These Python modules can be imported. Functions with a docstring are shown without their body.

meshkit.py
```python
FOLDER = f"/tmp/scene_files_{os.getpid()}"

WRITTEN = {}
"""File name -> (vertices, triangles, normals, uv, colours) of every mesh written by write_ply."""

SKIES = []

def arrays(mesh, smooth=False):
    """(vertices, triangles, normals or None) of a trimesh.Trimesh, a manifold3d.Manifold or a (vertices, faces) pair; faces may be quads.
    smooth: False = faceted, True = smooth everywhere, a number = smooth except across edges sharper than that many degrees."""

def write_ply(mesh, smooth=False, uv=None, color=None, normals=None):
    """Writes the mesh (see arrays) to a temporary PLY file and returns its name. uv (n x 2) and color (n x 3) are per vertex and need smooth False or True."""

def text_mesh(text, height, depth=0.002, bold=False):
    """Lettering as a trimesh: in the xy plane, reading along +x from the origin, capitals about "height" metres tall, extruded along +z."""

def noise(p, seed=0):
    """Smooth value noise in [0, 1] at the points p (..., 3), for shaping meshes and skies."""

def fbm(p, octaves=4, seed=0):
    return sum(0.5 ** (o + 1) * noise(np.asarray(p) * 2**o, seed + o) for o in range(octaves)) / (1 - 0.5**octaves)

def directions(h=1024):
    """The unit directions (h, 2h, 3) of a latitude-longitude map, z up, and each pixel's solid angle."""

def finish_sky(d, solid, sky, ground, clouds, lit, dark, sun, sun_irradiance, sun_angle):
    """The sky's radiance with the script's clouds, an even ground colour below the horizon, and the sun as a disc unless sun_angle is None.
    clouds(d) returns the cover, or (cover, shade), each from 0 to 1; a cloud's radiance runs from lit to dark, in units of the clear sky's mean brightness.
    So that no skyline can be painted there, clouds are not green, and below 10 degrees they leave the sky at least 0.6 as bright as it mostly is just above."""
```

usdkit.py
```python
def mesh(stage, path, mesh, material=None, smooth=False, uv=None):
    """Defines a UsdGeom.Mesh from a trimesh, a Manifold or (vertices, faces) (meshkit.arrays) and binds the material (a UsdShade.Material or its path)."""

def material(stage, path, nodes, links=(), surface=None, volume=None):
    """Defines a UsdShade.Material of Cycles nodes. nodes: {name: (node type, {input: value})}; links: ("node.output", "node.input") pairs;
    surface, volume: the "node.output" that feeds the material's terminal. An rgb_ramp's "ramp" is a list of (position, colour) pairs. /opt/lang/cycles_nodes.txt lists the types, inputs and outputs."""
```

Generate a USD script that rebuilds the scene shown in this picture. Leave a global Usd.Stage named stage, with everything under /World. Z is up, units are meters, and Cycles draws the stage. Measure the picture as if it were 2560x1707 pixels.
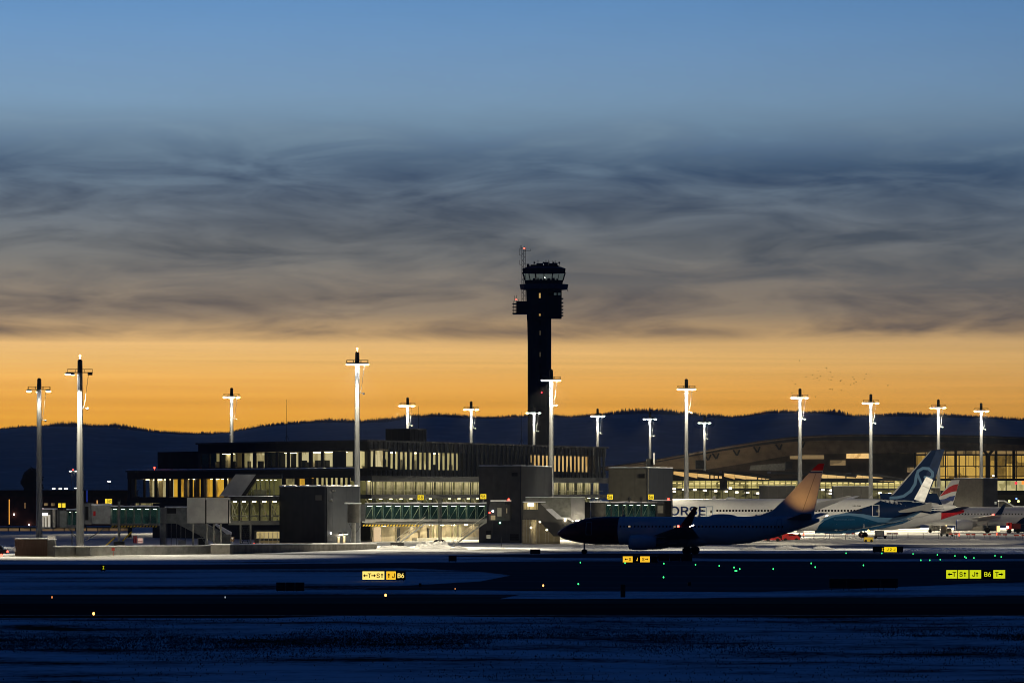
import math, random
import numpy as np, trimesh, usdkit, meshkit
from pxr import Usd, UsdGeom, UsdLux, UsdShade, Gf, Sdf, Vt
stage = Usd.Stage.CreateInMemory()
UsdGeom.SetStageUpAxis(stage, 'Z'); UsdGeom.SetStageMetersPerUnit(stage, 1)
UsdGeom.Xform.Define(stage, '/World')

# ---------------- camera, sky, sun, exposure ----------------
F, HY, CZ = 10560.0, 1236.0, 8.5          # focal length in photograph pixels, horizon row, eye height
cam = UsdGeom.Camera.Define(stage, '/World/camera')
cam.AddTranslateOp().Set((0, 0, CZ)); cam.AddRotateXOp().Set(90)
cam.GetHorizontalApertureAttr().Set(36); cam.GetVerticalApertureAttr().Set(24)
cam.GetFocalLengthAttr().Set(36 * F / 2560)
cam.GetVerticalApertureOffsetAttr().Set(36 * (HY - 853.5) / 2560)
cam.GetClippingRangeAttr().Set(Gf.Vec2f(1, 60000))
cam.GetExposureAttr().Set(0.0)

SUN_EL, SUN_AZ = math.radians(-3.0), math.radians(-18.0)   # the sun is just down behind the hills
CLEAR = [(0.0079, (24.886, 21.356, 6.499)), (0.1225, (25.318, 18.394, 4.118)), (0.1456, (25.706, 17.923, 5.867)), (0.1623, (25.85, 18.702, 9.252)), (0.1783, (24.423, 19.474, 13.621)), (0.1887, (22.43, 18.438, 15.308)), (0.1946, (20.157, 16.725, 15.029)), (0.207, (10.01, 9.668, 12.644)), (0.2237, (8.062, 8.299, 11.759)), (0.235, (6.628, 7.595, 11.777)), (0.2559, (5.384, 7.22, 12.961)), (0.2753, (4.726, 7.625, 14.716)), (0.2935, (6.463, 10.3, 18.32)), (0.3038, (6.837, 11.44, 21.177)), (0.3187, (6.318, 11.398, 22.422)), (0.3298, (5.659, 11.127, 22.843)), (0.3421, (4.84, 10.562, 22.742)), (0.4, (1.261, 5.203, 14.463)), (0.469, (0.242, 2.319, 7.674)), (0.5916, (0.057, 1.876, 6.542)), (0.7746, (0.023, 2.019, 6.916)), (1.0, (0.029, 2.118, 7.083))]
CLOUD = [(0.0079, (3.678, 4.737, 16.701)), (0.1946, (4.352, 4.198, 6.651)), (0.2019, (4.917, 4.719, 7.138)), (0.207, (4.396, 4.438, 7.089)), (0.2143, (3.018, 3.285, 5.806)), (0.2226, (4.489, 5.064, 8.351)), (0.235, (2.984, 3.768, 6.866)), (0.2436, (2.548, 3.316, 6.074)), (0.2599, (2.186, 3.139, 6.397)), (0.2753, (1.542, 2.632, 6.395)), (0.2846, (1.716, 3.237, 7.775)), (0.2917, (2.667, 4.913, 11.418)), (0.3004, (4.804, 8.638, 16.754)), (0.3072, (5.715, 10.374, 20.187)), (0.3421, (4.84, 10.562, 22.742)), (0.4, (1.261, 5.203, 14.463)), (0.469, (0.242, 2.319, 7.674)), (0.5916, (0.057, 1.876, 6.542)), (0.7746, (0.023, 2.019, 6.916)), (1.0, (0.029, 2.118, 7.083))]
AWAY = (0.03, 2.2, 8.6)                 # away from the glow the sky is an even deep blue
sky_mat = usdkit.material(stage, '/World/Looks/sky', {
    "tc": ("texture_coordinate", {}), "sep": ("separate_xyz", {}),
    "off": ("vector_math", {"math_type": "add", "vector2": (0, 0, 0.04)}), "nrm": ("vector_math", {"math_type": "normalize"}),
    "s": ("sky_texture", {"sky_type": "single_scattering", "sun_disc": False, "sun_elevation": SUN_EL, "sun_rotation": SUN_AZ}),
    "map": ("mapping", {"scale": (26, 26, 130)}), "n1": ("noise_texture", {"scale": 1.0, "detail": 6.0, "roughness": 0.56, "distortion": 0.55}),
    "map2": ("mapping", {"scale": (6, 6, 430)}), "n2": ("noise_texture", {"scale": 1.0, "detail": 4.0, "roughness": 0.6, "distortion": 0.5}),
    "map3": ("mapping", {"scale": (5, 5, 50), "location": (3, 1, 7), "rotation": (0.0, 0.035, 0)}), "n3": ("noise_texture", {"scale": 1.0, "detail": 3.0, "distortion": 0.2}),
    "c1": ("math", {"math_type": "subtract", "value2": 0.5}), "c2": ("math", {"math_type": "subtract", "value2": 0.5}), "c3": ("math", {"math_type": "subtract", "value2": 0.5}),
    "amp": ("math", {"math_type": "multiply_add", "value2": 0.34, "value3": -0.0120}), "ampc": ("clamp", {"min": 0.0013, "max": 0.05}),
    "w1": ("math", {"math_type": "multiply"}), "w1b": ("math", {"math_type": "multiply_add", "value2": 0.8}),
    "zw": ("math", {"math_type": "add"}), "zmax": ("math", {"math_type": "maximum", "value2": 0.0}), "sq": ("math", {"math_type": "sqrt"}),
    "zmx2": ("math", {"math_type": "maximum", "value2": 0.0}), "sq2": ("math", {"math_type": "sqrt"}),
    "clear": ("rgb_ramp", {"ramp": CLEAR}), "cloud": ("rgb_ramp", {"ramp": CLOUD}),
    "lo": ("map_range", {"from_min": 0.0352, "from_max": 0.0392, "clamp": True, "range_type": "smoothstep"}),
    "hi": ("map_range", {"from_min": 0.070, "from_max": 0.108, "to_min": 1.0, "to_max": 0.0, "clamp": True, "range_type": "smoothstep"}),
    "win": ("math", {"math_type": "multiply"}),
    "cov": ("math", {"math_type": "multiply_add", "value2": 2.8, "value3": 0.16}), "covs": ("math", {"math_type": "multiply_add", "value2": 1.0}),
    "covc": ("clamp", {"min": 0.25, "max": 1.15}),
    "mask": ("math", {"math_type": "multiply"}),
    "gain": ("mix_color", {"blend_type": "mix", "use_clamp_result": False}),
    "away": ("color", {"value": AWAY}), "flat": ("vector_math", {"math_type": "multiply", "vector2": (1, 1, 0)}), "flatn": ("vector_math", {"math_type": "normalize"}),
    "dot": ("vector_math", {"math_type": "dot_product", "vector2": (math.sin(SUN_AZ), math.cos(SUN_AZ), 0)}),
    "side": ("map_range", {"from_min": 0.66, "from_max": 0.995, "clamp": True, "range_type": "smoothstep"}),
    "gain2": ("mix_color", {"blend_type": "mix", "use_clamp_result": False}),
    "streak": ("map_range", {"from_min": 0.3, "from_max": 0.7, "to_min": 0.9, "to_max": 1.08}),
    "soft": ("map_range", {"from_min": 0.3, "from_max": 0.7, "to_min": 0.985, "to_max": 1.015}), "stk": ("mix_float", {}),
    "mul": ("vector_math", {"math_type": "multiply"}), "mul2": ("vector_math", {"math_type": "scale"}),
    "b": ("background_shader", {"strength": 0.1})},
    [("tc.generated", "sep.vector"), ("tc.generated", "off.vector1"), ("off.vector", "nrm.vector1"), ("nrm.vector", "s.vector"),
     ("tc.generated", "map.vector"), ("map.vector", "n1.vector"), ("tc.generated", "map2.vector"), ("map2.vector", "n2.vector"), ("tc.generated", "map3.vector"), ("map3.vector", "n3.vector"),
     ("n1.fac", "c1.value1"), ("n2.fac", "c2.value1"), ("n3.fac", "c3.value1"), ("sep.z", "amp.value1"), ("amp.value", "ampc.value"),
     ("c3.value", "w1b.value1"), ("c1.value", "w1b.value3"), ("ampc.result", "w1.value1"), ("w1b.value", "w1.value2"),
     ("sep.z", "zw.value1"), ("w1.value", "zw.value2"), ("zw.value", "zmax.value1"), ("zmax.value", "sq.value1"), ("sep.z", "zmx2.value1"), ("zmx2.value", "sq2.value1"),
     ("sq2.value", "clear.fac"), ("sq.value", "cloud.fac"), ("zw.value", "lo.value"), ("zw.value", "hi.value"), ("lo.result", "win.value1"), ("hi.result", "win.value2"),
     ("c1.value", "cov.value1"), ("n3.fac", "covs.value1"), ("cov.value", "covs.value3"), ("covs.value", "covc.value"),
     ("win.value", "mask.value1"), ("covc.result", "mask.value2"),
     ("mask.value", "gain.fac"), ("clear.color", "gain.a"), ("cloud.color", "gain.b"), ("n2.fac", "streak.value"),
     ("s.color", "mul.vector1"), ("tc.generated", "flat.vector1"), ("flat.vector", "flatn.vector1"), ("flatn.vector", "dot.vector1"), ("dot.value", "side.value"), ("side.result", "gain2.fac"), ("away.color", "gain2.a"), ("gain.result", "gain2.b"), ("gain2.result", "mul.vector2"), ("mul.vector", "mul2.vector1"), ("n1.fac", "soft.value"), ("lo.result", "stk.fac"), ("streak.result", "stk.a"), ("soft.result", "stk.b"), ("stk.result", "mul2.scale"), ("mul2.vector", "b.color")], surface="b.background")
dome = UsdLux.DomeLight.Define(stage, '/World/sky')
UsdShade.MaterialBindingAPI.Apply(dome.GetPrim()).Bind(sky_mat)
dome.GetPrim().SetCustomDataByKey('kind', 'structure')
sun = UsdLux.DistantLight.Define(stage, '/World/afterglow')     # what is left of the sun's light, from the glow over the hills
sun.CreateNormalizeAttr(True); sun.CreateIntensityAttr(0.004); sun.CreateAngleAttr(12.0); sun.CreateColorAttr(Gf.Vec3f(1.0, 0.62, 0.3))
sun.AddRotateZOp().Set(-math.degrees(SUN_AZ)); sun.AddRotateXOp().Set(-88.0)

# ---------------- helpers ----------------
LOOKS = {}
def mat(name, color, rough=0.6, metal=0.0, var=0.25, scale=1.5, spec=0.12, bump=0.0, stretch=None, emit=None, es=0.0):
    """A surface whose colour and gloss wander a little, as weather and dirt make them."""
    if name in LOOKS: return LOOKS[name]
    d = [c * (1 - var) for c in color]; b = [min(1, c * (1 + var)) for c in color]
    n = {"tc": ("geometry", {}), "n": ("noise_texture", {"scale": scale, "detail": 5.0, "roughness": 0.6}),
         "r": ("rgb_ramp", {"ramp": [(0.3, d), (0.7, b)]}), "p": ("principled_bsdf", {"roughness": rough, "metallic": metal, "specular_ior_level": spec})}
    l = [("n.fac", "r.fac"), ("r.color", "p.base_color")]
    if stretch:
        n["m"] = ("mapping", {"scale": stretch}); l += [("tc.position", "m.vector"), ("m.vector", "n.vector")]
    else: l += [("tc.position", "n.vector")]
    if bump:
        n["bp"] = ("bump", {"strength": bump, "distance": 0.05}); l += [("n.fac", "bp.height"), ("bp.normal", "p.normal")]
    if emit: n["p"][1].update({"emission_color": emit, "emission_strength": es})
    LOOKS[name] = usdkit.material(stage, '/World/Looks/' + name, n, l, surface="p.BSDF")
    return LOOKS[name]
def glow(name, color, strength):
    if name not in LOOKS:
        LOOKS[name] = usdkit.material(stage, '/World/Looks/' + name, {"e": ("emission", {"color": color, "strength": strength})}, [], surface="e.emission")
    return LOOKS[name]

NAMES = {}
def free(parent, name):
    k = (parent, name); n = NAMES.get(k, 0); NAMES[k] = n + 1
    return f"{parent}/{name}" + (f"_{n:03d}" if n else "")
def tag(p, label=None, cat=None, group=None, kind=None):
    p = p.GetPrim() if hasattr(p, 'GetPrim') else p
    for k, v in (('label', label), ('category', cat), ('group', group), ('kind', kind)):
        if v: p.SetCustomDataByKey(k, v)
    return p
class Thing:
    def __init__(s, name, label=None, cat=None, loc=(0, 0, 0), rz=0.0, group=None, kind=None, scale=None):
        s.path = free('/World', name); s.o = np.array(loc, float); s.x = UsdGeom.Xform.Define(stage, s.path)
        s.rz = rz
        s.x.AddTranslateOp().Set(tuple(map(float, loc)))
        if rz: s.x.AddRotateZOp().Set(math.degrees(rz))
        tag(s.x, label, cat, group, kind)
def part(t, name, mesh, m, label=None, smooth=False, kind=None, local=False):
    """mesh is in world space unless local (or the thing is turned)."""
    parent = t.path if isinstance(t, Thing) else (t if isinstance(t, str) else str(t.GetPath()))
    mesh = mesh.get() if isinstance(mesh, MB) else mesh
    v, f = np.array(mesh.vertices), np.array(mesh.faces)
    if isinstance(t, Thing): base = t
    else: base = THING['/'.join(parent.split('/')[:3])]
    if not local: v = v - base.o
    g = usdkit.mesh(stage, free(parent, name), trimesh.Trimesh(v, f, process=False), m, smooth)
    tag(g, label, kind=kind)
    return g.GetPrim()
THING = {}
def thing(*a, **k):
    t = Thing(*a, **k); THING[t.path] = t; return t
def single(name, mesh, m, label=None, cat=None, group=None, kind=None, smooth=False, origin=None):
    mesh = mesh.get() if isinstance(mesh, MB) else mesh
    v = np.array(mesh.vertices)
    if kind == 'structure' or len(v) > 200000: o = np.zeros(3)
    else: o = np.array([(v[:, 0].min() + v[:, 0].max()) / 2, (v[:, 1].min() + v[:, 1].max()) / 2, v[:, 2].min()])
    g = usdkit.mesh(stage, free('/World', name), trimesh.Trimesh(v - o, mesh.faces, process=False), m, smooth)
    if o.any(): g.AddTranslateOp().Set(tuple(map(float, o)))
    return tag(g, label, cat, group, kind)
def copy_of(t, loc, rz=0.0, label=None, group=None):
    base = t.path.split('/')[-1]
    base = base[:-4] if base[-4:-3] == '_' and base[-3:].isdigit() else base
    p = free('/World', base); x = UsdGeom.Xform.Define(stage, p)
    src = UsdGeom.Xform(stage.GetPrimAtPath(t.path))
    x.GetPrim().GetReferences().AddInternalReference(t.path)
    x.ClearXformOpOrder()
    x.AddTranslateOp().Set(tuple(map(float, loc)))
    if rz or t.rz: x.AddRotateZOp().Set(math.degrees(rz))
    cd = stage.GetPrimAtPath(t.path).GetCustomData()
    tag(x, label or cd.get('label'), cd.get('category'), group or cd.get('group'))
    x.GetPrim().SetInstanceable(True)
    return x

class MB:
    """Collects pieces into one mesh."""
    def __init__(s): s.v, s.f, s.n = [], [], 0
    def add(s, v, f):
        v = np.asarray(v, float); f = np.asarray(f, int)
        if f.shape[1] == 4: f = np.vstack([f[:, [0, 1, 2]], f[:, [0, 2, 3]]])
        s.v.append(v); s.f.append(f + s.n); s.n += len(v); return s
    def mesh(s, m): return s.add(m.vertices, m.faces)
    def hexa(s, p):
        """8 corners: bottom ring 0-3 counter-clockwise seen from above, then top ring 4-7."""
        return s.add(p, [[3, 2, 1, 0], [4, 5, 6, 7], [0, 1, 5, 4], [1, 2, 6, 5], [2, 3, 7, 6], [3, 0, 4, 7]])
    def box(s, c, d, rz=0.0):
        x, y, z = np.array(d) / 2; ca, sa = math.cos(rz), math.sin(rz)
        p = np.array([[a * x, b * y, e * z] for e in (-1, 1) for a, b in ((-1, -1), (1, -1), (1, 1), (-1, 1))])
        p = np.stack([p[:, 0] * ca - p[:, 1] * sa, p[:, 0] * sa + p[:, 1] * ca, p[:, 2]], 1) + np.asarray(c, float)
        return s.hexa(p)
    def bar(s, a, b, w, h=None):
        """A square bar from a to b."""
        a, b = np.asarray(a, float), np.asarray(b, float); h = h or w
        t = (b - a) / (np.linalg.norm(b - a) + 1e-9); up = np.array([0, 0, 1.0]) if abs(t[2]) < 0.95 else np.array([0, 1.0, 0])
        r = np.cross(t, up); r /= np.linalg.norm(r); q = np.cross(r, t)
        ring = [(-1, -1), (1, -1), (1, 1), (-1, 1)]
        p = [a + r * i * w / 2 + q * j * h / 2 for i, j in ring] + [b + r * i * w / 2 + q * j * h / 2 for i, j in ring]
        return s.hexa(np.array(p)[[3, 2, 1, 0, 7, 6, 5, 4]])
    def cyl(s, a, b, r0, r1=None, n=10):
        a, b = np.asarray(a, float), np.asarray(b, float); r1 = r0 if r1 is None else r1
        t = (b - a) / (np.linalg.norm(b - a) + 1e-9); up = np.array([0, 0, 1.0]) if abs(t[2]) < 0.95 else np.array([0, 1.0, 0])
        x = np.cross(t, up); x /= np.linalg.norm(x); y = np.cross(t, x)
        an = np.arange(n) * 2 * np.pi / n
        ring = np.cos(an)[:, None] * x + np.sin(an)[:, None] * y
        v = np.vstack([a + ring * r0, b + ring * r1, [a, b]]); i = np.arange(n); j = (i + 1) % n
        f = np.vstack([np.stack([i, j, j + n], 1), np.stack([i, j + n, i + n], 1), np.stack([j, i, i * 0 + 2 * n], 1), np.stack([i + n, j + n, i * 0 + 2 * n + 1], 1)])
        return s.add(v, f[:, ::-1])
    def ball(s, c, r, sub=1):
        m = trimesh.creation.icosphere(sub); return s.add(m.vertices * np.asarray(r, float) + np.asarray(c, float), m.faces)
    def quad(s, a, b, c, d): return s.add([a, b, c, d], [[0, 1, 2, 3]])
    def prism(s, poly, z0, z1):
        """A vertical prism over a plan polygon (convex or not), given counter-clockwise."""
        poly = np.asarray(poly, float); n = len(poly)
        import shapely.geometry as sg
        v2, f2 = trimesh.creation.triangulate_polygon(sg.Polygon(poly), engine='earcut')
        m = len(v2)
        lo = np.column_stack([v2, np.full(m, z0)]); hi = np.column_stack([v2, np.full(m, z1)])
        s.add(lo, f2[:, ::-1]); s.add(hi, f2)
        i = np.arange(n); j = (i + 1) % n
        v = np.vstack([np.column_stack([poly, np.full(n, z0)]), np.column_stack([poly, np.full(n, z1)])])
        return s.add(v, np.stack([i, j, j + n, i + n], 1))
    def get(s): return trimesh.Trimesh(np.vstack(s.v), np.vstack(s.f), process=False)
def P(px, py, Y): return np.array([(px - 1280) * Y / F, Y, CZ + (HY - py) * Y / F])
def X(px, Y): return (px - 1280) * Y / F
def Z(py, Y): return CZ + (HY - py) * Y / F
def YG(py): return CZ * F / (py - HY)
class Wall:
    """A vertical plane between two places on the ground, with boxes laid out along it."""
    def __init__(s, pl, yl, pr, yr):
        s.A = np.array([X(pl, yl), yl]); s.B = np.array([X(pr, yr), yr]); d = s.B - s.A
        s.L = np.linalg.norm(d); s.u = d / s.L; s.n = np.array([s.u[1], -s.u[0]])
    def t(s, px):
        k = (px - 1280) / F; return (k * s.A[1] - s.A[0]) / (s.u[0] - k * s.u[1])
    def y(s, px): return s.A[1] + s.t(px) * s.u[1]
    def z(s, px, py): return Z(py, s.y(px))
    def p(s, t, d, z): q = s.A + s.u * t + s.n * d; return np.array([q[0], q[1], z])
    def boxt(s, mb, t0, t1, z0, z1, d0, d1):
        """d is outwards, towards the viewer's side."""
        c = [(t0, d1), (t1, d1), (t1, d0), (t0, d0)]
        return mb.hexa([s.p(t, d, z0) for t, d in c] + [s.p(t, d, z1) for t, d in c])
    def box(s, mb, px0, px1, py0, py1, d0, d1):
        m = (px0 + px1) / 2; return s.boxt(mb, s.t(px0), s.t(px1), s.z(m, py1), s.z(m, py0), d0, d1)
    def bar(s, mb, px0, py0, px1, py1, w, d): return mb.bar(s.p(s.t(px0), d, s.z(px0, py0)), s.p(s.t(px1), d, s.z(px1, py1)), w)

# ---------------- ground ----------------
def snow_look(name, patch, tint=(0.8, 0.82, 0.85), dark=(0.05, 0.05, 0.035), sc=0.05):
    """Snow with the grass and dirt under it coming through in patches."""
    return usdkit.material(stage, '/World/Looks/' + name, {
        "g": ("geometry", {}), "m": ("mapping", {"scale": (sc * 0.55, sc, sc)}), "n": ("noise_texture", {"scale": 1.0, "detail": 7.0, "roughness": 0.62}),
        "n2": ("noise_texture", {"scale": 1.3, "detail": 5.0, "roughness": 0.7}), "a": ("math", {"math_type": "multiply_add", "value2": 0.42}),
        "r": ("rgb_ramp", {"ramp": [(0.0, dark), (patch, dark), (patch + 0.1, [0.6 * t for t in tint]), (patch + 0.22, tint), (1, tint)]}),
        "b": ("bump", {"strength": 0.5, "distance": 0.25}), "p": ("principled_bsdf", {"roughness": 0.75, "specular_ior_level": 0.0})},
        [("g.position", "m.vector"), ("m.vector", "n.vector"), ("g.position", "n2.vector"), ("n2.fac", "a.value1"), ("n.fac", "a.value3"), ("a.value", "r.fac"), ("r.color", "p.base_color"), ("n2.fac", "b.height"), ("b.normal", "p.normal")], surface="p.BSDF")
SNOW = snow_look('field_snow', 0.55)
SNOW_NEAR = snow_look('verge_snow', 0.57, sc=0.11)
APRON = snow_look('apron_snow', 0.42, tint=(0.62, 0.61, 0.58), dark=(0.12, 0.115, 0.1), sc=0.12)
def asphalt(name, c, frost):
    return usdkit.material(stage, '/World/Looks/' + name, {
        "g": ("geometry", {}), "m": ("mapping", {"scale": (0.02, 0.12, 0.1)}), "n": ("noise_texture", {"scale": 1.0, "detail": 7.0, "roughness": 0.6}),
        "r": ("rgb_ramp", {"ramp": [(0.0, c), (0.5, c), (0.75, [x + frost for x in c]), (1, [x + 2 * frost for x in c])]}), "p": ("principled_bsdf", {"roughness": 0.9, "specular_ior_level": 0.0})},
        [("g.position", "m.vector"), ("m.vector", "n.vector"), ("n.fac", "r.fac"), ("r.color", "p.base_color")], surface="p.BSDF")
ASPH = asphalt('runway_asphalt', (0.03, 0.032, 0.032), 0.02)
ASPH2 = asphalt('taxiway_asphalt', (0.075, 0.085, 0.085), 0.07)
GRASS = mat('winter_grass', (0.05, 0.055, 0.03), 0.9, var=0.5, scale=0.4, spec=0.1)

def ragged(poly, amp=2.2, step=.5):
    """The outline with its edges broken up, as snow lies along a pavement."""
    out = []; poly = [np.array(q, float) for q in poly]
    for a, b in zip(poly, poly[1:] + poly[:1]):
        n = max(1, int(np.linalg.norm(b - a) / step)) if abs(b[0] - a[0]) > 5 and min(abs(a[0]), abs(b[0])) < 390 else 1
        n = min(n, 900)
        for k in range(n):
            q = a + (b - a) * k / n; s_ = np.array([q[0] * .16, q[1] * .02, 1.7]); s2 = np.array([q[0] * .9, q[1] * .02, 4.7])
            out.append((q[0], q[1] + (amp * (meshkit.fbm(s_, 3, 6) - .5) * 2 + amp * .35 * (meshkit.noise(s2, 2) - .5) if n > 1 else 0)))
    return out
def sheet(poly, z, step=None):
    import shapely.geometry as sg
    v, f = trimesh.creation.triangulate_polygon(sg.Polygon(poly), engine='earcut')
    return trimesh.Trimesh(np.column_stack([v, np.full(len(v), z)]), f, process=False)
def heightmap(x0, x1, y0, y1, nx, ny, fn):
    xs, ys = np.linspace(x0, x1, nx), np.linspace(y0, y1, ny); gx, gy = np.meshgrid(xs, ys)
    v = np.stack([gx, gy, fn(gx, gy)], -1).reshape(-1, 3); i, j = np.meshgrid(np.arange(ny - 1), np.arange(nx - 1), indexing='ij')
    a = (i * nx + j).ravel(); q = np.stack([a, a + 1, a + nx + 1, a + nx], 1)
    return trimesh.Trimesh(v, np.vstack([q[:, [0, 1, 2]], q[:, [0, 2, 3]]]), process=False)
single('ground', sheet([(-20000, -400), (20000, -400), (20000, 30000), (-20000, 30000)], -0.05), SNOW, kind='structure')
def und(amp, sc, seed):
    return lambda x, y: amp * (meshkit.fbm(np.stack([x * sc, y * sc, x * 0], -1), 4, seed) - 0.5) * 2
f1 = und(0.16, 0.09, 3)
single('snow_verge', heightmap(-60, 60, 120, 291, 160, 170, lambda x, y: np.where(y > 289, -0.02, 0.09 + f1(x, y))), SNOW_NEAR, kind='structure', smooth=True)
rt = np.random.default_rng(8)
def tufts(n, x0, x1, y0, y1, keep):
    """Dead grass standing through the snow: single blades."""
    x = rt.uniform(x0, x1, n * 4); y = np.where(rt.random(n * 4) < .8, rt.normal(243, 11, n * 4), rt.uniform(y0, y1, n * 4)); k = (meshkit.fbm(np.stack([x * .12, y * .05, x * 0], -1), 4, 12) + rt.normal(0, .1, n * 4) > keep) & (y > y0) & (y < y1); x, y = x[k][:n], y[k][:n]; n = len(x)
    h = rt.uniform(.03, .12, n); lx, ly = rt.normal(0, .5, n) * h, rt.normal(0, .5, n) * h; w = rt.uniform(.02, .05, n); z = .09 + f1(x, y)
    v = np.stack([np.stack([x - w, y, z - .03], 1), np.stack([x + w, y, z - .03], 1), np.stack([x + lx, y + ly, z + h], 1)], 1).reshape(-1, 3)
    return trimesh.Trimesh(v, np.arange(3 * n).reshape(-1, 3), process=False)
single('dead_grass', tufts(42000, -40, 40, 190, 288, .5), GRASS, 'dead grass blades standing through the snow of the near verge', 'grass', kind='stuff')
# the runway edge strip in the foreground, right across
single('runway', sheet(ragged([(-400, 293), (400, 293), (400, 330), (-400, 330)], .9), 0.004), ASPH, kind='structure')
single('grass_strip', sheet(ragged([(-400, 330.2), (400, 330.2), (400, 363), (-400, 357)], 2.5), 0.002), asphalt('grass_under_snow', (0.07, 0.085, 0.065), 0.1), kind='structure')
def curve(*pts): return [(X(px, YG(py)), YG(py)) for px, py in pts]
single('runway_edge_line', sheet([(-400, 297), (400, 297), (400, 298), (-400, 298)], 0.008), mat('worn_line_paint', (0.12, 0.12, 0.12), 0.8, var=0.5, scale=3), kind='structure')
# taxiway that swings in from the right, and its narrow arm to the left
single('taxiway', sheet(ragged(curve((-300, 1425), (600, 1421), (1000, 1419), (1180, 1425), (1280, 1437), (1200, 1452), (1000, 1464), (900, 1472), (1300, 1474), (1900, 1478), (2560, 1452), (2900, 1440), (2900, 1402), (2300, 1402), (1700, 1402.5), (1200, 1404), (600, 1410), (-300, 1411)), 3.2), 0.006), ASPH2, kind='structure')
single('taxi_lane', sheet(ragged(curve((1100, 1389), (1380, 1393), (2000, 1396), (2900, 1396), (2900, 1384), (2300, 1384), (1700, 1383), (1400, 1384)), 2.5), 0.006), ASPH2, kind='structure')
single('snow_island', sheet(ragged(curve((1250, 1497), (1900, 1493), (2900, 1488), (2900, 1475), (2250, 1479), (1700, 1484), (1300, 1486)), 4.5), 0.01), SNOW, kind='structure')
# lit apron between the taxiway and the piers
f2 = und(0.10, 0.12, 9)
single('apron', sheet([(-300, 700), (300, 700), (300, 2200), (-300, 2200)], 0.01), APRON, kind='structure')
# ---------------- hills ----------------
RIDGE = [(-26000, 990), (-21000, 950), (-16000, 985), (-12000, 940), (-8000, 970), (-5000, 945), (-2500, 975), (-600, 985), (-200, 990), (0, 985), (60, 978), (140, 975), (190, 977), (270, 977), (320, 985), (390, 992), (450, 995), (520, 995), (560, 985), (600, 978), (680, 970), (760, 966), (830, 968), (900, 965), (950, 955), (1000, 952), (1060, 957), (1130, 958), (1180, 954), (1240, 957), (1300, 956), (1370, 952), (1430, 947), (1500, 946), (1560, 950), (1620, 955), (1680, 958), (1720, 952), (1760, 945), (1830, 944), (1900, 947), (1960, 956), (2010, 954), (2060, 952), (2130, 956), (2200, 955), (2270, 958), (2352, 964), (2600, 975), (3000, 975), (4500, 950), (7000, 985), (10000, 945), (14000, 980), (19000, 950), (26000, 985)]
HILLY = 12000.0
rx = np.array([X(a * 1.0884, HILLY) for a, b in RIDGE]); rzv = np.array([Z(b * 1.0884 + 5, HILLY) for a, b in RIDGE])
def ridge_h(x): return np.interp(x, rx, rzv)
def hill_z(x, y):
    k = np.clip((y - 9000) / (HILLY - 9000), 0, 1); s = k * k * (3 - 2 * k)
    back = np.clip((y - HILLY) / 3000, 0, 1)
    n = meshkit.fbm(np.stack([x * 0.0016, y * 0.0016, x * 0], -1), 4, 5) - 0.5
    return ridge_h(x) * s * (1 - 0.8 * back) + n * 60 * s * (1 - s) * 2 - 1 * (1 - s)
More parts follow.
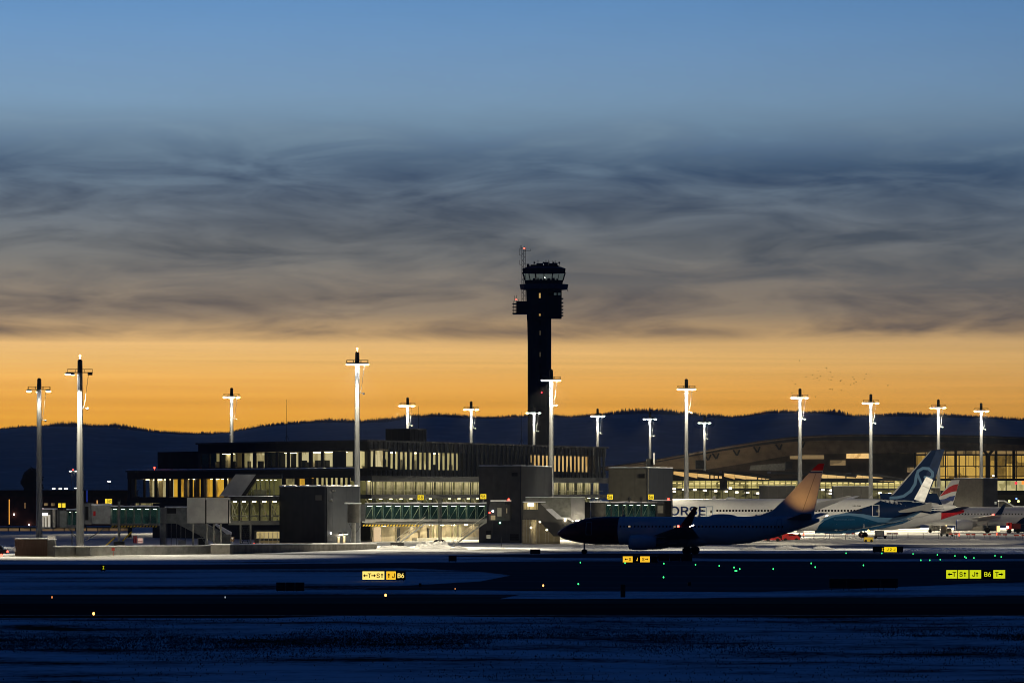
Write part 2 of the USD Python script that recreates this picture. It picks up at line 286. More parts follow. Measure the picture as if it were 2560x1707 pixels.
FOREST = usdkit.material(stage, '/World/Looks/snowy_forest', {"g": ("geometry", {}), "n": ("noise_texture", {"scale": 0.012, "detail": 8.0, "roughness": 0.7}),
    "r": ("rgb_ramp", {"ramp": [(0.35, (0.07, 0.08, 0.08)), (0.55, (0.13, 0.14, 0.15)), (0.72, (0.3, 0.31, 0.33))]}), "p": ("principled_bsdf", {"roughness": 0.9, "specular_ior_level": 0.1})},
    [("g.position", "n.vector"), ("n.fac", "r.fac"), ("r.color", "p.base_color")], surface="p.BSDF")
single('hills', heightmap(rx[0], rx[-1], 8800, 15000, 900, 40, hill_z), FOREST, kind='structure', smooth=True)
rng = np.random.default_rng(4)
def spruce_cloud(n, y0, y1, h0, h1):
    """Spruces as thin four-sided spires, joined: a far-off wood."""
    x = rng.uniform(X(-300, HILLY), X(2900, HILLY), n); y = rng.uniform(y0, y1, n)
    clump = meshkit.noise(np.stack([x * 0.012, y * 0, x * 0], -1), 8)
    h = (h0 + (h1 - h0) * rng.random(n) ** 2) * (0.55 + 0.8 * clump); r = h * rng.uniform(0.16, 0.26, n)
    z = hill_z(x, y)
    base = np.stack([x, y, z], 1); v = np.empty((n, 9, 3)); an = np.arange(4) * np.pi / 2 + 0.4
    for k in range(4):
        v[:, k] = base + np.stack([np.cos(an[k]) * r, np.sin(an[k]) * r, h * 0.02], 1)
        v[:, 4 + k] = base + np.stack([np.cos(an[k] + .6) * r * 0.5, np.sin(an[k] + .6) * r * 0.5, h * 0.5], 1)
    v[:, 8] = base + np.stack([x * 0, x * 0, h], 1)
    f = [[k, (k + 1) % 4, 4 + k] for k in range(4)] + [[(k + 1) % 4, 4 + (k + 1) % 4, 4 + k] for k in range(4)] + [[4 + k, 4 + (k + 1) % 4, 8] for k in range(4)]
    f = (np.array(f)[None] + (np.arange(n) * 9)[:, None, None]).reshape(-1, 3)
    return trimesh.Trimesh(v.reshape(-1, 3), f, process=False)
single('ridge_forest', spruce_cloud(13000, 11880, 12080, 6, 15), mat('spruce', (0.04, 0.05, 0.045), 0.9, spec=0.1), 'dark spruce forest along the ridge of the hills', 'forest', kind='stuff')

# ---------------- the air ----------------
HAZE = usdkit.material(stage, '/World/Looks/haze_air', {"v": ("principled_volume", {"color": (0.75, 0.82, 0.92), "density": 3.0e-5, "anisotropy": 0.25})}, [], volume="v.volume")
single('haze', MB().box((0, 7700, 159), (50000, 15800, 320)), HAZE, 'thin blue evening haze over the airfield and hills', 'haze', kind='stuff')

# ---------------- floodlight masts ----------------
GALV = mat('galvanised_steel', (0.14, 0.147, 0.158), 0.5, 0.0, var=0.2, scale=0.8, spec=0.4, stretch=(3, 3, 0.35))
DARKM = mat('dark_metal', (0.035, 0.037, 0.04), 0.5, var=0.3)
BLACK = mat('black_plastic', (0.012, 0.012, 0.013), 0.5)
LENS = glow('floodlight_lens', (1.0, 0.97, 0.9), 300.0)
REDLAMP = glow('red_beacon', (1.0, 0.05, 0.03), 9.0)
def spot(loc, aim, half, inten, color=(1.0, 0.88, 0.62), soft=0.25, r=0.15):
    l = UsdLux.SphereLight.Define(stage, free('/World', 'floodlight_beam'))
    l.CreateRadiusAttr(r); l.CreateNormalizeAttr(True); l.CreateIntensityAttr(inten); l.CreateColorAttr(Gf.Vec3f(*color))
    sh = UsdLux.ShapingAPI.Apply(l.GetPrim()); sh.CreateShapingConeAngleAttr(half); sh.CreateShapingConeSoftnessAttr(soft)
    d = np.asarray(aim, float) - np.asarray(loc, float); d /= np.linalg.norm(d)
    q = Gf.Rotation(Gf.Vec3d(0, 0, -1), Gf.Vec3d(*map(float, d))).GetQuat()
    l.AddTranslateOp().Set(tuple(map(float, loc))); l.AddOrientOp().Set(Gf.Quatf(q))
    return l
def build_mast(H, lamps, beacon, cab, label, loc, rz, group):
    t = thing('floodlight_mast', label, 'floodlight mast', loc, rz, group)
    hl = H - 2.1                                       # lamp level
    part(t, 'pole', MB().cyl((0, 0, 0), (0, 0, hl + 0.2), 0.56, 0.36, 8), GALV, local=True)
    part(t, 'base_collar', MB().cyl((0, 0, 0), (0, 0, 0.5), 0.8, 0.75, 8), GALV, local=True)
    part(t, 'mast_head', MB().cyl((0, 0, hl + 0.2), (0, 0, H - 0.15), 0.37, 0.33, 8).cyl((0, 0, H - 0.15), (0, 0, H), 0.25, 0.2, 8), DARKM, local=True)
    fr = MB()
    for y in (-0.55, 0.55): fr.bar((-1.75, y, hl + 0.25), (1.75, y, hl + 0.25), 0.09); fr.bar((-1.75, y, hl + 0.7), (1.75, y, hl + 0.7), 0.06)
    for x in (-1.75, -0.6, 0.6, 1.75): fr.bar((x, -0.55, hl + 0.25), (x, 0.55, hl + 0.25), 0.07); fr.bar((x, -0.55, hl + 0.25), (x, -0.55, hl + 0.7), 0.06); fr.bar((x, 0.55, hl + 0.25), (x, 0.55, hl + 0.7), 0.06)
    part(t, 'lamp_frame', fr, DARKM, local=True)
    for x, y, lit in lamps:
        tl = -0.3 if y < 0 else 0.3
        c = np.array([x, y * 1.0, hl])
        h = part(t, 'floodlight', MB().hexa([c + (a * .34, b * .26, e * .1 + (0.16 if (b < 0) == (y < 0) else 0)) for e in (-1, 1) for a, b in ((-1, -1), (1, -1), (1, 1), (-1, 1))]), DARKM, local=True)
        part(h, 'lens', MB().hexa([c + (a * .3, b * .22, -0.115 + e * .008 + (0.14 if (b < 0) == (y < 0) else 0)) for e in (-1, 1) for a, b in ((-1, -1), (1, -1), (1, 1), (-1, 1))]), LENS if lit else BLACK, local=True)
    br = MB().bar((1.2, -0.5, hl + 0.2), (0.62, -0.3, hl - 4.3), 0.06).bar((0.62, -0.3, hl - 4.3), (0.36, 0, hl - 4.9), 0.06)
    part(t, 'winch_cable', br, GALV, local=True)
    part(t, 'surveillance_camera', MB().bar((0.4, 0, hl - 4.6), (1.0, -0.1, hl - 4.75), 0.1).ball((1.05, -0.1, hl - 4.8), 0.2), GALV, local=True)
    if beacon: part(t, 'beacon', MB().cyl((0, 0, H), (0, 0, H + 0.35), 0.04, n=6).ball((0, 0, H + 0.5), 0.16), glow('amber_beacon', (1.0, 0.35, 0.15), 25.0), local=True)
    return t
ALL = [(-1.5, -0.6, 1), (-0.75, -0.6, 1), (0.15, -0.7, 1), (0.85, -0.6, 1), (1.5, -0.6, 1), (-1.2, 0.6, 1), (1.2, 0.6, 1)]
TWO = [(-1.6, -0.5, 1), (1.5, -0.3, 1), (-0.2, 0.6, 1)]
LEFT = [(-1.7, -0.4, 1), (-1.1, 0.5, 1), (1.4, 0.4, 0)]
MH = 32.0
def my(top, H=MH): return F * (H - CZ) / (HY - top)
MASTS = []
def place_mast(px, top, proto, label, rz=0.0, H=MH):
    Y = my(top, H); loc = (X(px, Y), Y, 0.0)
    x = copy_of(proto, loc, rz, label, 'floodlight masts around the apron'); MASTS.append((px, loc, H)); return x
BG = 'floodlight masts around the apron'
Yb = my(898, 27.4); mB = build_mast(27.4, LEFT, True, True, 'near floodlight mast with only its left lamps lit, second from the left edge', (X(200, Yb), Yb, 0), 0.1, BG); MASTS.append((200, (X(200, Yb), Yb, 0), 27.4))
Ya = my(945, 27.4); mA = build_mast(27.4, TWO, False, True, 'leftmost floodlight mast, behind the red-lit block', (X(98, Ya), Ya, 0), 0.0, BG); MASTS.append((98, (X(98, Ya), Ya, 0), 27.4))
Yd = my(879); mD = build_mast(MH, ALL, True, True, 'brightest floodlight mast with amber beacon, behind the dark panelled block', (X(893, Yd), Yd, 0), 0.12, BG); MASTS.append((893, (X(893, Yd), Yd, 0), MH))
Yk = my(947); mK = build_mast(MH, ALL, False, True, 'tall lit floodlight mast rising left of the fin with the red tip', (X(1716, Yk), Yk, 0), 0.0, BG); MASTS.append((1716, (X(1716, Yk), Yk, 0), MH))
Ym = my(971); mM = build_mast(MH, [(-1.6, -.5, 1), (-.6, -.6, 1), (.1, -.7, 1), (1.4, -.5, 1)], False, True, 'floodlight mast just left of the red fin tip, in front of the arched roof', (X(2000, Ym), Ym, 0), 0.0, BG); MASTS.append((2000, (X(2000, Ym), Ym, 0), MH))
place_mast(579, 969, mM, 'lone floodlight mast standing behind the left end of the dark pier roof', 0.3)
place_mast(1019, 993, mM, 'floodlight mast behind the square plant room on the pier roof', -0.2)
place_mast(1178, 1003, mM, 'floodlight mast between the roof plant room and the control tower', 0.15)
place_mast(1335, 1012, mM, 'floodlight mast in front of the left half of the control tower', 0.0)
place_mast(1378, 923, mK, 'bright floodlight mast at the right edge of the control tower', -0.15)
place_mast(1494, 1021, mM, 'floodlight mast behind the right end of the dark pier roof', 0.2)
place_mast(1625, 1029, mM, 'thin floodlight mast behind the roof antenna unit on the right block', 0.0)
place_mast(1761, 1039, mM, 'short looking floodlight mast just right of a tall one, before the arched roof', 0.1)
place_mast(2177, 985, mM, 'floodlight mast rising left of the dark blue airliner tail', 0.0)
place_mast(2346, 998, mM, 'floodlight mast whose foot is hidden by the dark blue airliner tail', -0.1)
place_mast(2453, 1007, mM, 'rightmost floodlight mast, in front of the glazed hall', 0.1)
place_mast(2650, HY - (MH - CZ) * F / 655.0, mK, 'floodlight mast beyond the right edge of the view')
for px, loc, H in MASTS:
    x, y, _ = loc; lam = np.array([x, y - 0.8, H - 2.4])
    el = max(math.atan((H - 2.4) / max(y - 590, 30)), math.radians(9)); half = min((math.radians(58) - el), math.radians(48))
    dep = el + half
    if px == 200: spot(lam + (-0.9, -2.2, 0), (x + 1, y - 4, 0), 56, 16000); continue
    if px == 2650:
        for az, dep_, hf, I_ in ((-82, 33, 21, 30000), (-5, 40, 20, 10000), (-30, 13, 13, 125000), (-8, 14.5, 13, 95000), (6, 10, 8, 90000), (-58, 16, 13, 60000), (-88, 18.5, 14, 80000)):
            a_, d_ = math.radians(az), math.radians(dep_); v_ = np.array([math.sin(a_) * math.cos(d_), math.cos(a_) * math.cos(d_), -math.sin(d_)]); q_ = np.array([x, y, H - 2.6]) + v_ * 2.4; spot(q_, q_ + v_, hf, I_, soft=.5)
        continue
    if px == 98: spot(lam, (x + 4, y - 14, 0), 50, 4500); continue
    spot(lam, lam + np.array([0, -math.cos(dep), -math.sin(dep)]), math.degrees(half), 80000 if px == 893 else (50000 if px in (1378, 1716, 2000, 2177, 2346, 2453) else 22000))

# ---------------- building materials ----------------
DARK = mat('dark_cladding', (0.018, 0.020, 0.026), 0.75, var=0.25, scale=0.6, stretch=(1, 1, 0.2), spec=0.06)
PANEL = mat('grey_panel', (0.085, 0.083, 0.078), 0.55, var=0.15, scale=0.7)
PANEL2 = mat('blue_grey_panel', (0.032, 0.036, 0.045), 0.65, var=0.15, scale=0.7)
OLIVE = mat('warm_grey_panel', (0.12, 0.115, 0.095), 0.6, var=0.15, scale=0.7)
LIGHTP = mat('pale_metal_panel', (0.34, 0.34, 0.34), 0.5, var=0.12, scale=0.7)
GREYM = mat('grey_painted_steel', (0.20, 0.20, 0.19), 0.5, var=0.2)
PALE = mat('pale_painted_steel', (0.55, 0.52, 0.42), 0.5, var=0.15)
CONC = mat('concrete', (0.30, 0.29, 0.26), 0.85, var=0.3, scale=0.9, spec=0.2, bump=0.2)
CONCD = mat('dark_concrete', (0.14, 0.135, 0.125), 0.85, var=0.35, scale=0.9, spec=0.2, bump=0.2)
FRAME = mat('dark_frame', (0.015, 0.015, 0.016), 0.4, var=0.2)
SNOWCAP = mat('settled_snow', (0.78, 0.79, 0.82), 0.8, var=0.08, scale=2, spec=0.1, bump=0.3)
BLIND = mat('beige_partition', (0.45, 0.40, 0.28), 0.7, var=0.15)
GREENST = mat('green_steel', (0.06, 0.10, 0.09), 0.5)
WHITEP = mat('white_paint', (0.75, 0.75, 0.74), 0.45, var=0.06)
YELLOW = mat('yellow_paint', (0.6, 0.42, 0.03), 0.5, var=0.2)
REDP = mat('red_paint', (0.45, 0.02, 0.02), 0.45, var=0.2)
CREAM = mat('cream_render', (0.42, 0.36, 0.24), 0.8, var=0.12)
def glass(name, tint, ior=1.5, rough=0.02):
    """A single sheet of glass: clear, with a mirror image that grows towards grazing view, the same from both sides."""
    LOOKS[name] = usdkit.material(stage, '/World/Looks/' + name, {"f": ("layer_weight", {"blend": 0.5}), "p": ("math", {"math_type": "power", "value2": 5.0}), "k": ("math", {"math_type": "multiply_add", "value2": 0.75, "value3": 0.05}),
        "t": ("transparent_bsdf", {"color": tint}), "g": ("glossy_bsdf", {"color": (0.9, 0.9, 0.9), "roughness": rough}), "m": ("mix_closure", {})},
        [("f.facing", "p.value1"), ("p.value", "k.value1"), ("k.value", "m.fac"), ("t.BSDF", "m.closure1"), ("g.BSDF", "m.closure2")], surface="m.closure")
    return LOOKS[name]
GLASS = glass('window_glass', (0.9, 0.92, 0.88)); GLASSG = glass('green_glass', (0.5, 0.6, 0.55)); GLASSD = glass('dark_glass', (0.25, 0.28, 0.3))
def lit(name, lo, hi, strength, scale=(0.9, 0.9, 0.35)):
    """The lit back wall of a room seen through its windows: doors, shelves, screens and bare wall as brighter and dimmer fields."""
    LOOKS[name] = usdkit.material(stage, '/World/Looks/' + name, {"g": ("geometry", {}), "m": ("mapping", {"scale": scale}), "v": ("voronoi_texture", {"metric": "chebychev", "scale": 1.0, "randomness": 0.75}),
        "s": ("separate_color", {}), "n": ("noise_texture", {"scale": 3.0, "detail": 3.0}), "a": ("math", {"math_type": "multiply_add", "value2": 0.35}), "r": ("rgb_ramp", {"ramp": [(0.1, lo), (0.45, [(a + b) / 2 for a, b in zip(lo, hi)]), (0.75, hi), (1, hi)]}), "e": ("emission", {"strength": strength})},
        [("g.position", "m.vector"), ("m.vector", "v.vector"), ("v.color", "s.color"), ("m.vector", "n.vector"), ("n.fac", "a.value1"), ("s.r", "a.value3"), ("a.value", "r.fac"), ("r.color", "e.color")], surface="e.emission")
    return LOOKS[name]
ROOM = lit('beige_room', (0.32, 0.25, 0.11), (0.62, 0.52, 0.28), 0.95)
ROOMD = lit('dim_room', (0.04, 0.035, 0.018), (0.28, 0.23, 0.1), 0.9)
AMBER = lit('amber_room', (0.42, 0.2, 0.02), (0.85, 0.45, 0.04), 0.85)
HALL = lit('pale_hall', (0.3, 0.25, 0.09), (0.72, 0.6, 0.28), 0.85)
ORANGE = lit('orange_room', (0.6, 0.33, 0.09), (0.95, 0.6, 0.22), 0.9)
OLIVEL = lit('olive_corridor', (0.02, 0.018, 0.006), (0.13, 0.115, 0.04), 0.9, (0.6, 0.6, 0.3))
GREENL = lit('green_corridor', (0.004, 0.011, 0.010), (0.018, 0.042, 0.036), 0.9, (0.5, 0.5, 0.6))
TUBE = glow('ceiling_lamp', (1.0, 0.86, 0.52), 9.0)
TUBEW = glow('white_ceiling_lamp', (1.0, 0.97, 0.88), 9.0)
WALLLAMP = glow('wall_lamp', (1.0, 0.86, 0.6), 60.0)
YGLOW = glow('yellow_sign_face', (1.0, 0.72, 0.04), 1.0)

def window(t, W, px0, px1, z0, z1, d=0.0, fr=0.1, name='window', pane=GLASS, dep=0.1, frame=FRAME):
    a, b = sorted((W.t(px0), W.t(px1))); m = MB()
    W.boxt(m, a, a + fr, z0, z1, d - dep, d + 0.03); W.boxt(m, b - fr, b, z0, z1, d - dep, d + 0.03)
    W.boxt(m, a + fr, b - fr, z1 - fr, z1, d - dep, d + 0.03); W.boxt(m, a + fr, b - fr, z0, z0 + fr, d - dep, d + 0.03)
    w = part(t, name, m, frame)
    g = MB(); g.quad(W.p(a + fr, d - dep / 2, z0 + fr), W.p(b - fr, d - dep / 2, z0 + fr), W.p(b - fr, d - dep / 2, z1 - fr), W.p(a + fr, d - dep / 2, z1 - fr))
    part(w, 'pane', g, pane); return w
def bx(t, name, W, px0, px1, z0, z1, d0, d1, m, label=None):
    mb = MB(); W.boxt(mb, *sorted((W.t(px0), W.t(px1))), z0, z1, d0, d1); return part(t, name, mb, m, label)
def snowline(t, W, px0, px1, z, d0, d1, h=0.18):
    """Snow lying along an edge, uneven."""
    a, b = sorted((W.t(px0), W.t(px1))); n = max(4, int((b - a) / 0.8)); ts = np.linspace(a, b, n + 1); m = MB()
    hs = h * (0.55 + 0.9 * meshkit.noise(np.stack([ts * 0.9 + z, ts * 0 + a, ts * 0], -1), 2))
    for i in range(n):
        m.hexa([W.p(ts[i], d1, z), W.p(ts[i + 1], d1, z), W.p(ts[i + 1], d0, z), W.p(ts[i], d0, z), W.p(ts[i], d1 - .04, z + hs[i]), W.p(ts[i + 1], d1 - .04, z + hs[i + 1]), W.p(ts[i + 1], d0, z + hs[i + 1]), W.p(ts[i], d0, z + hs[i])])
    return part(t, 'snow_cap', m, SNOWCAP)
rnd = random.Random(7)

# ---------------- the dark pier terminal ----------------
WL = Wall(329, 840, 920, 770); WR = Wall(920, 770, 1517, 890)
ZR, ZM = 18.2, 13.35
pier = thing('pier_terminal', 'long dark two-storey pier terminal with lit window rows, in the middle', 'terminal building', (WL.B[0], WL.B[1], 0))
C = WL.B; A = WL.A; B = WR.B
def inset(d): return C - WL.n * d - WR.n * d * 0.4
back = A + (B - C) * 0.8
inner = C + np.linalg.solve(np.array([WL.n, WR.n]), [-6.0, -6.0])
part(pier, 'core', MB().prism([A - WL.n * 6, inner, B - WR.n * 6, back + (B - C) * .1], 0, 17.0), DARK)
up0 = WL.t(495)
pA = WL.A + WL.u * up0
ov = 0.35
part(pier, 'roof', MB().prism([pA + WL.n * ov - WL.u * ov, C + WL.n * ov + WR.n * ov * 0.5, B + WR.n * ov, B - WR.n * 30, pA - WL.n * 30], ZR, ZR + 0.3), DARKM)
part(pier, 'lower_roof', MB().prism([A + WL.n * 1.2 - WL.u * .4, C + WL.n * 1.2, C - WL.n * 6, A - WL.n * 25], ZM - 0.35, ZM - 0.05), DARKM)
def wb(W, px0, px1, z0, z1, d0=-0.5, d1=0.0, m=DARK, name='wall'): return bx(pier, name, W, px0, px1, z0, z1, d0, d1, m)
# left faces: parapets as separate cladding panels with open joints, then the strips between the window rows
def cladding(W, px0, px1, z0, z1, n, d=0.0):
    a, b = W.t(px0), W.t(px1); ts = np.linspace(a, b, n + 1)
    for i in range(n):
        m = MB(); W.boxt(m, ts[i] + 0.03, ts[i + 1] - 0.03, z0, z1, d - 0.3, d + rnd.uniform(-0.02, 0.02)); part(pier, 'cladding_panel', m, DARK)
cladding(WL, 495, 919, 16.5, ZR, 17)
cladding(WL, 329, 905, 11.6, ZM - 0.36, 23, 1.0)
cladding(WL, 329, 905, 6.9, 7.95, 23, 1.0)
wb(WL, 331, 500, 7.15, 7.95, 0.2, 0.7, FRAME)
cladding(WL, 390, 905, 0, 6.85, 14, 0.8); cladding(WL, 329, 336, 0, 11.6, 1, 0.9)
snowline(pier, WL, 329, 905, ZM - 0.05, 0.3, 1.2, 0.16)
# lower-left rooms
lwins = [(338, 358.5), (361, 386.5), (391, 415.5), (421, 445), (450, 474), (479, 502.5), (508, 532.5), (536.5, 561), (565, 590), (594, 618), (622, 647), (651, 676), (680, 706), (711.5, 737), (741.5, 763)]
WL1 = Wall(329, 838.5, 905, 770.8)
for a, b in lwins: window(pier, WL1, a, b, 7.97, 11.58, 0.0)
xs = [329] + [v for ab in lwins for v in ab] + [772]
for i in range(0, len(xs), 2): wb(WL1, xs[i], xs[i + 1], 7.96, 11.59, -0.3, 0.1, FRAME, 'mullion')
bx(pier, 'interior', WL1, 336, 391, 7.9, 11.6, -4.1, -4.0, ROOM); bx(pier, 'interior', WL1, 391, 625, 7.9, 11.6, -4.1, -4.0, AMBER); bx(pier, 'interior', WL1, 625, 708, 7.9, 11.6, -4.1, -4.0, ROOMD); bx(pier, 'interior', WL1, 708, 768, 7.9, 11.6, -3.1, -3.0, AMBER)
bx(pier, 'floor_slab', WL1, 331, 905, 7.7, 7.96, -4.2, -0.31, DARKM); bx(pier, 'ceiling_slab', WL1, 331, 905, 11.6, 11.85, -4.2, -0.31, CREAM)
for px in (352, 372, 400, 437, 441, 463, 487, 492, 515, 546, 553, 720, 752):
    m = MB(); t0 = WL1.t(px); WL1.boxt(m, t0, t0 + rnd.uniform(0.2, 0.9), 7.97, rnd.choice([11.5, 11.5, 10.6]), -2.2 - rnd.random(), -2.0); part(pier, 'partition', m, rnd.choice([BLIND, BLIND, CREAM, FRAME]))
for px in (345, 370, 397, 458, 512, 540):
    m = MB(); t0 = WL1.t(px); WL1.boxt(m, t0, t0 + 1.1, 11.42, 11.5, -2.6, -1.2); part(pier, 'ceiling_lamp', m, TUBE)
# second row of low windows at the far left
for a, b in ((336, 359), (361, 388)): window(pier, WL, a, b, 5.9, 6.9, 0.9)
bx(pier, 'interior', WL, 334, 392, 5.8, 6.9, -0.6, -0.5, ROOMD)
# upper-left rooms
uwins = [(501.5, 522), (524, 549.5), (551.5, 577), (580, 606), (608, 633), (638.5, 662), (666, 689.5), (694.5, 717.5), (722.5, 746.5), (751.5, 773), (779, 803), (808, 832.5), (862, 886), (888, 912.5)]
for a, b in uwins: window(pier, WL, a, b, 13.62, 16.46)
xs = [495] + [v for ab in uwins for v in ab] + [919]
for i in range(0, len(xs), 2): wb(WL, xs[i], xs[i + 1], 13.4, 16.48, -0.3, 0.02, FRAME, 'mullion')
bx(pier, 'interior', WL, 497, 580, 13.5, 16.6, -4.1, -4, ROOMD); bx(pier, 'interior', WL, 580, 835, 13.5, 16.6, -4.1, -4, ROOM); bx(pier, 'interior', WL, 855, 921, 13.5, 16.6, -3.1, -3, ROOM)
bx(pier, 'floor_slab', WL, 497, 921, 13.3, 13.6, -4.2, -0.31, DARKM); bx(pier, 'ceiling_slab', WL, 497, 921, 16.55, 16.8, -4.2, -0.31, CREAM)
for px in (515, 530, 542, 556, 567, 596, 622, 646, 655, 672, 705, 729, 735, 757, 765, 787, 812):
    m = MB(); t0 = WL.t(px); WL.boxt(m, t0, t0 + rnd.uniform(0.2, 1.0), 13.6, rnd.choice([16.5, 16.5, 14.9, 14.6]), -2.4 - rnd.random(), -2.0); part(pier, 'partition', m, rnd.choice([BLIND, FRAME, FRAME, CREAM]))
for px in (545, 700, 768, 790, 795, 813, 820, 826):
    m = MB(); t0 = WL.t(px); WL.boxt(m, t0, t0 + 1.4, 16.3, 16.42, -2.8, -1.0); part(pier, 'ceiling_lamp', m, TUBE)
# the slotted long side: tall folded metal fins with glass slots between them
def slots(W, px_a, px_b, n, z0, z1, zlit0, zlit1, width=0.46):
    ts = np.linspace(W.t(px_a), W.t(px_b), n + 1); k = ts[1] - ts[0]
    for i in range(n):
        a, b = ts[i], ts[i] + k * (1 - width); m = MB(); lean = 0.14 * k * (1 if i % 2 else 0.3)
        m.hexa([W.p(a, 0.05, z0), W.p(b, 0.02, z0), W.p(b, -0.06, z0), W.p(a, -0.06, z0), W.p(a + lean, 0.02, z1), W.p(b - lean, 0.05, z1), W.p(b - lean, -0.06, z1), W.p(a + lean, -0.06, z1)])
        part(pier, 'fin', m, DARK)
        g = MB(); g.quad(W.p(b - lean, -0.04, z0), W.p(ts[i + 1] + lean, -0.04, z0), W.p(ts[i + 1] + lean, -0.04, z1), W.p(b - lean, -0.04, z1)); part(pier, 'slot_window', g, GLASS)
slots(WR, 920, 1516, 55, 12.0, ZR, 13.2, 16.45)
for z0, z1 in ((12.0, 13.2), (16.45, ZR)): wb(WR, 920, 1516, z0, z1, -0.9, -0.1, FRAME, 'spandrel')
for a, b, m in ((919, 1166, HALL), (1166, 1331, LOOKS['dark_cladding']), (1331, 1493, ORANGE), (1493, 1516, LOOKS['dark_cladding'])): bx(pier, 'interior', WR, a, b, 13.2, 16.45, -1.9, -1.8, m)
for px in (1166, 1331, 1493): wb(WR, px - .4, px + .4, 13.2, 16.45, -1.8, -0.4, FRAME, 'partition')
for px in list(range(935, 1160, 41)) + list(range(1340, 1490, 50)):
    m = MB(); t0 = WR.t(px + rnd.uniform(-4, 4)); WR.boxt(m, t0, t0 + rnd.uniform(0.3, 1.6), 13.2, rnd.choice([15.0, 14.2]), -1.7, -1.5); part(pier, 'partition', m, rnd.choice([FRAME, BLIND, BLIND]))
for px in (990, 1048, 1096):
    m = MB(); WR.boxt(m, WR.t(px), WR.t(px) + 1.6, 16.2, 16.4, -1.3, -0.7); part(pier, 'ceiling_lamp', m, TUBE)
slots(WL1, 772, 905, 11, 7.97, 13.0, 7.97, 11.6, 0.4)
bx(pier, 'interior', WL1, 768, 905, 7.9, 11.6, -2.1, -2.0, HALL); wb(WL1, 768, 905, 11.6, 13.0, -0.9, -0.1, FRAME, 'spandrel')
# corner stair core seen as a tall dark strip with a lit slot
wb(WR, 920.5, 932, 5.5, 12.0, -0.6, 0.05, DARK)
# plant room on the roof
pl = thing('plant_room', 'square dark plant room standing on the pier roof', 'plant room', (X(1000, 800), 812, ZR + .3))
Wp1 = Wall(964, 806, 1025, 800); Wp2 = Wall(1025, 800, 1066, 808)
zt = Z(1073, 802)
q = [Wp1.A, Wp1.B, Wp2.B, Wp2.B + np.array([-2, 12]), Wp1.A + np.array([1, 12])]
part(pl, 'wall', MB().prism(q, ZR + .3, zt), DARK); part(pl, 'roof', MB().prism([np.array(v) for v in q], zt, zt + 0.15), DARKM)
for px in np.linspace(1027, 1064, 5)[:-1]: bx(pl, 'panel', Wp2, px, px + 8.2, ZR + .35, zt - .1, 0, 0.08, DARK)
for px in np.linspace(965, 1024, 5)[:-1]: bx(pl, 'panel', Wp1, px, px + 14, ZR + .35, zt - .1, 0, 0.08, DARK)
# roof edge aircraft warning light at the left and aerials on the roof
ob = single('obstruction_light', MB().cyl((X(386, 825), 825, ZM), (X(386, 825), 825, ZM + .35), 0.06, n=6).ball((X(386, 825), 825, ZM + .45), 0.17), REDLAMP, 'small red obstruction light on the lower roof edge, far left of the pier', 'light')
for px, py, Y, lab in ((717, 998, 800, 'tall thin roof aerial on the left part of the pier roof'), (1046, 1015, 806, 'thin aerial beside the plant room on the pier roof'), (1304, 1028, 850, 'thin roof aerial just left of the control tower shaft')):
    t = thing('roof_aerial', lab, 'aerial', (X(px, Y), Y, ZR + .3))
    part(t, 'rod', MB().cyl((X(px, Y), Y, ZR + .3), (X(px, Y), Y, Z(py, Y)), 0.07, 0.03, 5), DARKM)
    part(t, 'stay', MB().bar((X(px, Y) - .5, Y, ZR + .3), (X(px, Y), Y, ZR + 1.6), 0.05).bar((X(px, Y) + .5, Y, ZR + .3), (X(px, Y), Y, ZR + 1.6), 0.05), DARKM)

# ---------------- glazed walkway along the pier's long side (two stacked decks) ----------------
WW = Wall(928, 758, 1524, 872)
walk = thing('glazed_walkway', 'glazed two-deck walkway along the front of the dark pier, lit from inside', 'walkway', (WW.A[0], WW.A[1], 0))
for name, z0, z1, d0, d1, m in (('roof', 10.95, 11.9, -4, 0.1, DARKM), ('upper_floor', 7.8, 8.5, -4, 0.05, DARKM), ('lower_floor', 2.9, 3.9, -4, 0.05, DARKM)): bx(walk, name, WW, 928, 1520, z0, z1, d0, d1, m)
bx(walk, 'soffit_edge', WW, 928, 1520, 10.85, 10.95, -0.2, 0.12, GREYM)
bx(walk, 'back_wall', WW, 928, 1520, 3.9, 10.9, -4.1, -4.0, OLIVEL)
ts = np.linspace(WW.t(932), WW.t(1518), 27)
for i in range(26):
    a, b = ts[i], ts[i + 1]
    for z0, z1 in ((8.5, 10.95), (3.9, 7.8)):
        m = MB(); WW.boxt(m, a, a + 0.14, z0, z1, -0.14, 0.0); w = part(walk, 'mullion', m, FRAME)
        g = MB(); g.quad(WW.p(a + .14, -.07, z0), WW.p(b, -.07, z0), WW.p(b, -.07, z1), WW.p(a + .14, -.07, z1)); part(walk, 'pane', g, GLASS)
    for off in (0.35, 0.95, 1.6, 2.6, 3.4):
        m = MB(); WW.boxt(m, a + off, a + off + 0.16, 8.5, 10.95, -1.5, -1.3); part(walk, 'column', m, PALE)
    m = MB(); m.bar(WW.p(a, -1.4, 7.7), WW.p(b, -1.4, 4.6), 0.16); part(walk, 'brace', m, PALE)
    m = MB(); WW.boxt(m, a + .3, b - .3, 10.87, 10.92, -1.1, -.5); part(walk, 'ceiling_lamp', m, TUBE)
    m = MB(); WW.boxt(m, a + 1.0, a + 1.7, 7.7, 7.78, -1.2, -.9); part(walk, 'ceiling_lamp', m, TUBE)
bx(walk, 'handrail', WW, 960, 1520, 9.2, 9.3, -1.2, -1.1, PALE)
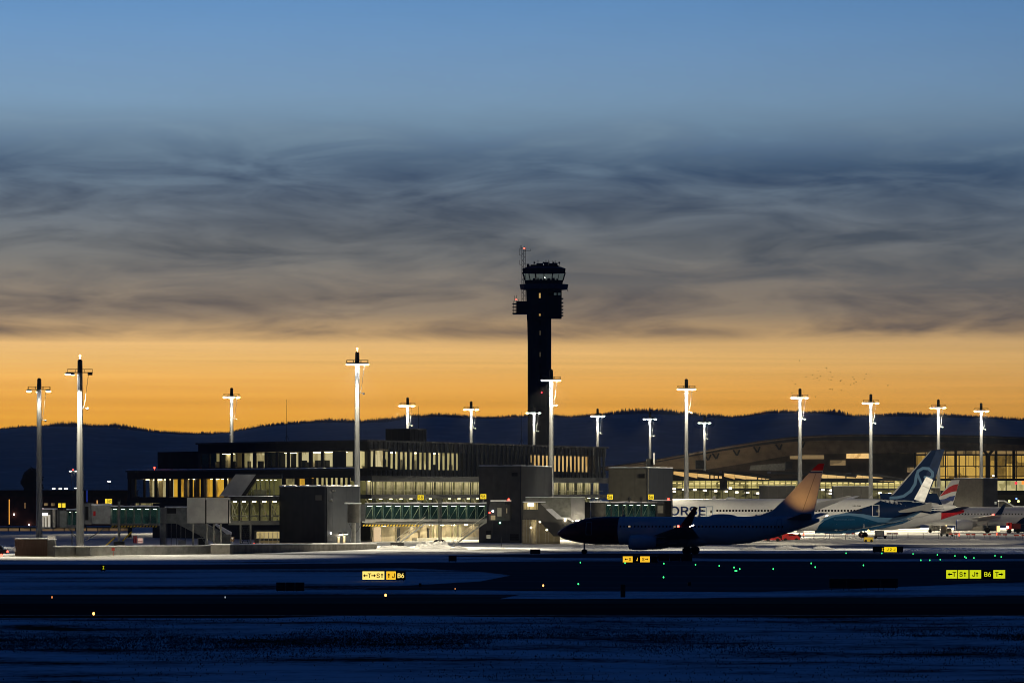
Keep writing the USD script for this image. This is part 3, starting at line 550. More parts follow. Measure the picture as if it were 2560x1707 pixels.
# ground floor under the walkway: warm wall, doors, lit slots
WG = Wall(930, 762, 1200, 806)
gf = thing('loading_front', 'warm lit ground-floor front with doors and columns under the glazed walkway', 'building front', (WG.A[0], WG.A[1], 0))
tg = np.linspace(0, WG.t(1200), 22)
for i in range(21):
    m = MB(); WG.boxt(m, tg[i] + 0.02, tg[i + 1] - 0.02, 0, 2.9, -0.3, rnd.uniform(-0.02, 0.0)); part(gf, 'wall_panel', m, CREAM)
def door(px0, px1, zt, m=WHITEP, lab=None):
    d = bx(gf, 'door', WG, px0, px1, 0.05, zt, 0.02, 0.12, m, lab); a, b = WG.t(px0), WG.t(px1)
    k = MB(); WG.boxt(k, b - .3, b - .2, 1.0, 1.15, 0.12, 0.18); part(d, 'handle', k, FRAME)
door(934, 951, 2.5, glow('lit_doorway', (1.0, 0.72, 0.42), 0.75), 'lit open doorway'); door(990, 999, 2.4, FRAME); door(1068, 1072, 2.3, FRAME)
for px in (1079, 1091, 1125, 1136, 1147):
    bx(gf, 'lit_slot', WG, px, px + 5.2, 0.4, 2.8, 0.01, 0.08, HALL)
for px in (962, 1021, 1050, 1105, 1160, 1188):
    m = MB(); c = WG.p(WG.t(px), 2.2, 0); m.cyl(c, c + (0, 0, 2.9), 0.22, n=10); part(gf, 'column', m, CREAM)
bx(gf, 'ledge', WG, 1010, 1197, 0, 0.55, 1.6, 2.6, PALE); 
for px in (945, 985, 1030, 1062, 1090, 1118, 1150, 1180):
    m = MB(); c = WG.p(WG.t(px), 1.2, 2.78); m.cyl(c, c + (0, 0, .1), 0.3, n=10); part(gf, 'soffit_lamp', m, WALLLAMP)

# ---------------- panelled service blocks ----------------
def block(label, Wl, Wr, zt, ml, mr, nl, nr, vents=(), group='panelled service blocks'):
    t = thing('service_block', label, 'building', (Wl.B[0], Wl.B[1], 0), group=None)
    dp = np.array([0.6, 9.0])
    q = [Wl.A, Wl.B, Wr.B, Wr.B + (-1, 6), Wl.A + (1, 8)]
    part(t, 'core', MB().prism([np.array(q[0]) + (.3, .3), np.array(q[1]) + (0, .4), np.array(q[2]) + (-.3, .3), q[3], q[4]], 0, zt - .1), DARKM)
    for W, m, n in ((Wl, ml, nl), (Wr, mr, nr)):
        ts = np.linspace(0, W.L, n + 1)
        for i in range(n):
            k = MB(); W.boxt(k, ts[i] + .02, ts[i + 1] - .02, 0, zt, -0.2, rnd.uniform(-.012, .012)); part(t, 'panel', k, m)
    part(t, 'roof', MB().prism([np.array(q[0]) + (-.1, -.1), np.array(q[1]) + (0, -.15), np.array(q[2]) + (.1, -.1), q[3], q[4]], zt, zt + .12), DARKM)
    snowline(t, Wl, 1280 + F * Wl.A[0] / Wl.A[1], 1280 + F * Wl.B[0] / Wl.B[1], zt + .12, -.5, .05, .14); snowline(t, Wr, 1280 + F * Wr.A[0] / Wr.A[1], 1280 + F * Wr.B[0] / Wr.B[1], zt + .12, -.5, .05, .14)
    for W, a, b, y0, y1 in vents:
        v = bx(t, 'vent', W, a, b, W.z(a, y1), W.z(a, y0), 0.0, 0.1, FRAME)
        for k in range(4):
            zz = W.z(a, y1) + (k + .5) * (W.z(a, y0) - W.z(a, y1)) / 4; mm = MB(); W.boxt(mm, W.t(a) + .05, W.t(b) - .05, zz - .04, zz + .04, .1, .16); part(v, 'louvre', mm, DARKM)
    return t
WAl, WAr = Wall(698.5, 690, 814.6, 668), Wall(814.6, 668, 899, 684)
bA = block('dark panelled service block with two bright wall lamps, behind the low wall', WAl, WAr, 9.7, mat('black_cladding', (0.009, 0.0105, 0.015), 0.8, var=0.25, scale=0.6, stretch=(1, 1, 0.2), spec=0.05), PANEL2, 4, 5, [(WAl, 790, 806, 1237, 1250)])
WBl, WBr = Wall(1197, 748, 1303, 742), Wall(1303, 742, 1380, 765)
bB = block('tall grey service block directly left of the sloped snowy stair, in the middle', WBl, WBr, 13.4, PANEL, PANEL2, 3, 4, [(WBl, 1280, 1294, 1181, 1190), (WBl, 1276, 1297, 1334, 1350)])
WCl, WCr = Wall(1521, 748, 1620, 742), Wall(1620, 742, 1682, 762)
bC = block('grey service block with a roof antenna unit, behind the airliner lettering', WCl, WCr, 13.1, OLIVE, PANEL2, 3, 5, [(WCl, 1597, 1612, 1184, 1195)])
w = bx(bB, 'window', WBl, 1216, 1228, WBl.z(1220, 1348), WBl.z(1220, 1326), 0.0, 0.08, FRAME); 
k = MB(); WBl.boxt(k, WBl.t(1217), WBl.t(1227), WBl.z(1220, 1346), WBl.z(1220, 1336), 0.08, 0.1); part(w, 'pane', k, lit('dim_pane', (0.15, 0.14, 0.1), (0.3, 0.28, 0.2), 0.8))
for px, py in ((846, 1333), (860, 1332)):
    a = part(bA, 'wall_lamp', MB().box(WAr.p(WAr.t(px), 0.35, WAr.z(px, py)), (0.55, 0.4, 0.3)), FRAME)
    part(a, 'bulb', MB().box(WAr.p(WAr.t(px), 0.4, WAr.z(px, py) - .2), (0.5, 0.4, 0.1)), WALLLAMP)
    kk = MB(); WAr.boxt(kk, WAr.t(px) - .7, WAr.t(px) + .3, 0, WAr.z(px, py) - .5, 0.02, 0.12); part(bA, 'door', kk, CREAM)
for px, py in ((830, 1226), (823, 1251)):
    a = part(bA, 'wall_floodlight', MB().box(WAr.p(WAr.t(px), 0.3, WAr.z(px, py)), (0.5, 0.5, 0.3)), GREYM)
part(bA, 'small_lamp', MB().box(WAr.p(WAr.t(824), 0.2, WAr.z(824, 1332)), (0.2, 0.2, 0.25)), TUBEW)
u = thing('roof_antenna_unit', 'dark cabinet with a white panel antenna on the right service block', 'antenna', (X(1625, 748), 748, 13.2))
part(u, 'cabinet', MB().box((X(1624, 748), 748, (13.25 + Z(1146, 748)) / 2), (1.15, 1.0, Z(1146, 748) - 13.25)), DARKM)
part(u, 'panel_antenna', MB().box((X(1635, 747), 747, Z(1146, 747)), (0.35, 0.25, Z(1132, 747) - Z(1160, 747))), WHITEP)
part(u, 'strut', MB().bar((X(1626, 747), 746.9, 13.3), (X(1634, 747), 746.9, Z(1157, 747)), 0.08).bar((X(1635, 747), 747, 13.3), (X(1635, 747), 747, Z(1158, 747)), 0.1), DARKM)

# ---------------- left gangways, stairs and walls ----------------
def FW(Y, Y2=None): return Wall(-300, Y, 2900, Y2 or Y)          # a plane square to the view at distance Y
def fbox(t, name, Y, px0, px1, py0, py1, depth, m, label=None):
    W = FW(Y); mb = MB(); W.boxt(mb, W.t(px0), W.t(px1), Z(py1, Y), Z(py0, Y), -depth, 0); return part(t, name, mb, m, label)
def fbar(mb, Y, x0, y0, x1, y1, w): return mb.bar(P(x0, y0, Y), P(x1, y1, Y), w)
def fpoly(t, name, Y, pts, depth, m, label=None):
    """A flat plate or solid with the given upright outline, square to the view."""
    import shapely.geometry as sg
    q = np.array([[X(a, Y), Z(b, Y)] for a, b in pts])
    s = trimesh.creation.extrude_polygon(sg.Polygon(q), depth, engine='earcut'); v = s.vertices
    return part(t, name, trimesh.Trimesh(np.column_stack([v[:, 0], Y + v[:, 2], v[:, 1]]), s.faces[:, ::-1], process=False), m, label)
Yg = 690
gang = thing('glazed_gangway', 'raised glazed gangway with crossed steel braces, left of the dark service block', 'gangway', (X(640, Yg), Yg, 0))
fbox(gang, 'roof', Yg, 571, 699, 1240.5, 1252, 4.2, DARKM); fbox(gang, 'floor', Yg, 571, 699, 1301, 1311.5, 4.2, GREYM)
W_ = FW(Yg); m = MB(); W_.boxt(m, W_.t(574), W_.t(699), Z(1301, Yg), Z(1252, Yg), -4.2, -4.1); part(gang, 'back_wall', m, OLIVEL)
snowline(gang, W_, 571, 697, Z(1240.5, Yg), -2, .03, .12)
vx = [575.5, 598, 623.7, 649, 675, 698]
for i in range(5):
    a, b = vx[i], vx[i + 1]
    m = MB(); W_.boxt(m, W_.t(a) - .14, W_.t(a) + .14, Z(1301, Yg), Z(1252, Yg), -.2, 0); part(gang, 'post', m, FRAME)
    g = MB(); g.quad(W_.p(W_.t(a) + .14, -.1, Z(1301, Yg)), W_.p(W_.t(b) - .14, -.1, Z(1301, Yg)), W_.p(W_.t(b) - .14, -.1, Z(1252, Yg)), W_.p(W_.t(a) + .14, -.1, Z(1252, Yg))); part(gang, 'pane', g, GLASS)
    m = MB(); fbar(m, Yg + .7, a + 3, 1256, b - 3, 1300, .14); part(gang, 'brace', m, PALE)
    if i in (0, 1, 4): m = MB(); fbar(m, Yg + .95, b - 2, 1256, a + 3, 1300, .1); part(gang, 'brace', m, PALE)
    m = MB(); W_.boxt(m, W_.t(a) + .25, W_.t(a) + .4, Z(1300, Yg), Z(1253, Yg), -.9, -.75); part(gang, 'inner_post', m, PALE)
    m = MB(); W_.boxt(m, W_.t(a) + .4, W_.t(a) + 1.0, Z(1254.5, Yg), Z(1252.5, Yg), -1.4, -.9); part(gang, 'ceiling_lamp', m, TUBE)
m = MB(); W_.boxt(m, W_.t(577), W_.t(698), Z(1291, Yg), Z(1287.5, Yg), -1.3, -1.2); part(gang, 'handrail', m, PALE)
for px in (601, 626): fbox(gang, 'support_post', Yg + .8, px - 2, px + 2.2, 1311.5, 1236 + 8.5 * F / Yg, .3, GREYM)
m = MB()
for k in range(9): m.box(P(613, 1318 + 5 * k, Yg + 3), (1.1, 0.4, 0.06))
m.bar(P(604, 1314, Yg + 3), P(622, 1360, Yg + 3), .1); m.bar(P(622, 1314, Yg + 3), P(604, 1360, Yg + 3), .1); part(gang, 'ladder_stair', m, DARKM)
Yq = 684
pan = thing('cladded_bridge_end', 'pale metal-clad box on steel posts at the end of the glazed gangway', 'gangway end', (X(520, Yq), Yq, 0))
for a, b in ((467.5, 513.3), (515, 572)):
    fbox(pan, 'panel', Yq, a, b, 1243.5, 1307, 4.0, LIGHTP)
fbox(pan, 'joint_post', Yq - .03, 512.6, 516.2, 1249, 1309, .2, FRAME); fbox(pan, 'joint_post', Yq - .03, 570, 573.5, 1249, 1309, .2, FRAME)
for px in (482.5, 517.5, 534.5, 552): fbox(pan, 'post', Yq + (1.0 if px < 530 else 2.6), px - 2.1, px + 2.1, 1309, 1236 + 8.5 * F / Yq, .3, GREYM)
m = MB(); fbar(m, Yq + 2, 484, 1312, 516, 1362, .07); fbar(m, Yq + 2, 519, 1312, 551, 1362, .07); fbar(m, Yq + 2, 551, 1312, 519, 1362, .07); part(pan, 'brace', m, GREYM)
# sloped covered walk up to the upper gangway
Ys = 706
slo = thing('sloped_walkway', 'sloped walkway with a plain pale metal roof, over the gangway on the left', 'walkway', (X(600, Ys), Ys, Z(1240, Ys)))
fpoly(slo, 'roof', Ys, [(547, 1240.5), (602, 1240), (640, 1185.5), (589, 1185)], .25, LIGHTP)
fpoly(slo, 'edge', Ys - .05, [(602, 1240), (613, 1239.5), (650, 1185.5), (640, 1185.5)], 3.0, FRAME)
fbox(slo, 'header', Ys - .02, 640, 704, 1185, 1196, 3.0, DARK); fbox(slo, 'sill', Ys - .02, 604, 702, 1237, 1241, 3.0, DARKM)
m = MB(); W2 = FW(Ys + 3); W2.boxt(m, W2.t(606), W2.t(704), Z(1240, Ys), Z(1196, Ys), -.1, 0); part(slo, 'back_wall', m, OLIVEL)
for i, px in enumerate((618, 629, 641, 651.5, 663, 674, 685)):
    top = max(1197, 1240 - (px - 604) * 1.46); m = MB(); fbar(m, Ys + .9, px, top + 1, px, 1238, .15); part(slo, 'inner_post', m, PALE)
    m = MB(); m.box(P(px + 3, top + 2.5, Ys + 1.3), (.4, .4, .08)); part(slo, 'ceiling_lamp', m, TUBE)
fbox(slo, 'inner_box', Ys + 1.6, 634, 666, 1223, 1237, .6, mat('white_cabinet', (0.6, 0.6, 0.5), .6))
fpoly(slo, 'pane', Ys + .2, [(613, 1238), (699, 1238), (699, 1196), (643, 1196)], .02, GLASS)
# grey rotunda and enclosed stair leading down to the right
Yr = 700
st = thing('enclosed_stair', 'grey enclosed stair running down to the right from the jet bridge rotunda', 'stair', (X(450, Yr), Yr, 0))
m = MB(); m.cyl(P(407, 1308, Yr) , P(407, 1268, Yr), .72, n=20); part(st, 'rotunda', m, GREYM, smooth=40)
m = MB(); m.cyl((X(407, Yr), Yr, 0), P(407, 1309, Yr), .5, n=16); part(st, 'rotunda_column', m, GREYM, smooth=40)
fbox(st, 'landing_box', Yr - .2, 415, 469, 1268, 1308, 3.4, mat('stair_grey', (0.23, 0.235, 0.21), .55))
fbox(st, 'landing_window', Yr - .26, 418, 440, 1270, 1283, .1, FRAME)
fpoly(st, 'flight', Yr - .1, [(441, 1308.2), (469, 1282), (560, 1334), (576, 1334), (576, 1365), (553, 1365)], 2.4, LOOKS['stair_grey'])
fpoly(st, 'snowy_roof_edge', Yr - .14, [(536, 1311), (540, 1309), (566, 1324), (577, 1330), (577, 1335), (566, 1335)], 2.6, SNOWCAP)
fbox(st, 'roof', Yr - .3, 412, 470, 1265.5, 1268, 3.6, SNOWCAP)
for px in (417, 428, 441, 452, 464): fbox(st, 'post', Yr + 1.0, px - .8, px + .8, 1308, 1363, .12, GREYM)
fbox(st, 'door_frame', Yr - .16, 494, 514, 1344, 1365, .08, PALE); fbox(st, 'door', Yr - .2, 496, 512, 1346, 1365, .05, FRAME)
ub = single('utility_cabinet', MB().box((X(455, 690), 690, .55), (1.3, .8, 1.1)).box((X(451, 689.5), 689.5, .7), (.35, .1, .3)), LIGHTP, 'small pale cabinet standing under the enclosed grey stair', 'cabinet')
# lit store under the gangway, with barrel-shaped cover
Yw = 712
sto = thing('lit_store', 'lit yellow store with a curved awning under the glazed gangway', 'shelter', (X(670, Yw), Yw, 0))
m = MB(); W3 = FW(Yw + 3); W3.boxt(m, W3.t(636), W3.t(702), 0, Z(1326, Yw), -.1, 0); part(sto, 'back_wall', m, DARKM)
import shapely.geometry as sg
arc = [(X(640, Yw), 0.3 + Z(1350, Yw) * 0)] 
m = MB(); n = 8
for i in range(n):
    a0, a1 = math.pi / 2 * i / n, math.pi / 2 * (i + 1) / n
    f = lambda a: (1.5 * math.cos(a), Z(1345, Yw) + (Z(1328.5, Yw) - Z(1345, Yw)) * math.sin(a))
    (d0, z0), (d1, z1) = f(a0), f(a1)
    m.quad((X(641, Yw), Yw - d0 + 1.5, z0), (X(700, Yw), Yw - d0 + 1.5, z0), (X(700, Yw), Yw - d1 + 1.5, z1), (X(641, Yw), Yw - d1 + 1.5, z1))
part(sto, 'awning', m, lit('lit_awning', (.3, .22, .08), (.55, .42, .18), .8, (.5, .5, .5)))  # the awning itself emits, for the lamp light coming through the fabric
for px in (641, 650, 660, 671, 682, 693): fbox(sto, 'rib', Yw - .05, px - .7, px + .7, 1330, 1361, .1, PALE)
for px in (650, 670, 690): m = MB(); m.box(P(px, 1331, Yw + 2.2), (.7, .25, .1)); part(sto, 'lamp', m, TUBE)
fbox(sto, 'shelf', Yw + 1.5, 641, 700, 1351, 1362, .5, CREAM)
tr = thing('red_snow_tractor', 'small red tractor parked before the lit store under the gangway', 'tractor', (X(645, 672), 672, 0))
YT = 672
m = MB(); m.box(P(650, 1363, YT), (1.9, 1.1, .55)).box(P(640, 1361.5, YT), (.7, 1.0, .5)); part(tr, 'body', m, REDP)
fbox(tr, 'cab', YT - .3, 637, 647, 1346, 1360, .9, FRAME); m = MB(); 
for px, r in ((636, .32), (656, .42)): m.cyl((X(px, YT), YT - .7, r), (X(px, YT), YT - .45, r), r, n=14)
part(tr, 'wheels', m, BLACK); fbox(tr, 'lamp', YT - .62, 634, 635.5, 1356, 1358, .1, REDLAMP)
ys = thing('give_way_sign', 'small grey sign panel with a white triangle on a pole', 'sign', (X(580, 676), 676, 0))
fbox(ys, 'board', 676, 576.5, 585.5, 1341, 1353, .06, mat('brown_board', (0.16, 0.1, 0.06), .6)); fpoly(ys, 'triangle', 675.9, [(578, 1343), (584, 1343), (581, 1349)], .03, WHITEP); fbox(ys, 'pole', 676.1, 580.4, 581.4, 1353, 1368, .06, GREYM)

# ---------------- low walls ----------------
def lowwall(name, lab, pts, h, th, m, panels):
    t = thing(name, lab, 'low wall', (pts[0][0], pts[0][1], 0))
    W = Wall(pts[0][2], pts[0][1], pts[1][2], pts[1][1]); ts = np.linspace(0, W.L, panels + 1)
    hs = [h[0] + (h[1] - h[0]) * k / panels for k in range(panels + 1)]
    for i in range(panels):
        mb = MB(); a, b = ts[i] + .015, ts[i + 1] - .015
        mb.hexa([W.p(a, 0, -.1), W.p(b, 0, -.1), W.p(b, -th, -.1), W.p(a, -th, -.1), W.p(a, 0, hs[i]), W.p(b, 0, hs[i + 1]), W.p(b, -th, hs[i + 1]), W.p(a, -th, hs[i])]); part(t, 'wall_panel', mb, m)
    n = 40; tt = np.linspace(0, W.L, n + 1); mb = MB()
    for i in range(n):
        z0 = h[0] + (h[1] - h[0]) * i / n; z1 = h[0] + (h[1] - h[0]) * (i + 1) / n
        e0, e1 = [.08 + .1 * meshkit.noise(np.array([q * .7, 3.3, 1]), 4) for q in (tt[i], tt[i + 1])]
        mb.hexa([W.p(tt[i], .02, z0), W.p(tt[i + 1], .02, z1), W.p(tt[i + 1], -th, z1), W.p(tt[i], -th, z0), W.p(tt[i], .0, z0 + e0), W.p(tt[i + 1], .0, z1 + e1), W.p(tt[i + 1], -th, z1 + e1), W.p(tt[i], -th, z0 + e0)])
    part(t, 'snow_cap', mb, SNOWCAP); return t
Y1, Y2 = 586, 612
lowwall('concrete_wall', 'low pale concrete wall with snow on top, left, under the jet bridge', [(X(137, Y1), Y1, 137), (X(574, Y2), Y2, 574)], (Z(1366.5, Y1), Z(1363.5, Y2)), .4, CONC, 11)
Y3, Y4 = 606, 664
lowwall('dark_wall', 'dark low wall running from the panelled service block foot to the right, mid-left', [(X(575, Y3), Y3, 575), (X(943, Y4), Y4, 943)], (Z(1361.5, Y3), Z(1359, Y4)), 3.0, CONCD, 10)
blk = thing('ribbed_cabin', 'brown ribbed cabin lit red by a tail lamp, near the left edge', 'cabin', (X(80, 588), 588, 0))
Yc = 588
fbox(blk, 'front', Yc, 37, 118, 1347, 1394, 2.4, mat('brown_ribbed', (0.16, 0.10, 0.07), .6, var=.3, scale=8, stretch=(4, 1, .1)))
fbox(blk, 'end_wall', Yc + .3, 118.2, 137, 1348, 1394, 2.0, CONC); fbox(blk, 'roof', Yc - .1, 36, 119, 1345, 1347, 2.6, SNOWCAP); fbox(blk, 'end_roof', Yc + .2, 118.5, 138, 1346.5, 1349, 2.2, SNOWCAP)
fbox(blk, 'roof_hatch', Yc + 1.2, 119, 136, 1340, 1346, 1.2, LIGHTP); fbox(blk, 'notice', Yc - .06, 34, 40, 1367, 1377, .1, WHITEP)
for px in np.arange(41, 117, 4.0): fbox(blk, 'rib', Yc - .06, px, px + 1.3, 1349, 1393, .07, LOOKS['brown_ribbed'])
car = thing('dark_car', 'dark car with glowing red tail lamps at the left edge', 'car', (X(2, 586), 586, 0))
m = MB(); m.hexa([(X(-60, 586), 584.6, .35), (X(18, 586), 584.6, .35), (X(18, 586), 586.3, .35), (X(-60, 586), 586.3, .35), (X(-60, 586), 584.7, .95), (X(18, 586), 584.7, .95), (X(18, 586), 586.2, .95), (X(-60, 586), 586.2, .95)]).hexa([(X(-50, 586), 584.7, .95), (X(12, 586), 584.7, .95), (X(12, 586), 586.2, .95), (X(-50, 586), 586.2, .95), (X(-38, 586), 584.9, 1.5), (X(5, 586), 584.9, 1.5), (X(5, 586), 586.0, 1.5), (X(-38, 586), 586.0, 1.5)])
part(car, 'body', m, mat('dark_car_paint', (0.02, 0.02, 0.025), .3)); m = MB(); m.hexa([(X(-46, 586), 584.68, 1.0), (X(9, 586), 584.68, 1.0), (X(9, 586), 584.9, 1.0), (X(-46, 586), 584.9, 1.0), (X(-37, 586), 584.85, 1.44), (X(3, 586), 584.85, 1.44), (X(3, 586), 585, 1.44), (X(-37, 586), 585, 1.44)]); part(car, 'window', m, GLASSD)
for px in (-46, 5): m = MB(); m.cyl((X(px, 586), 584.55, .33), (X(px, 586), 584.8, .33), .33, n=14); part(car, 'wheel', m, BLACK)
for px, py, r in ((3, 1387, .2), (19, 1378, .14)): part(car, 'tail_lamp', MB().ball(P(px, py, 584.5), r), REDLAMP)
fl = single('concrete_footing', MB().box((X(209, 589), 589, .55), (1.9, 1.6, 1.1)).box((X(209, 589), 589, 1.15), (2.0, 1.7, .12)), CONC, 'square concrete footing at the base of the near floodlight mast', 'footing')

# ---------------- jet bridges ----------------
def gate_sign(px0, px1, py0, py1, Y, text, foot, lab):
    t = thing('gate_sign', lab, 'sign', (X((px0 + px1) / 2, Y), Y, Z(foot, Y)))
    fbox(t, 'box', Y, px0 - .8, px1 + .8, py0 - .8, py1 + .8, .3, FRAME)
    fbox(t, 'face', Y - .04, px0, px1, py0, py1, .03, YGLOW)
    if text:
        tm = meshkit.text_mesh(text, (py1 - py0) * .62 * Y / F, .02, True); v = tm.vertices; s = (px1 - px0) * .72 * Y / F / np.ptp(v[:, 0])
        vv = np.column_stack([X((px0 + px1) / 2, Y) + (v[:, 0] - v[:, 0].mean()) * min(s, 1.2), Y - .08 + 0 * v[:, 0], Z((py0 + py1) / 2, Y) + v[:, 1] - (v[:, 1].max() + v[:, 1].min()) / 2])
        part(t, 'number', trimesh.Trimesh(vv, tm.faces, process=False), mat('sign_black', (0.02, 0.015, 0.01), .6))
    m = MB().bar(P((px0 + px1) / 2, py1, Y + .2), P((px0 + px1) / 2, foot, Y + .2), .12); part(t, 'post', m, GREYM)
    return t
def tunnel(t, Y, px0, px1, py0, py1, floor, n, steel=GREENST, depth=3.0, glasspane=GLASSG, diag=True, lampm=TUBEW):
    W = FW(Y); z0, z1 = Z(py1, Y), Z(py0, Y)
    for nm, a, b, m in (('roof', z1, z1 + .25, DARKM), ('floor_beam', Z(floor, Y), z0, GREYM)):
        mb = MB(); W.boxt(mb, W.t(px0), W.t(px1), a, b, -depth, .05); part(t, nm, mb, m)
    snowline(t, W, px0, px1, z1 + .25, -depth * .6, .0, .2)
    mb = MB(); W.boxt(mb, W.t(px0), W.t(px1), z0, z1, -depth, -depth + .1); part(t, 'back_wall', mb, GREENL)
    ts = np.linspace(W.t(px0), W.t(px1), n + 1)
    for i in range(n):
        a, b = ts[i], ts[i + 1]
        m = MB(); W.boxt(m, a - .05, a + .05, z0, z1, -.1, .02); part(t, 'mullion', m, steel)
        m = MB(); W.boxt(m, b - .34, b - .2, z0, z1, -.75, -.6); part(t, 'inner_post', m, PALE)
        if diag: m = MB(); m.bar(W.p(a + .15, -.65, z0 + .1), W.p(b - .3, -.65, z1 - .25), .09); part(t, 'brace', m, PALE)
        g = MB(); g.quad(W.p(a + .05, -.05, z0), W.p(b - .05, -.05, z0), W.p(b - .05, -.05, z1), W.p(a + .05, -.05, z1)); part(t, 'pane', g, glasspane)
        if lampm and i >= 0: m = MB(); W.boxt(m, a + .35, b - .35, z1 - .16, z1 - .08, -1.7, -1.45); part(t, 'ceiling_lamp', m, lampm)
def hazard(t, Y, px0, px1, py0, py1, n):
    W = FW(Y); ts = np.linspace(W.t(px0), W.t(px1), n * 2 + 1); z0, z1 = Z(py1, Y), Z(py0, Y); k = (z1 - z0)
    a, b = MB(), MB()
    W.boxt(a, ts[0], ts[-1], z0, z1, -.1, 0)
    for i in range(n):
        q = [W.p(ts[2 * i], .01, z0), W.p(ts[2 * i + 1], .01, z0), W.p(ts[2 * i + 1] + k * .6, .01, z1), W.p(ts[2 * i] + k * .6, .01, z1)]
        b.quad(*q)
    p = part(t, 'hazard_board', a, FRAME); part(p, 'yellow_stripes', b, YELLOW)
# middle bridge
Yj = 698
jb = thing('jet_bridge', 'green glazed jet bridge with diagonal struts, right of the dark service block', 'jet bridge', (X(1060, Yj), Yj, 0))
tunnel(jb, Yj, 912, 1216, 1262.5, 1297, 1306, 13)
m = MB(); m.cyl(P(884, 1306, Yj - 30), P(884, 1259, Yj - 30), .97, n=24); part(jb, 'rotunda', m, mat('rotunda_grey', (0.07, 0.068, 0.063), .6), smooth=40)
m = MB(); m.cyl((X(884, Yj - 30), Yj - 30, 0), P(884, 1306, Yj - 30), .35, n=14); part(jb, 'rotunda_column', m, GREYM, smooth=40)
fbox(jb, 'rotunda_roof', Yj - 31, 861, 902, 1256, 1259, 2.4, SNOWCAP); fbox(jb, 'collar', Yj - .3, 900, 913, 1260, 1303, 3.4, DARKM)
fbox(jb, 'floor_duct', Yj - .25, 905, 937, 1298, 1306, .3, GREYM)
fbox(jb, 'lower_beam', Yj - .05, 912, 1216, 1304, 1309, 1.2, mat('beam_grey', (0.10, 0.10, 0.095), .5)); hazard(jb, Yj - .2, 906, 1058, 1310.5, 1315, 20)
fbox(jb, 'cab', Yj - .6, 1222, 1274, 1262, 1301, 4.2, mat('cab_dark', (0.035, 0.035, 0.037), .5)); fbox(jb, 'cab_roof', Yj - .8, 1226, 1278, 1250, 1252.5, 4.4, SNOWCAP); fbox(jb, 'cab_upper', Yj - .6, 1226, 1262, 1252.5, 1262, 4.0, DARKM)
fbox(jb, 'cab_window', Yj - .64, 1243, 1254, 1269, 1290, .05, mat('cab_blind', (.25, .24, .2), .5)); fbox(jb, 'cab_panel', Yj - .64, 1227, 1238, 1288, 1299, .05, CREAM); fbox(jb, 'cab_light_strip', Yj - .64, 1265, 1268, 1270, 1282, .05, CREAM); fbox(jb, 'bellows', Yj - .4, 1268, 1279, 1255, 1298, 4, BLACK)
part(jb, 'white_lamp', MB().ball(P(1232, 1277, Yj - .8), .16), glow('cool_lamp', (.85, .95, 1), 12)); part(jb, 'red_lamp', MB().ball(P(1224, 1281, Yj - .8), .14), REDLAMP); part(jb, 'green_lamp', MB().ball(P(1250, 1306, Yj - .8), .17), glow('green_lamp', (.1, 1, .45), 10)); part(jb, 'beacon', MB().ball(P(1272, 1248, Yj - .8), .17), REDLAMP)
m = MB(); 
for px in (1097.5, 1102.5): fbox(jb, 'lift_column', Yj - .9, px - 1.6, px + 1.6, 1245, 1358, .35, DARKM)
fbox(jb, 'column_cap', Yj - .95, 1095, 1105, 1243, 1247, .5, DARKM)
W4 = FW(Yj - .9); m = MB(); m.cyl((X(1092, Yj), Yj - 1.6, .55), (X(1092, Yj), Yj - 1.2, .55), .55, n=16).cyl((X(1107, Yj), Yj - 1.6, .55), (X(1107, Yj), Yj - 1.2, .55), .55, n=16); part(jb, 'wheel', m, BLACK)
fbox(jb, 'bogie', Yj - 1.0, 1090, 1110, 1350, 1362, 1.2, DARKM); fbox(jb, 'lit_panel', Yj + 3.2, 1185, 1198, 1306, 1313, .2, CREAM)
cab_ = MB(); pts = [P(873 + 3 * k, 1308 + 22 * math.sin(math.pi * k / 10), Yj - 30) for k in range(11)]
for a, b in zip(pts, pts[1:]): cab_.bar(a, b, .07)
part(jb, 'hanging_cable', cab_, BLACK)
for j, (x0, y0, x1, y1, Y, lab) in enumerate(((1064, 1307, 988, 1365, 690, 'steel service stair under the middle of the green jet bridge'), (1216, 1303, 1131, 1369, 684, 'steel service stair rising to the jet bridge cab, left of the grey block'))):
    t = thing('service_stair', lab, 'stair', (X(x1, Y), Y, 0)); e = np.array(P(x1, y1, Y)); e[2] = 0.1; s = np.array(P(x0, y0, Y))
    for dy in (0, 1.0):
        o = np.array([0, dy, 0]); part(t, 'stringer', MB().bar(s + o, e + o, .1, .24), GREYM)
        for hh in (.55, 1.05): part(t, 'handrail', MB().bar(s + o + (0, 0, hh), e + o + (0, 0, hh), .06), PALE if hh > 1 else GREYM)
        for k in range(0, 9): q = e + (s - e) * (k + .3) / 9 + o; part(t, 'baluster', MB().bar(q, q + (0, 0, 1.05), .04), GREYM)
    for k in range(18): q = e + (s - e) * (k + .5) / 18; part(t, 'tread', MB().box(q + (0, .5, 0), (.26, .96, .04)), GREYM)
    if j == 0: part(t, 'wheel_base', MB().box((e[0] + .3, Y + .5, .35), (2.2, 1.3, .7)), BLACK)
gate_sign(1044, 1059.5, 1237, 1249, Yj + .5, '58', 1259, 'yellow lit gate number sign on the jet bridge roof, left of the two reading 58')
gate_sign(1201, 1215.5, 1234.5, 1246.5, Yj - .1, '58', 1258, 'yellow lit gate number sign 58 nearest the grey block')
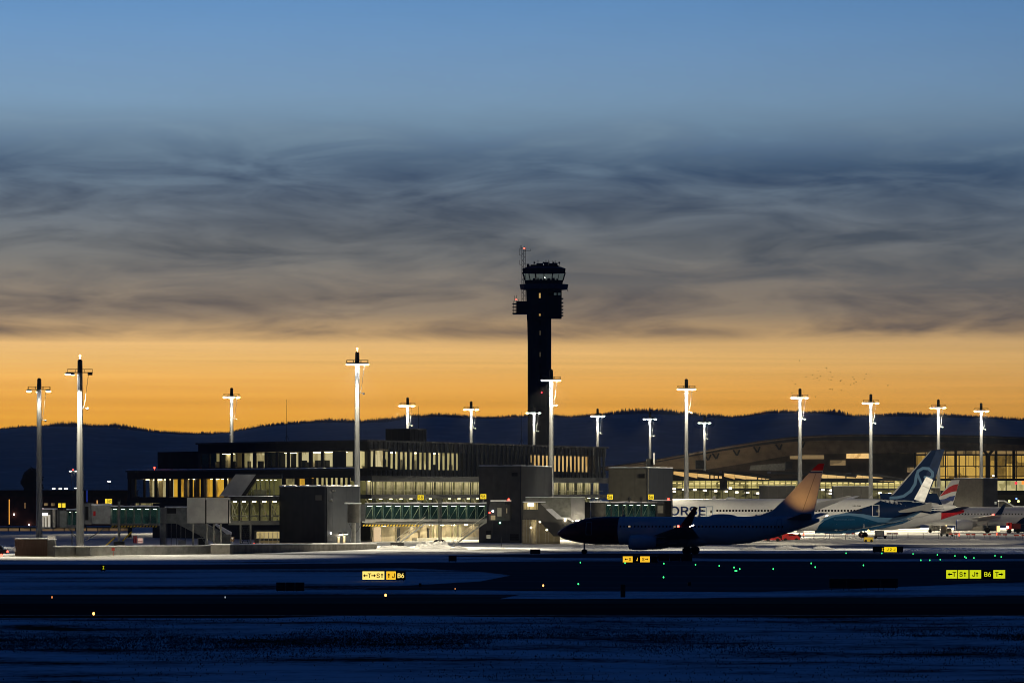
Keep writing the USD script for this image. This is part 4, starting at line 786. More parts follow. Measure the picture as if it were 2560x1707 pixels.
# left bridge
Yl = 694
lb = thing('jet_bridge', 'grey jet bridge with a lit white cab door at the far left', 'jet bridge', (X(250, Yl), Yl, 0))
fbox(lb, 'cab_roof', Yl - .4, 92, 138, 1270, 1273.5, 3.6, SNOWCAP); fbox(lb, 'cab', Yl + 1.2, 93, 137, 1273.5, 1320, 2.2, LOOKS['cab_dark'])
for a, b in ((93, 98.5), (131.5, 137)): fbox(lb, 'cab_post', Yl - .3, a, b, 1273.5, 1321, 1.5, PALE)
fbox(lb, 'cab_sill', Yl - .3, 93, 137, 1317, 1322, 1.5, GREYM); fbox(lb, 'lit_door', Yl + 1.0, 103, 125.5, 1286, 1318, .1, glow('lit_door_face', (.95, .88, .72), .5)); fbox(lb, 'door_post', Yl + .9, 109, 112, 1290, 1318, .05, PALE); fbox(lb, 'door_post', Yl + .9, 116.5, 119.5, 1290, 1318, .05, CREAM)
fbox(lb, 'cab_lamp', Yl + .8, 102, 119, 1283, 1287, .1, TUBEW); part(lb, 'beacon', MB().ball(P(99, 1271, Yl - .5), .17), REDLAMP)
for k in range(4): fbox(lb, 'bellows', Yl + .1 - .1 * (k % 2), 137 + 3 * k, 140 + 3 * k, 1274, 1318, 3.0, DARKM if k % 2 else GREYM)
fbox(lb, 'section', Yl, 149, 166, 1276, 1318, 3.2, mat('weathered_grey', (.26, .27, .24), .6)); tunnel(lb, Yl, 166, 196, 1278, 1312, 1319, 2, GREYM, diag=False); fbox(lb, 'section', Yl + .2, 196, 211, 1274, 1318, 3, DARKM)
fbox(lb, 'large_collar', Yl - .5, 211, 228, 1257.5, 1310, 3.8, GREYM); fbox(lb, 'collar_window', Yl - .55, 213, 221, 1266, 1300, .05, FRAME); fbox(lb, 'large_section', Yl - .3, 228, 276, 1263, 1309, 3.6, mat('bridge_white', (.36, .37, .34), .55)); fbox(lb, 'red_notice', Yl - .33, 233, 239, 1277, 1289, .03, REDP)
snowline(lb, FW(Yl - .3), 211, 276, Z(1263, Yl - .3), -3, 0, .25)
tunnel(lb, Yl, 276, 396, 1270, 1308, 1314, 6, GREYM, diag=False); hazard(lb, Yl - .25, 278, 395, 1313, 1317.5, 15)
for a, b in ((222, 1312), (300, 1322)): pass
m = MB(); fbar(m, Yl + .5, 172, 1320, 193, 1345, .16); fbar(m, Yl + .5, 262, 1320, 215, 1350, .16); fbar(m, Yl + .5, 180, 1320, 180, 1362, .16); part(lb, 'under_frame', m, GREYM)
fbox(lb, 'lift_column', Yl - .8, 294.5, 300, 1252, 1363, .4, GREYM); fbox(lb, 'column_cap', Yl - .85, 293, 301.5, 1249, 1253, .5, DARKM); fbox(lb, 'bogie', Yl - 1, 284, 310, 1353, 1364, 1.6, DARKM); fbox(lb, 'roof_box', Yl + .5, 255, 272, 1258, 1263, 1.5, GREYM); fbox(lb, 'roof_box', Yl + .5, 316, 331, 1263, 1268.5, 1.5, GREYM)
m = MB()
for a, b in (((262, 1366), (288, 1342)), ((306, 1352), (330, 1328))): fbar(m, Yl - .6, *a, *b, .22)
part(lb, 'stair_rail', m, YELLOW)
for x0, x1, y0, y1, tx, f, l in ((145, 153, 1257.5, 1268.5, '', 1276, 'yellow lit gate sign, leftmost of the pair beside the lit cab'), (155.5, 163.5, 1257.5, 1268.5, '', 1276, 'yellow lit gate sign, second from the lit cab on the left bridge'), (262.5, 269, 1246, 1258, '', 1264, 'narrow yellow lit gate sign between the near mast and the pier'), (270.5, 280, 1246, 1258, '60', 1264, 'yellow lit gate number sign nearest the pier on the left bridge')): gate_sign(x0, x1, y0, y1, Yl + .6, tx, f, l)
kio = thing('lit_kiosk', 'lit red and white vending kiosk against the dark wall under the left jet bridge', 'kiosk', (X(350, 742), 742, 0))
fbox(kio, 'case', 742, 343, 358, 1343, 1364, .7, WHITEP); fbox(kio, 'front', 741.95, 344.5, 356.5, 1345, 1362, .04, glow('kiosk_front', (1.0, .62, .5), .55)); fbox(kio, 'red_band', 741.9, 344.5, 356.5, 1352, 1354, .03, REDP)
for px in (335, 340): single('gas_cylinder', MB().cyl((X(px, 741), 741, 0), (X(px, 741), 741, 1.2), .14, n=10).ball((X(px, 741), 741, 1.2), .14), REDP, 'red cylinder, %s of the two beside the lit kiosk' % ('left' if px < 337 else 'right'), 'cylinder', smooth=40)
# right bridge
Yt = 712
rb = thing('jet_bridge', 'short glazed jet bridge reaching the white airliner, above the dark airliner nose', 'jet bridge', (X(1580, Yt), Yt, 0))
m = MB(); m.cyl(P(1496, 1310, Yt), P(1496, 1255.5, Yt), 1.25, n=24); part(rb, 'rotunda', m, LOOKS['rotunda_grey'], smooth=40); m = MB(); m.cyl((X(1496, Yt), Yt, 0), P(1496, 1310, Yt), .6, n=14); part(rb, 'rotunda_column', m, GREYM)
fbox(rb, 'rotunda_roof', Yt - 1.4, 1474, 1514, 1252.5, 1255.5, 2.6, SNOWCAP); tunnel(rb, Yt, 1514, 1643, 1260, 1291, 1297, 7, GREENST)
fbox(rb, 'cab', Yt - .6, 1641, 1678, 1257, 1293, 4, LOOKS['cab_dark']); fbox(rb, 'cab_roof', Yt - .8, 1632, 1678, 1248.5, 1251, 4.2, SNOWCAP); fbox(rb, 'cab_window', Yt - .65, 1644, 1658, 1263, 1282, .05, LOOKS['cab_blind']); fbox(rb, 'bellows', Yt - .7, 1663, 1678, 1253, 1293, 4, BLACK); part(rb, 'beacon', MB().ball(P(1671, 1247, Yt - .8), .17), REDLAMP)
for px in (1528, 1557, 1603): fbox(rb, 'frame_post', Yt - .5, px - 1.8, px + 1.8, 1256, 1300, .3, DARKM)
for px in (1573, 1603): part(rb, 'dome_lamp', MB().cyl(P(px, 1255, Yt - .4), P(px, 1247, Yt - .4), .16, n=8).ball(P(px, 1245.5, Yt - .4), .28), DARKM)
gate_sign(1518, 1532.5, 1235.5, 1248, Yt - .2, '56', 1258, 'yellow lit gate number sign 56 left on the right jet bridge'); gate_sign(1620.5, 1634.5, 1235.5, 1248, Yt - .2, '56', 1258, 'yellow lit gate number sign nearest the white airliner lettering')
# fixed bridge and snowy stair at the foot of the tall grey block
Yf = 724
fb = thing('stair_bridge', 'fixed bridge with a sloped enclosed stair under a snowy roof, beside the tall grey block', 'stair bridge', (X(1370, Yf), Yf, 0))
fbox(fb, 'bridge_box', Yf + 2, 1352, 1427, 1243.5, 1298, 4, LOOKS['stair_grey']); fbox(fb, 'bridge_end', Yf + 1.9, 1427.2, 1462, 1243.5, 1300, 4, LIGHTP); fbox(fb, 'roof', Yf + 1.7, 1314, 1463, 1241.5, 1243.5, 5, SNOWCAP); fbox(fb, 'roof_band', Yf + 2, 1314, 1352, 1243.5, 1252, 4, GREYM); fbox(fb, 'dark_end', Yf + 2.4, 1462, 1475, 1254, 1300, 3, BLACK)
fbox(fb, 'landing_roof', Yf - .2, 1307, 1364, 1253, 1256, 3, SNOWCAP); fbox(fb, 'landing_wall', Yf, 1308, 1345, 1273.5, 1298, 2.6, PANEL); W5 = FW(Yf + 2.5); m = MB(); W5.boxt(m, W5.t(1308), W5.t(1345), Z(1274, Yf), Z(1256, Yf), -.1, 0); part(fb, 'landing_interior', m, CREAM)
part(fb, 'landing_lamp', MB().box(P(1327, 1261, Yf + 1.6), (1.0, .3, .5)), TUBE)
for px in (1308, 1316, 1324, 1342): fbox(fb, 'landing_post', Yf, px - .6, px + .6, 1256, 1273.5, .1, FRAME)
fpoly(fb, 'flight', Yf + .1, [(1345, 1256.5), (1352, 1256.5), (1398, 1296), (1433, 1301), (1440, 1340), (1384, 1340), (1345, 1298)], 2.4, PANEL)
fpoly(fb, 'glazed_side', Yf + .02, [(1350, 1258), (1364, 1258), (1380, 1271), (1366, 1272)], .04, mat('pale_grating', (.3, .3, .28), .6)); fpoly(fb, 'snowy_roof', Yf, [(1364, 1272), (1380, 1271), (1404, 1292), (1424, 1293), (1436, 1303), (1430, 1304), (1420, 1297), (1392, 1297)], 2.5, SNOWCAP)
for px in (1310, 1316, 1323.5, 1341.5, 1348, 1364, 1371, 1385): fbox(fb, 'post', Yf + .5, px - .7, px + .7, 1298, 1355, .12, PALE)
m = MB(); W6 = FW(Yf + 6); W6.boxt(m, W6.t(1306), W6.t(1400), 0, Z(1299, Yf), -.1, 0); part(fb, 'back_wall', m, CREAM)
m = MB(); m.cyl((X(1334, Yf + 3), Yf + 3, 0), (X(1334, Yf + 3), Yf + 3, Z(1300, Yf)), .6, n=14); part(fb, 'round_column', m, CREAM, smooth=40)
for px, py in ((1350, 1304), (1327, 1318), (1367, 1324), (1413, 1300)): part(fb, 'lamp', MB().ball(P(px, py, Yf - .1 if px > 1400 else Yf + 1.5), .14), WALLLAMP)
part(fb, 'lamp', MB().box(P(1445, 1302.5, Yf - .2), (.75, .3, .35)), WALLLAMP)

# ---------------- control tower ----------------
Yt0 = 1500.0
tower = thing('control_tower', 'tall dark airport control tower with a flared glass cab, right of centre', 'control tower', (X(1349, Yt0), Yt0, 0))
TW = mat('tower_concrete', (0.035, 0.03, 0.03), 0.8, var=0.2, scale=0.25)
def tp(px, py, dy=0.0): return P(px, py, Yt0 + dy)
s0 = F / Yt0
q = lambda a, b, y0, y1: [(X(a, Yt0), Yt0 + y0), (X(b, Yt0), Yt0 + y0), (X(b, Yt0), Yt0 + y1), (X(a, Yt0), Yt0 + y1)]
m = MB(); bb = [(X(1319.5, Yt0), Yt0 - 1.5), (X(1368, Yt0), Yt0 - 3.5), (X(1378, Yt0), Yt0), (X(1376, Yt0), Yt0 + 6), (X(1322, Yt0), Yt0 + 6)]
tt = [(X(1315, Yt0), Yt0 - 1.5), (X(1368, Yt0), Yt0 - 3.5), (X(1378, Yt0), Yt0), (X(1376, Yt0), Yt0 + 6), (X(1318, Yt0), Yt0 + 6)]
zt1 = Z(860, Yt0); zt2 = Z(723, Yt0)
m.prism(bb, 0, zt1)
n = 5; i = np.arange(n); j = (i + 1) % n
m.add(np.vstack([np.column_stack([bb, [zt1] * n]), np.column_stack([tt, [zt2] * n])]), np.stack([i, j, j + n, i + n], 1)); part(tower, 'shaft', m, TW)
for k, py in enumerate((808, 832, 856, 886, 914, 940, 972, 1004, 1036, 1070)):
    w = part(tower, 'shaft_window', MB().box(tp(1350.5, py, -2.85), (.7, .16, 1.9)), FRAME)
    part(w, 'pane', MB().box(tp(1350.5, py, -2.95), (.55, .06, 1.6)), glow('dim_stair_pane', (1, .8, .5), .035) if k in (1, 3) else GLASSD)
part(tower, 'upper_block', MB().prism(q(1318, 1368, -3.9, 8), Z(798, Yt0), Z(722, Yt0)), TW)
ub_ = part(tower, 'side_office', MB().prism(q(1368.2, 1404, -4.6, 8), Z(795, Yt0), Z(726, Yt0)), DARK)
for py in (747, 757, 766, 774, 782, 789): part(ub_, 'sun_louvre', MB().box(tp(1405, py, 0), (.9, 9, .18)), DARKM)
part(tower, 'office_window_band', MB().box(tp(1386, 735, -4.7), (4.6, .1, 1.3)), GLASSD)
for a in (1388, 1398): part(tower, 'office_lit_pane', MB().box(tp(a, 735, -4.78), (.9, .06, .8)), glow('dim_blue_pane', (.5, .7, .75), .06))
for py, h, e in ((739, 1.7, .5), (787, .8, .35)):
    w = part(tower, 'lit_window', MB().box(tp(1349.5, py, -3.98), (.85, .12, h + .2)), FRAME); part(w, 'pane', MB().box(tp(1349.5, py, -4.06), (.6, .06, h)), glow('tower_window_%d' % py, (1, .62, .2), e))
pod = part(tower, 'side_pod', MB().prism(q(1291, 1318, -3, 3), Z(783, Yt0), Z(754, Yt0)), DARK)
for k, py in enumerate((760, 768, 776, 783)): part(pod, 'gallery', MB().box(tp(1286.5, py, 0), (1.6, 5, .2)), DARKM)
for px in (1283, 1290): part(pod, 'gallery_post', MB().cyl(tp(px, 784, -1), tp(px, 752, -1), .08, n=6), DARKM)
part(tower, 'pod_floor', MB().box(tp(1300, 784.5, 0), (5.2, 6, .25)), DARKM)
def octo(px, Y, r, z, y0=0.0): return [(X(px, Y) + r * math.cos(a), Y + y0 + r * math.sin(a)) for a in (np.arange(8) + .5) * math.pi / 4]
cx = 1360
def frust(r0, z0, r1, z1, sides=8):
    a = (np.arange(sides) + .5) * 2 * math.pi / sides; i = np.arange(sides); j = (i + 1) % sides; c = np.array([X(cx, Yt0), Yt0 + 2])
    b = np.column_stack([c[0] + r0 * np.cos(a), c[1] + r0 * np.sin(a), a * 0 + z0]); t = np.column_stack([c[0] + r1 * np.cos(a), c[1] + r1 * np.sin(a), a * 0 + z1])
    return MB().add(np.vstack([b, t, [[*c, z0], [*c, z1]]]), np.vstack([np.stack([i, j, j + sides], 1), np.stack([i, j + sides, i + sides], 1), np.stack([j, i, i * 0 + 2 * sides], 1), np.stack([i + sides, j + sides, i * 0 + 2 * sides + 1], 1)]))
R = lambda px: px * Yt0 / F
part(tower, 'gallery_ring', frust(R(60), Z(723, Yt0), R(62), Z(711, Yt0), 16), mat('tower_gallery', (0.055, 0.06, 0.075), .5))
part(tower, 'cab_base', frust(R(50), Z(711, Yt0), R(52), Z(701, Yt0)), DARK)
part(tower, 'cab_head', frust(R(57), Z(681.5, Yt0), R(58.5), Z(672, Yt0)), DARK); part(tower, 'cab_roof', frust(R(58.5), Z(672, Yt0), R(45), Z(667, Yt0)), DARKM)
for k in range(16):
    a = (k / 16) * 2 * math.pi; c = np.array([X(cx, Yt0), Yt0 + 2, 0]); d = np.array([math.cos(a), math.sin(a), 0])
    rr = .95 if k % 2 == 0 else 1.0
    part(tower, 'cab_mullion', MB().bar(c + d * R(51) * rr + (0, 0, Z(701, Yt0)), c + d * R(57) * rr + (0, 0, Z(681, Yt0)), .32 if k % 2 else .2), FRAME)
    a1 = a + 2 * math.pi / 16; d1 = np.array([math.cos(a1), math.sin(a1), 0]); rq = .95 if k % 2 else 1.0
    part(tower, 'cab_pane', MB().quad(c + d * R(50.5) * rr + (0, 0, Z(701, Yt0)), c + d1 * R(50.5) * rq + (0, 0, Z(701, Yt0)), c + d1 * R(56.5) * rq + (0, 0, Z(681.5, Yt0)), c + d * R(56.5) * rr + (0, 0, Z(681.5, Yt0))), glass('cab_glass', (.72, .8, .78)) if 'cab_glass' not in LOOKS else LOOKS['cab_glass'])
m = MB()
for px, w, h in ((1335, 5, 5), (1345, 4, 6), (1352, 6, 4), (1360, 4, 7), (1372, 8, 5), (1384, 6, 6), (1393, 5, 4)): m.box(tp(px, 701 - h / 2, 2), (w * Yt0 / F, 2, h * Yt0 / F))
part(tower, 'cab_desk', m, BLACK); part(tower, 'cab_lamp', MB().ball(tp(1362, 694, -2), .16), TUBEW)
m = MB()
for px, w, h in ((1320, 6, 8), (1334, 14, 6), (1349, 16, 9), (1366, 12, 12), (1381, 16, 9), (1391, 6, 10), (1330, 26, 3), (1372, 50, 4)): m.box(tp(px, 668 - h / 2, 1), (w * Yt0 / F, 3, h * Yt0 / F))
part(tower, 'roof_equipment', m, DARKM)
for px, py in ((1325, 660), (1335, 653), (1345, 650), (1357, 656), (1365, 649.5), (1371, 650), (1373, 654), (1381, 652), (1388, 651), (1390, 656), (1399, 657)): part(tower, 'roof_antenna', MB().cyl(tp(px, 668, .5), tp(px, py, .5), .09, n=5), DARKM)
for px in (1336, 1359, 1384, 1398): part(tower, 'dish', MB().ball(tp(px, 657, .3), (.32, .2, .4)), DARKM)
lm = MB()
for dx, dy in ((-4.4, 0), (4.4, 0), (0, 1.2)): lm.bar(tp(1309 + dx, 755, dy), tp(1309 + dx, 619, dy), .16)
for k in range(17):
    y0 = 755 - 8 * k; a, b = (-4.4, 4.4) if k % 2 else (4.4, -4.4)
    lm.bar(tp(1309 + a, y0), tp(1309 + b, y0 - 8), .1); lm.bar(tp(1304.6, y0), tp(1313.4, y0), .08)
part(tower, 'lattice_mast', lm, DARKM)
for a, b, c, d in ((1298.5, 621, 1298.5, 638), (1298.5, 638, 1305, 639), (1298.5, 650, 1298.5, 661), (1298.5, 661, 1305, 662), (1313, 627, 1326, 627), (1326, 623, 1326, 628), (1301.5, 613, 1301.5, 625), (1303.5, 613, 1303.5, 622), (1312, 615, 1312, 622)): part(tower, 'mast_aerial', MB().bar(tp(a, b, -.3), tp(c, d, -.3), .12), DARKM)
part(tower, 'beacon', MB().ball(tp(1310.5, 621, -.4), .32), REDLAMP); part(tower, 'beacon', MB().ball(tp(1291, 749, -1), .25), REDLAMP); part(tower, 'beacon', MB().ball(tp(1354, 981, -3.4), .22), glow('dim_red', (1, .03, .05), 6))
for px, py in ((1286.5, 739), (1291.5, 738), (1297, 748)): part(tower, 'pod_aerial', MB().cyl(tp(px, 755, -1), tp(px, py, -1), .08, n=5), DARKM)
part(tower, 'gallery_fitting', MB().bar(tp(1419, 724), tp(1420, 729), .2), DARKM)

# ---------------- main terminal with its arched roof, far right ----------------
Ym0 = 1270.0
TIMB = mat('timber_fascia', (0.25, 0.18, 0.115), .7, var=.2, scale=.25, stretch=(.3, 1, 2)); TIMBD = mat('dark_timber', (0.07, 0.052, 0.04), .7, var=.25, scale=.25, stretch=(.3, 1, 2)); ROOFD = mat('roof_membrane', (0.03, 0.032, 0.038), .6)
hall = thing('main_terminal', 'large terminal hall with an arched roof and glowing glass front, behind the parked airliners', 'terminal building', (X(2200, Ym0), Ym0, 0))
TOPL = [(1500, 1167), (1590, 1156), (1660, 1144), (1725, 1132), (1812, 1116), (1898, 1102), (1985, 1091), (2060, 1087), (2150, 1085), (2300, 1086), (2450, 1088), (2700, 1098)]
UND = [(1500, 1170), (1590, 1162), (1660, 1152), (1725, 1141), (1812, 1126), (1898, 1113), (1985, 1103), (2060, 1100), (2150, 1100), (2300, 1103), (2450, 1107), (2700, 1118)]
LOW = [(1500, 1176), (1590, 1178), (1660, 1180), (1768, 1173), (1850, 1160), (1963, 1140), (2060, 1134), (2150, 1133), (2290, 1131), (2420, 1126), (2700, 1128)]
def strip(t, name, Y, a, b, depth, m):
    xs = np.linspace(max(a[0][0], b[0][0]), min(a[-1][0], b[-1][0]), 40)
    ya = np.interp(xs, *zip(*a)); yb = np.interp(xs, *zip(*b)); mb = MB()
    for i in range(39):
        p = [P(xs[i], yb[i], Y), P(xs[i + 1], yb[i + 1], Y), P(xs[i + 1], yb[i + 1], Y), P(xs[i], yb[i], Y), P(xs[i], ya[i], Y), P(xs[i + 1], ya[i + 1], Y), P(xs[i + 1], ya[i + 1], Y), P(xs[i], ya[i], Y)]
        p = np.array(p); p[[2, 3, 6, 7], 1] += depth; mb.hexa(p)
    return part(t, name, mb, m)
strip(hall, 'roof', Ym0 - 6, TOPL, UND, 90, ROOFD); strip(hall, 'fascia', Ym0, UND, LOW, 2, TIMB)
strip(hall, 'roof_edge', Ym0 - 6.3, [(a, b + 2) for a, b in TOPL], [(a, b + 5) for a, b in TOPL], .3, TIMB)
for px in (1765, 1785, 1837, 1888, 1943, 2000): 
    y0 = np.interp(px, *zip(*UND)); h = 16
    part(hall, 'strut', MB().bar(P(px - 4, y0 + 2, Ym0 - .6), P(px + 5, y0 + h, Ym0 - .6), .5).bar(P(px + 12, y0 + 2, Ym0 - .6), P(px + 6, y0 + h, Ym0 - .6), .5), DARKM)
LOWB = [(1500, 1192), (2700, 1192)]
strip(hall, 'gallery_wall', Ym0 + 3, [(1660, 1180), (1768, 1173), (1850, 1160), (1963, 1140), (2060, 1134), (2150, 1133), (2288, 1131)], [(1660, 1250), (2288, 1250)], 2, TIMBD)
DIMT = lit('dim_terminal', (0.03, 0.022, 0.012), (0.30, 0.2, 0.09), .7, (.25, .25, .5))
fbox(hall, 'gallery_glazing', Ym0 + 2.5, 1975, 2060, 1137, 1147, .3, DIMT); fbox(hall, 'lit_strip', Ym0 + 2.5, 2116, 2172, 1133, 1146, .3, ORANGE); fbox(hall, 'gallery_glazing', Ym0 + 2.5, 2075, 2114, 1150, 1163, .3, DIMT); fbox(hall, 'gallery_glazing', Ym0 + 2.5, 2268, 2288, 1168, 1180, .3, DIMT); fbox(hall, 'lit_strip', Ym0 + 2.4, 2248, 2288, 1128, 1134, .3, mat('dim_wood', (.3, .2, .1), .6))
fpoly(hall, 'pale_screen', Ym0 - 4, [(1874, 1175), (1877, 1163), (1962, 1157), (1962, 1176)], .4, mat('pale_screen', (.25, .24, .2), .7))
for px0, px1, y0 in ((1739, 1760, 1150), (1963, 1980, 1154)): single('plant_box', MB().box(P((px0 + px1) / 2, (y0 + 1172) / 2, Ym0 - 30), ((px1 - px0) * (Ym0 - 30) / F, 3, (1172 - y0) * (Ym0 - 30) / F)), DARKM, 'dark square plant box on the arched terminal roof, %s red-tipped fin' % ('well left of the' if px0 < 1900 else 'just left of the'), 'plant box')
# glowing glass front
GOLD = lit('golden_hall', (0.10, 0.055, 0.012), (0.85, 0.5, 0.1), .75, (.28, .28, .22)); GOLD2 = lit('dim_golden_hall', (0.05, 0.035, 0.018), (0.42, 0.26, 0.1), .7, (.3, .3, .3))
Yh = Ym0 + 1
WH = FW(Yh)
for nm, py0, py1, mm in (('hall_interior', 1118, 1136, GOLD2), ('hall_interior', 1138, 1166, GOLD), ('hall_interior', 1166, 1198, GOLD), ('hall_interior', 1200, 1226, LOOKS['pale_hall'])):
    m = MB(); WH.boxt(m, WH.t(2288), WH.t(2760), Z(py1, Yh), Z(py0, Yh), -6.1, -6); part(hall, nm, m, mm)
for py0, py1, px0 in ((1116, 1122, 2288), (1134.5, 1138, 2285), (1164, 1166, 2288), (1189.5, 1191.5, 2288), (1196, 1201, 2288), (1226, 1236, 2288)): fbox(hall, 'transom', Yh - .3, px0, 2760, py0, py1, .5, FRAME)
for k in range(19):
    px = 2288 + 25.3 * k; w = 1.1 if k % 4 else 3.2
    fbox(hall, 'mullion', Yh - .1, px - w, px + w, 1108, 1232, .5, FRAME)
    g = MB()
    for a, b in ((1122, 1134.5), (1138, 1164), (1166, 1196), (1201, 1226)):
        g.quad(P(px + w, b, Yh), P(px + 25.3 - 1.5, b, Yh), P(px + 25.3 - 1.5, a, Yh), P(px + w, a, Yh))
    part(hall, 'pane', g, GLASS)
    for q_ in range(3):
        a = px + rnd.uniform(2, 22); fbox(hall, 'inner_column', Yh + rnd.uniform(1.5, 5), a, a + rnd.uniform(.6, 2.2), rnd.choice([1138, 1138, 1168]), rnd.choice([1164, 1196]), .4, rnd.choice([FRAME, TIMBD, BLIND]))
part(hall, 'v_strut', MB().bar(P(2452, 1116, Yh - .5), P(2468, 1136, Yh - .5), .8).bar(P(2490, 1116, Yh - .5), P(2472, 1136, Yh - .5), .8), FRAME)
fbox(hall, 'wide_column', Yh - .6, 2465, 2476, 1136, 1198, .6, FRAME); fbox(hall, 'wide_column', Yh - .6, 2531, 2538, 1112, 1198, .6, FRAME)
part(hall, 'roof_lamp', MB().box(P(2517, 1114.5, Yh + 1), (2.4, .3, .25)), TUBE); part(hall, 'hall_lamp', MB().ball(P(2483, 1189, Yh + 1), .3), TUBEW); part(hall, 'red_screen', MB().box(P(2540, 1207, Yh - .2), (.7, .1, .8)), glow('red_screen', (1, .04, .08), 1.2)); part(hall, 'orange_screen', MB().box(P(2557, 1206, Yh - .2), (.7, .1, 1.1)), glow('orange_screen', (1, .3, .05), 1.2))
part(hall, 'end_wall', MB().box((X(2600, Ym0 + 40), Ym0 + 40, 10), (140, 60, 20)), DARKM)

# ---------------- low concourse with stepped clerestories ----------------
Yw0 = 1060.0
conc = thing('low_concourse', 'low lit concourse with stepped sloping roofs and clerestory windows, before the arched hall', 'concourse', (X(1900, Yw0), Yw0, 0))
fbox(conc, 'core', Yw0 + 8, 1560, 2300, 1199, 1236 + 8.5 * F / Yw0, 30, DARKM)
CLER = lit('clerestory_glow', (0.75, 0.42, 0.12), (0.95, 0.62, 0.24), .8, (.1, .1, .5))
for k, (x0, y0, x1, y1, yb) in enumerate(((1622, 1165, 1683, 1171, 1184), (1682, 1172, 1809, 1184, 1196), (1808, 1177, 1926, 1191, 1198), (2046, 1179, 2140, 1187, 1201), (2131, 1181, 2236, 1191, 1202), (1930, 1178, 2046, 1186, 1199))):
    yy = Yw0 + 2 * k * .2
    fpoly(conc, 'sloping_roof', yy - 2, [(x0 - 3, y0), (x0 + (x1 - x0) * .5, y0 + 1.5), (x1 + 2, y1), (x1 + 2, y1 + 4), (x0 + (x1 - x0) * .5, y0 + 7), (x0 - 3, y0 + 5.5)], 16, ROOFD)
    if k in (0, 5): continue
    xe = x0 + (x1 - x0) * .72; n = 3
    for i in range(n):
        a, b = x0 + 2 + (xe - x0 - 2) * i / n, x0 + 2 + (xe - x0 - 2) * (i + 1) / n - .7; f = lambda px: y0 + 5.2 + (px - x0) / (x1 - x0) * (y1 - y0 + .3)
        fpoly(conc, 'clerestory_pane', yy, [(a, f(a)), (b, f(b)), (b, min(yb, f(b) + 12)), (a, f(a) + 8)], .2, CLER)
    for i in range(3):
        a = xe + 3 + (x1 - xe - 4) * i / 3; fpoly(conc, 'clerestory_pane', yy, [(a, f(a) + 1), (a + 7.5, f(a + 7.5) + 1), (a + 7.5, yb), (a, yb)], .2, CLER)
    fpoly(conc, 'wall_below', yy + .3, [(x0, y0 + 4), (x1, y1 + 2), (x1, yb + 4), (x0, yb + 4)], 2, DARKM)
CONCL = lit('yellow_concourse', (0.12, 0.1, 0.03), (0.72, 0.58, 0.2), .85, (.5, .5, .9)); CONCD_ = lit('dim_concourse', (0.008, 0.009, 0.004), (0.14, 0.12, 0.05), .9, (.7, .7, 1.2))
W7 = FW(Yw0 + 3)
for py0, py1, mm in ((1200, 1220, CONCL), (1225, 1246, CONCD_)):
    m = MB(); W7.boxt(m, W7.t(1662), W7.t(2300), Z(py1, Yw0 + 3), Z(py0, Yw0 + 3), -2, -1.9); part(conc, 'interior', m, mm)
fbox(conc, 'roof_band', Yw0 + 1, 1600, 2300, 1195, 1201, 5, ROOFD); fbox(conc, 'canopy', Yw0 - 1, 1640, 2300, 1220, 1224, 5, ROOFD); fbox(conc, 'plinth', Yw0 + 1, 1600, 2300, 1246, 1300, 5, DARKM)
for k in range(44):
    px = 1664 + 14.3 * k
    fbox(conc, 'mullion', Yw0 + 2.8, px - .6, px + .6, 1201, 1246, .2, FRAME)
    g = MB()
    for a, b in ((1201, 1220), (1224, 1246)): g.quad(P(px + .6, b, Yw0 + 2.9), P(px + 13.7, b, Yw0 + 2.9), P(px + 13.7, a, Yw0 + 2.9), P(px + .6, a, Yw0 + 2.9))
    part(conc, 'pane', g, GLASS)
    part(conc, 'ceiling_light', MB().box(P(px + 7, 1207.5 + rnd.uniform(-1, 1), Yw0 + 4.3), (.95, .15, .3)), glow('concourse_strip', (1, .8, .35), 1.1))
fbox(conc, 'dark_gap', Yw0 + 2, 1800, 1818, 1199, 1222, .5, DARKM); fbox(conc, 'handrail', Yw0 + 2.5, 1664, 2290, 1214, 1215, .1, FRAME)
for k, (px, py) in enumerate(((1685, 1221.5), (1710, 1223), (1737, 1224), (1763, 1225.5), (1789, 1227), (1816, 1228), (1842, 1230), (1869, 1231), (1895, 1232.5), (1826, 1220), (2057, 1224), (2078, 1225), (2076, 1233), (2200, 1232), (2224, 1233.5), (1686, 1228))): part(conc, 'canopy_lamp', MB().box(P(px, py, Yw0 - 1.6), (.75, .4, .42)), glow('canopy_lamp', (1, .88, .68), 3.5))
for k, (x0, x1, y0, y1, Y, lab) in enumerate(((1900, 1988, 1214, 1246, 1000, 'low dark block before the concourse, left of the fin with the red tip'), (2083, 2178, 1215.5, 1246, 1000, 'low dark block behind the white airliner fuselage, right of the red-tipped fin'), (2326, 2350, 1219, 1262, 985, 'narrow dark block with a ladder between the two airliner tails'))):
    t = thing('dark_block', lab, 'building', (X((x0 + x1) / 2, Y), Y, 0)); 
    for i in range(4): a = x0 + (x1 - x0) * i / 4; fbox(t, 'panel', Y, a + .2, a + (x1 - x0) / 4 - .2, y0, 1236 + 8.5 * F / Y, 4, PANEL)
    fbox(t, 'roof', Y - .1, x0 - .5, x1 + .5, y0 - 1.2, y0, 4.4, SNOWCAP)
    if k == 2:
        for i in range(4): part(t, 'lit_rung', MB().bar(P(2326.5, 1226 + 6.5 * i, Y - .3), P(2331, 1229 + 6.5 * i, Y - .3), .22), PALE)
WDl, WDr = Wall(2385, 985, 2458, 978), Wall(2458, 978, 2494, 990)
block('tall grey service block at the right, between the flag-painted tail and the glazed hall', WDl, WDr, 8.5 + (1236 - 1197) * 980 / F, mat('right_block_panel', (.06, .056, .052), .6), PANEL2, 3, 3)
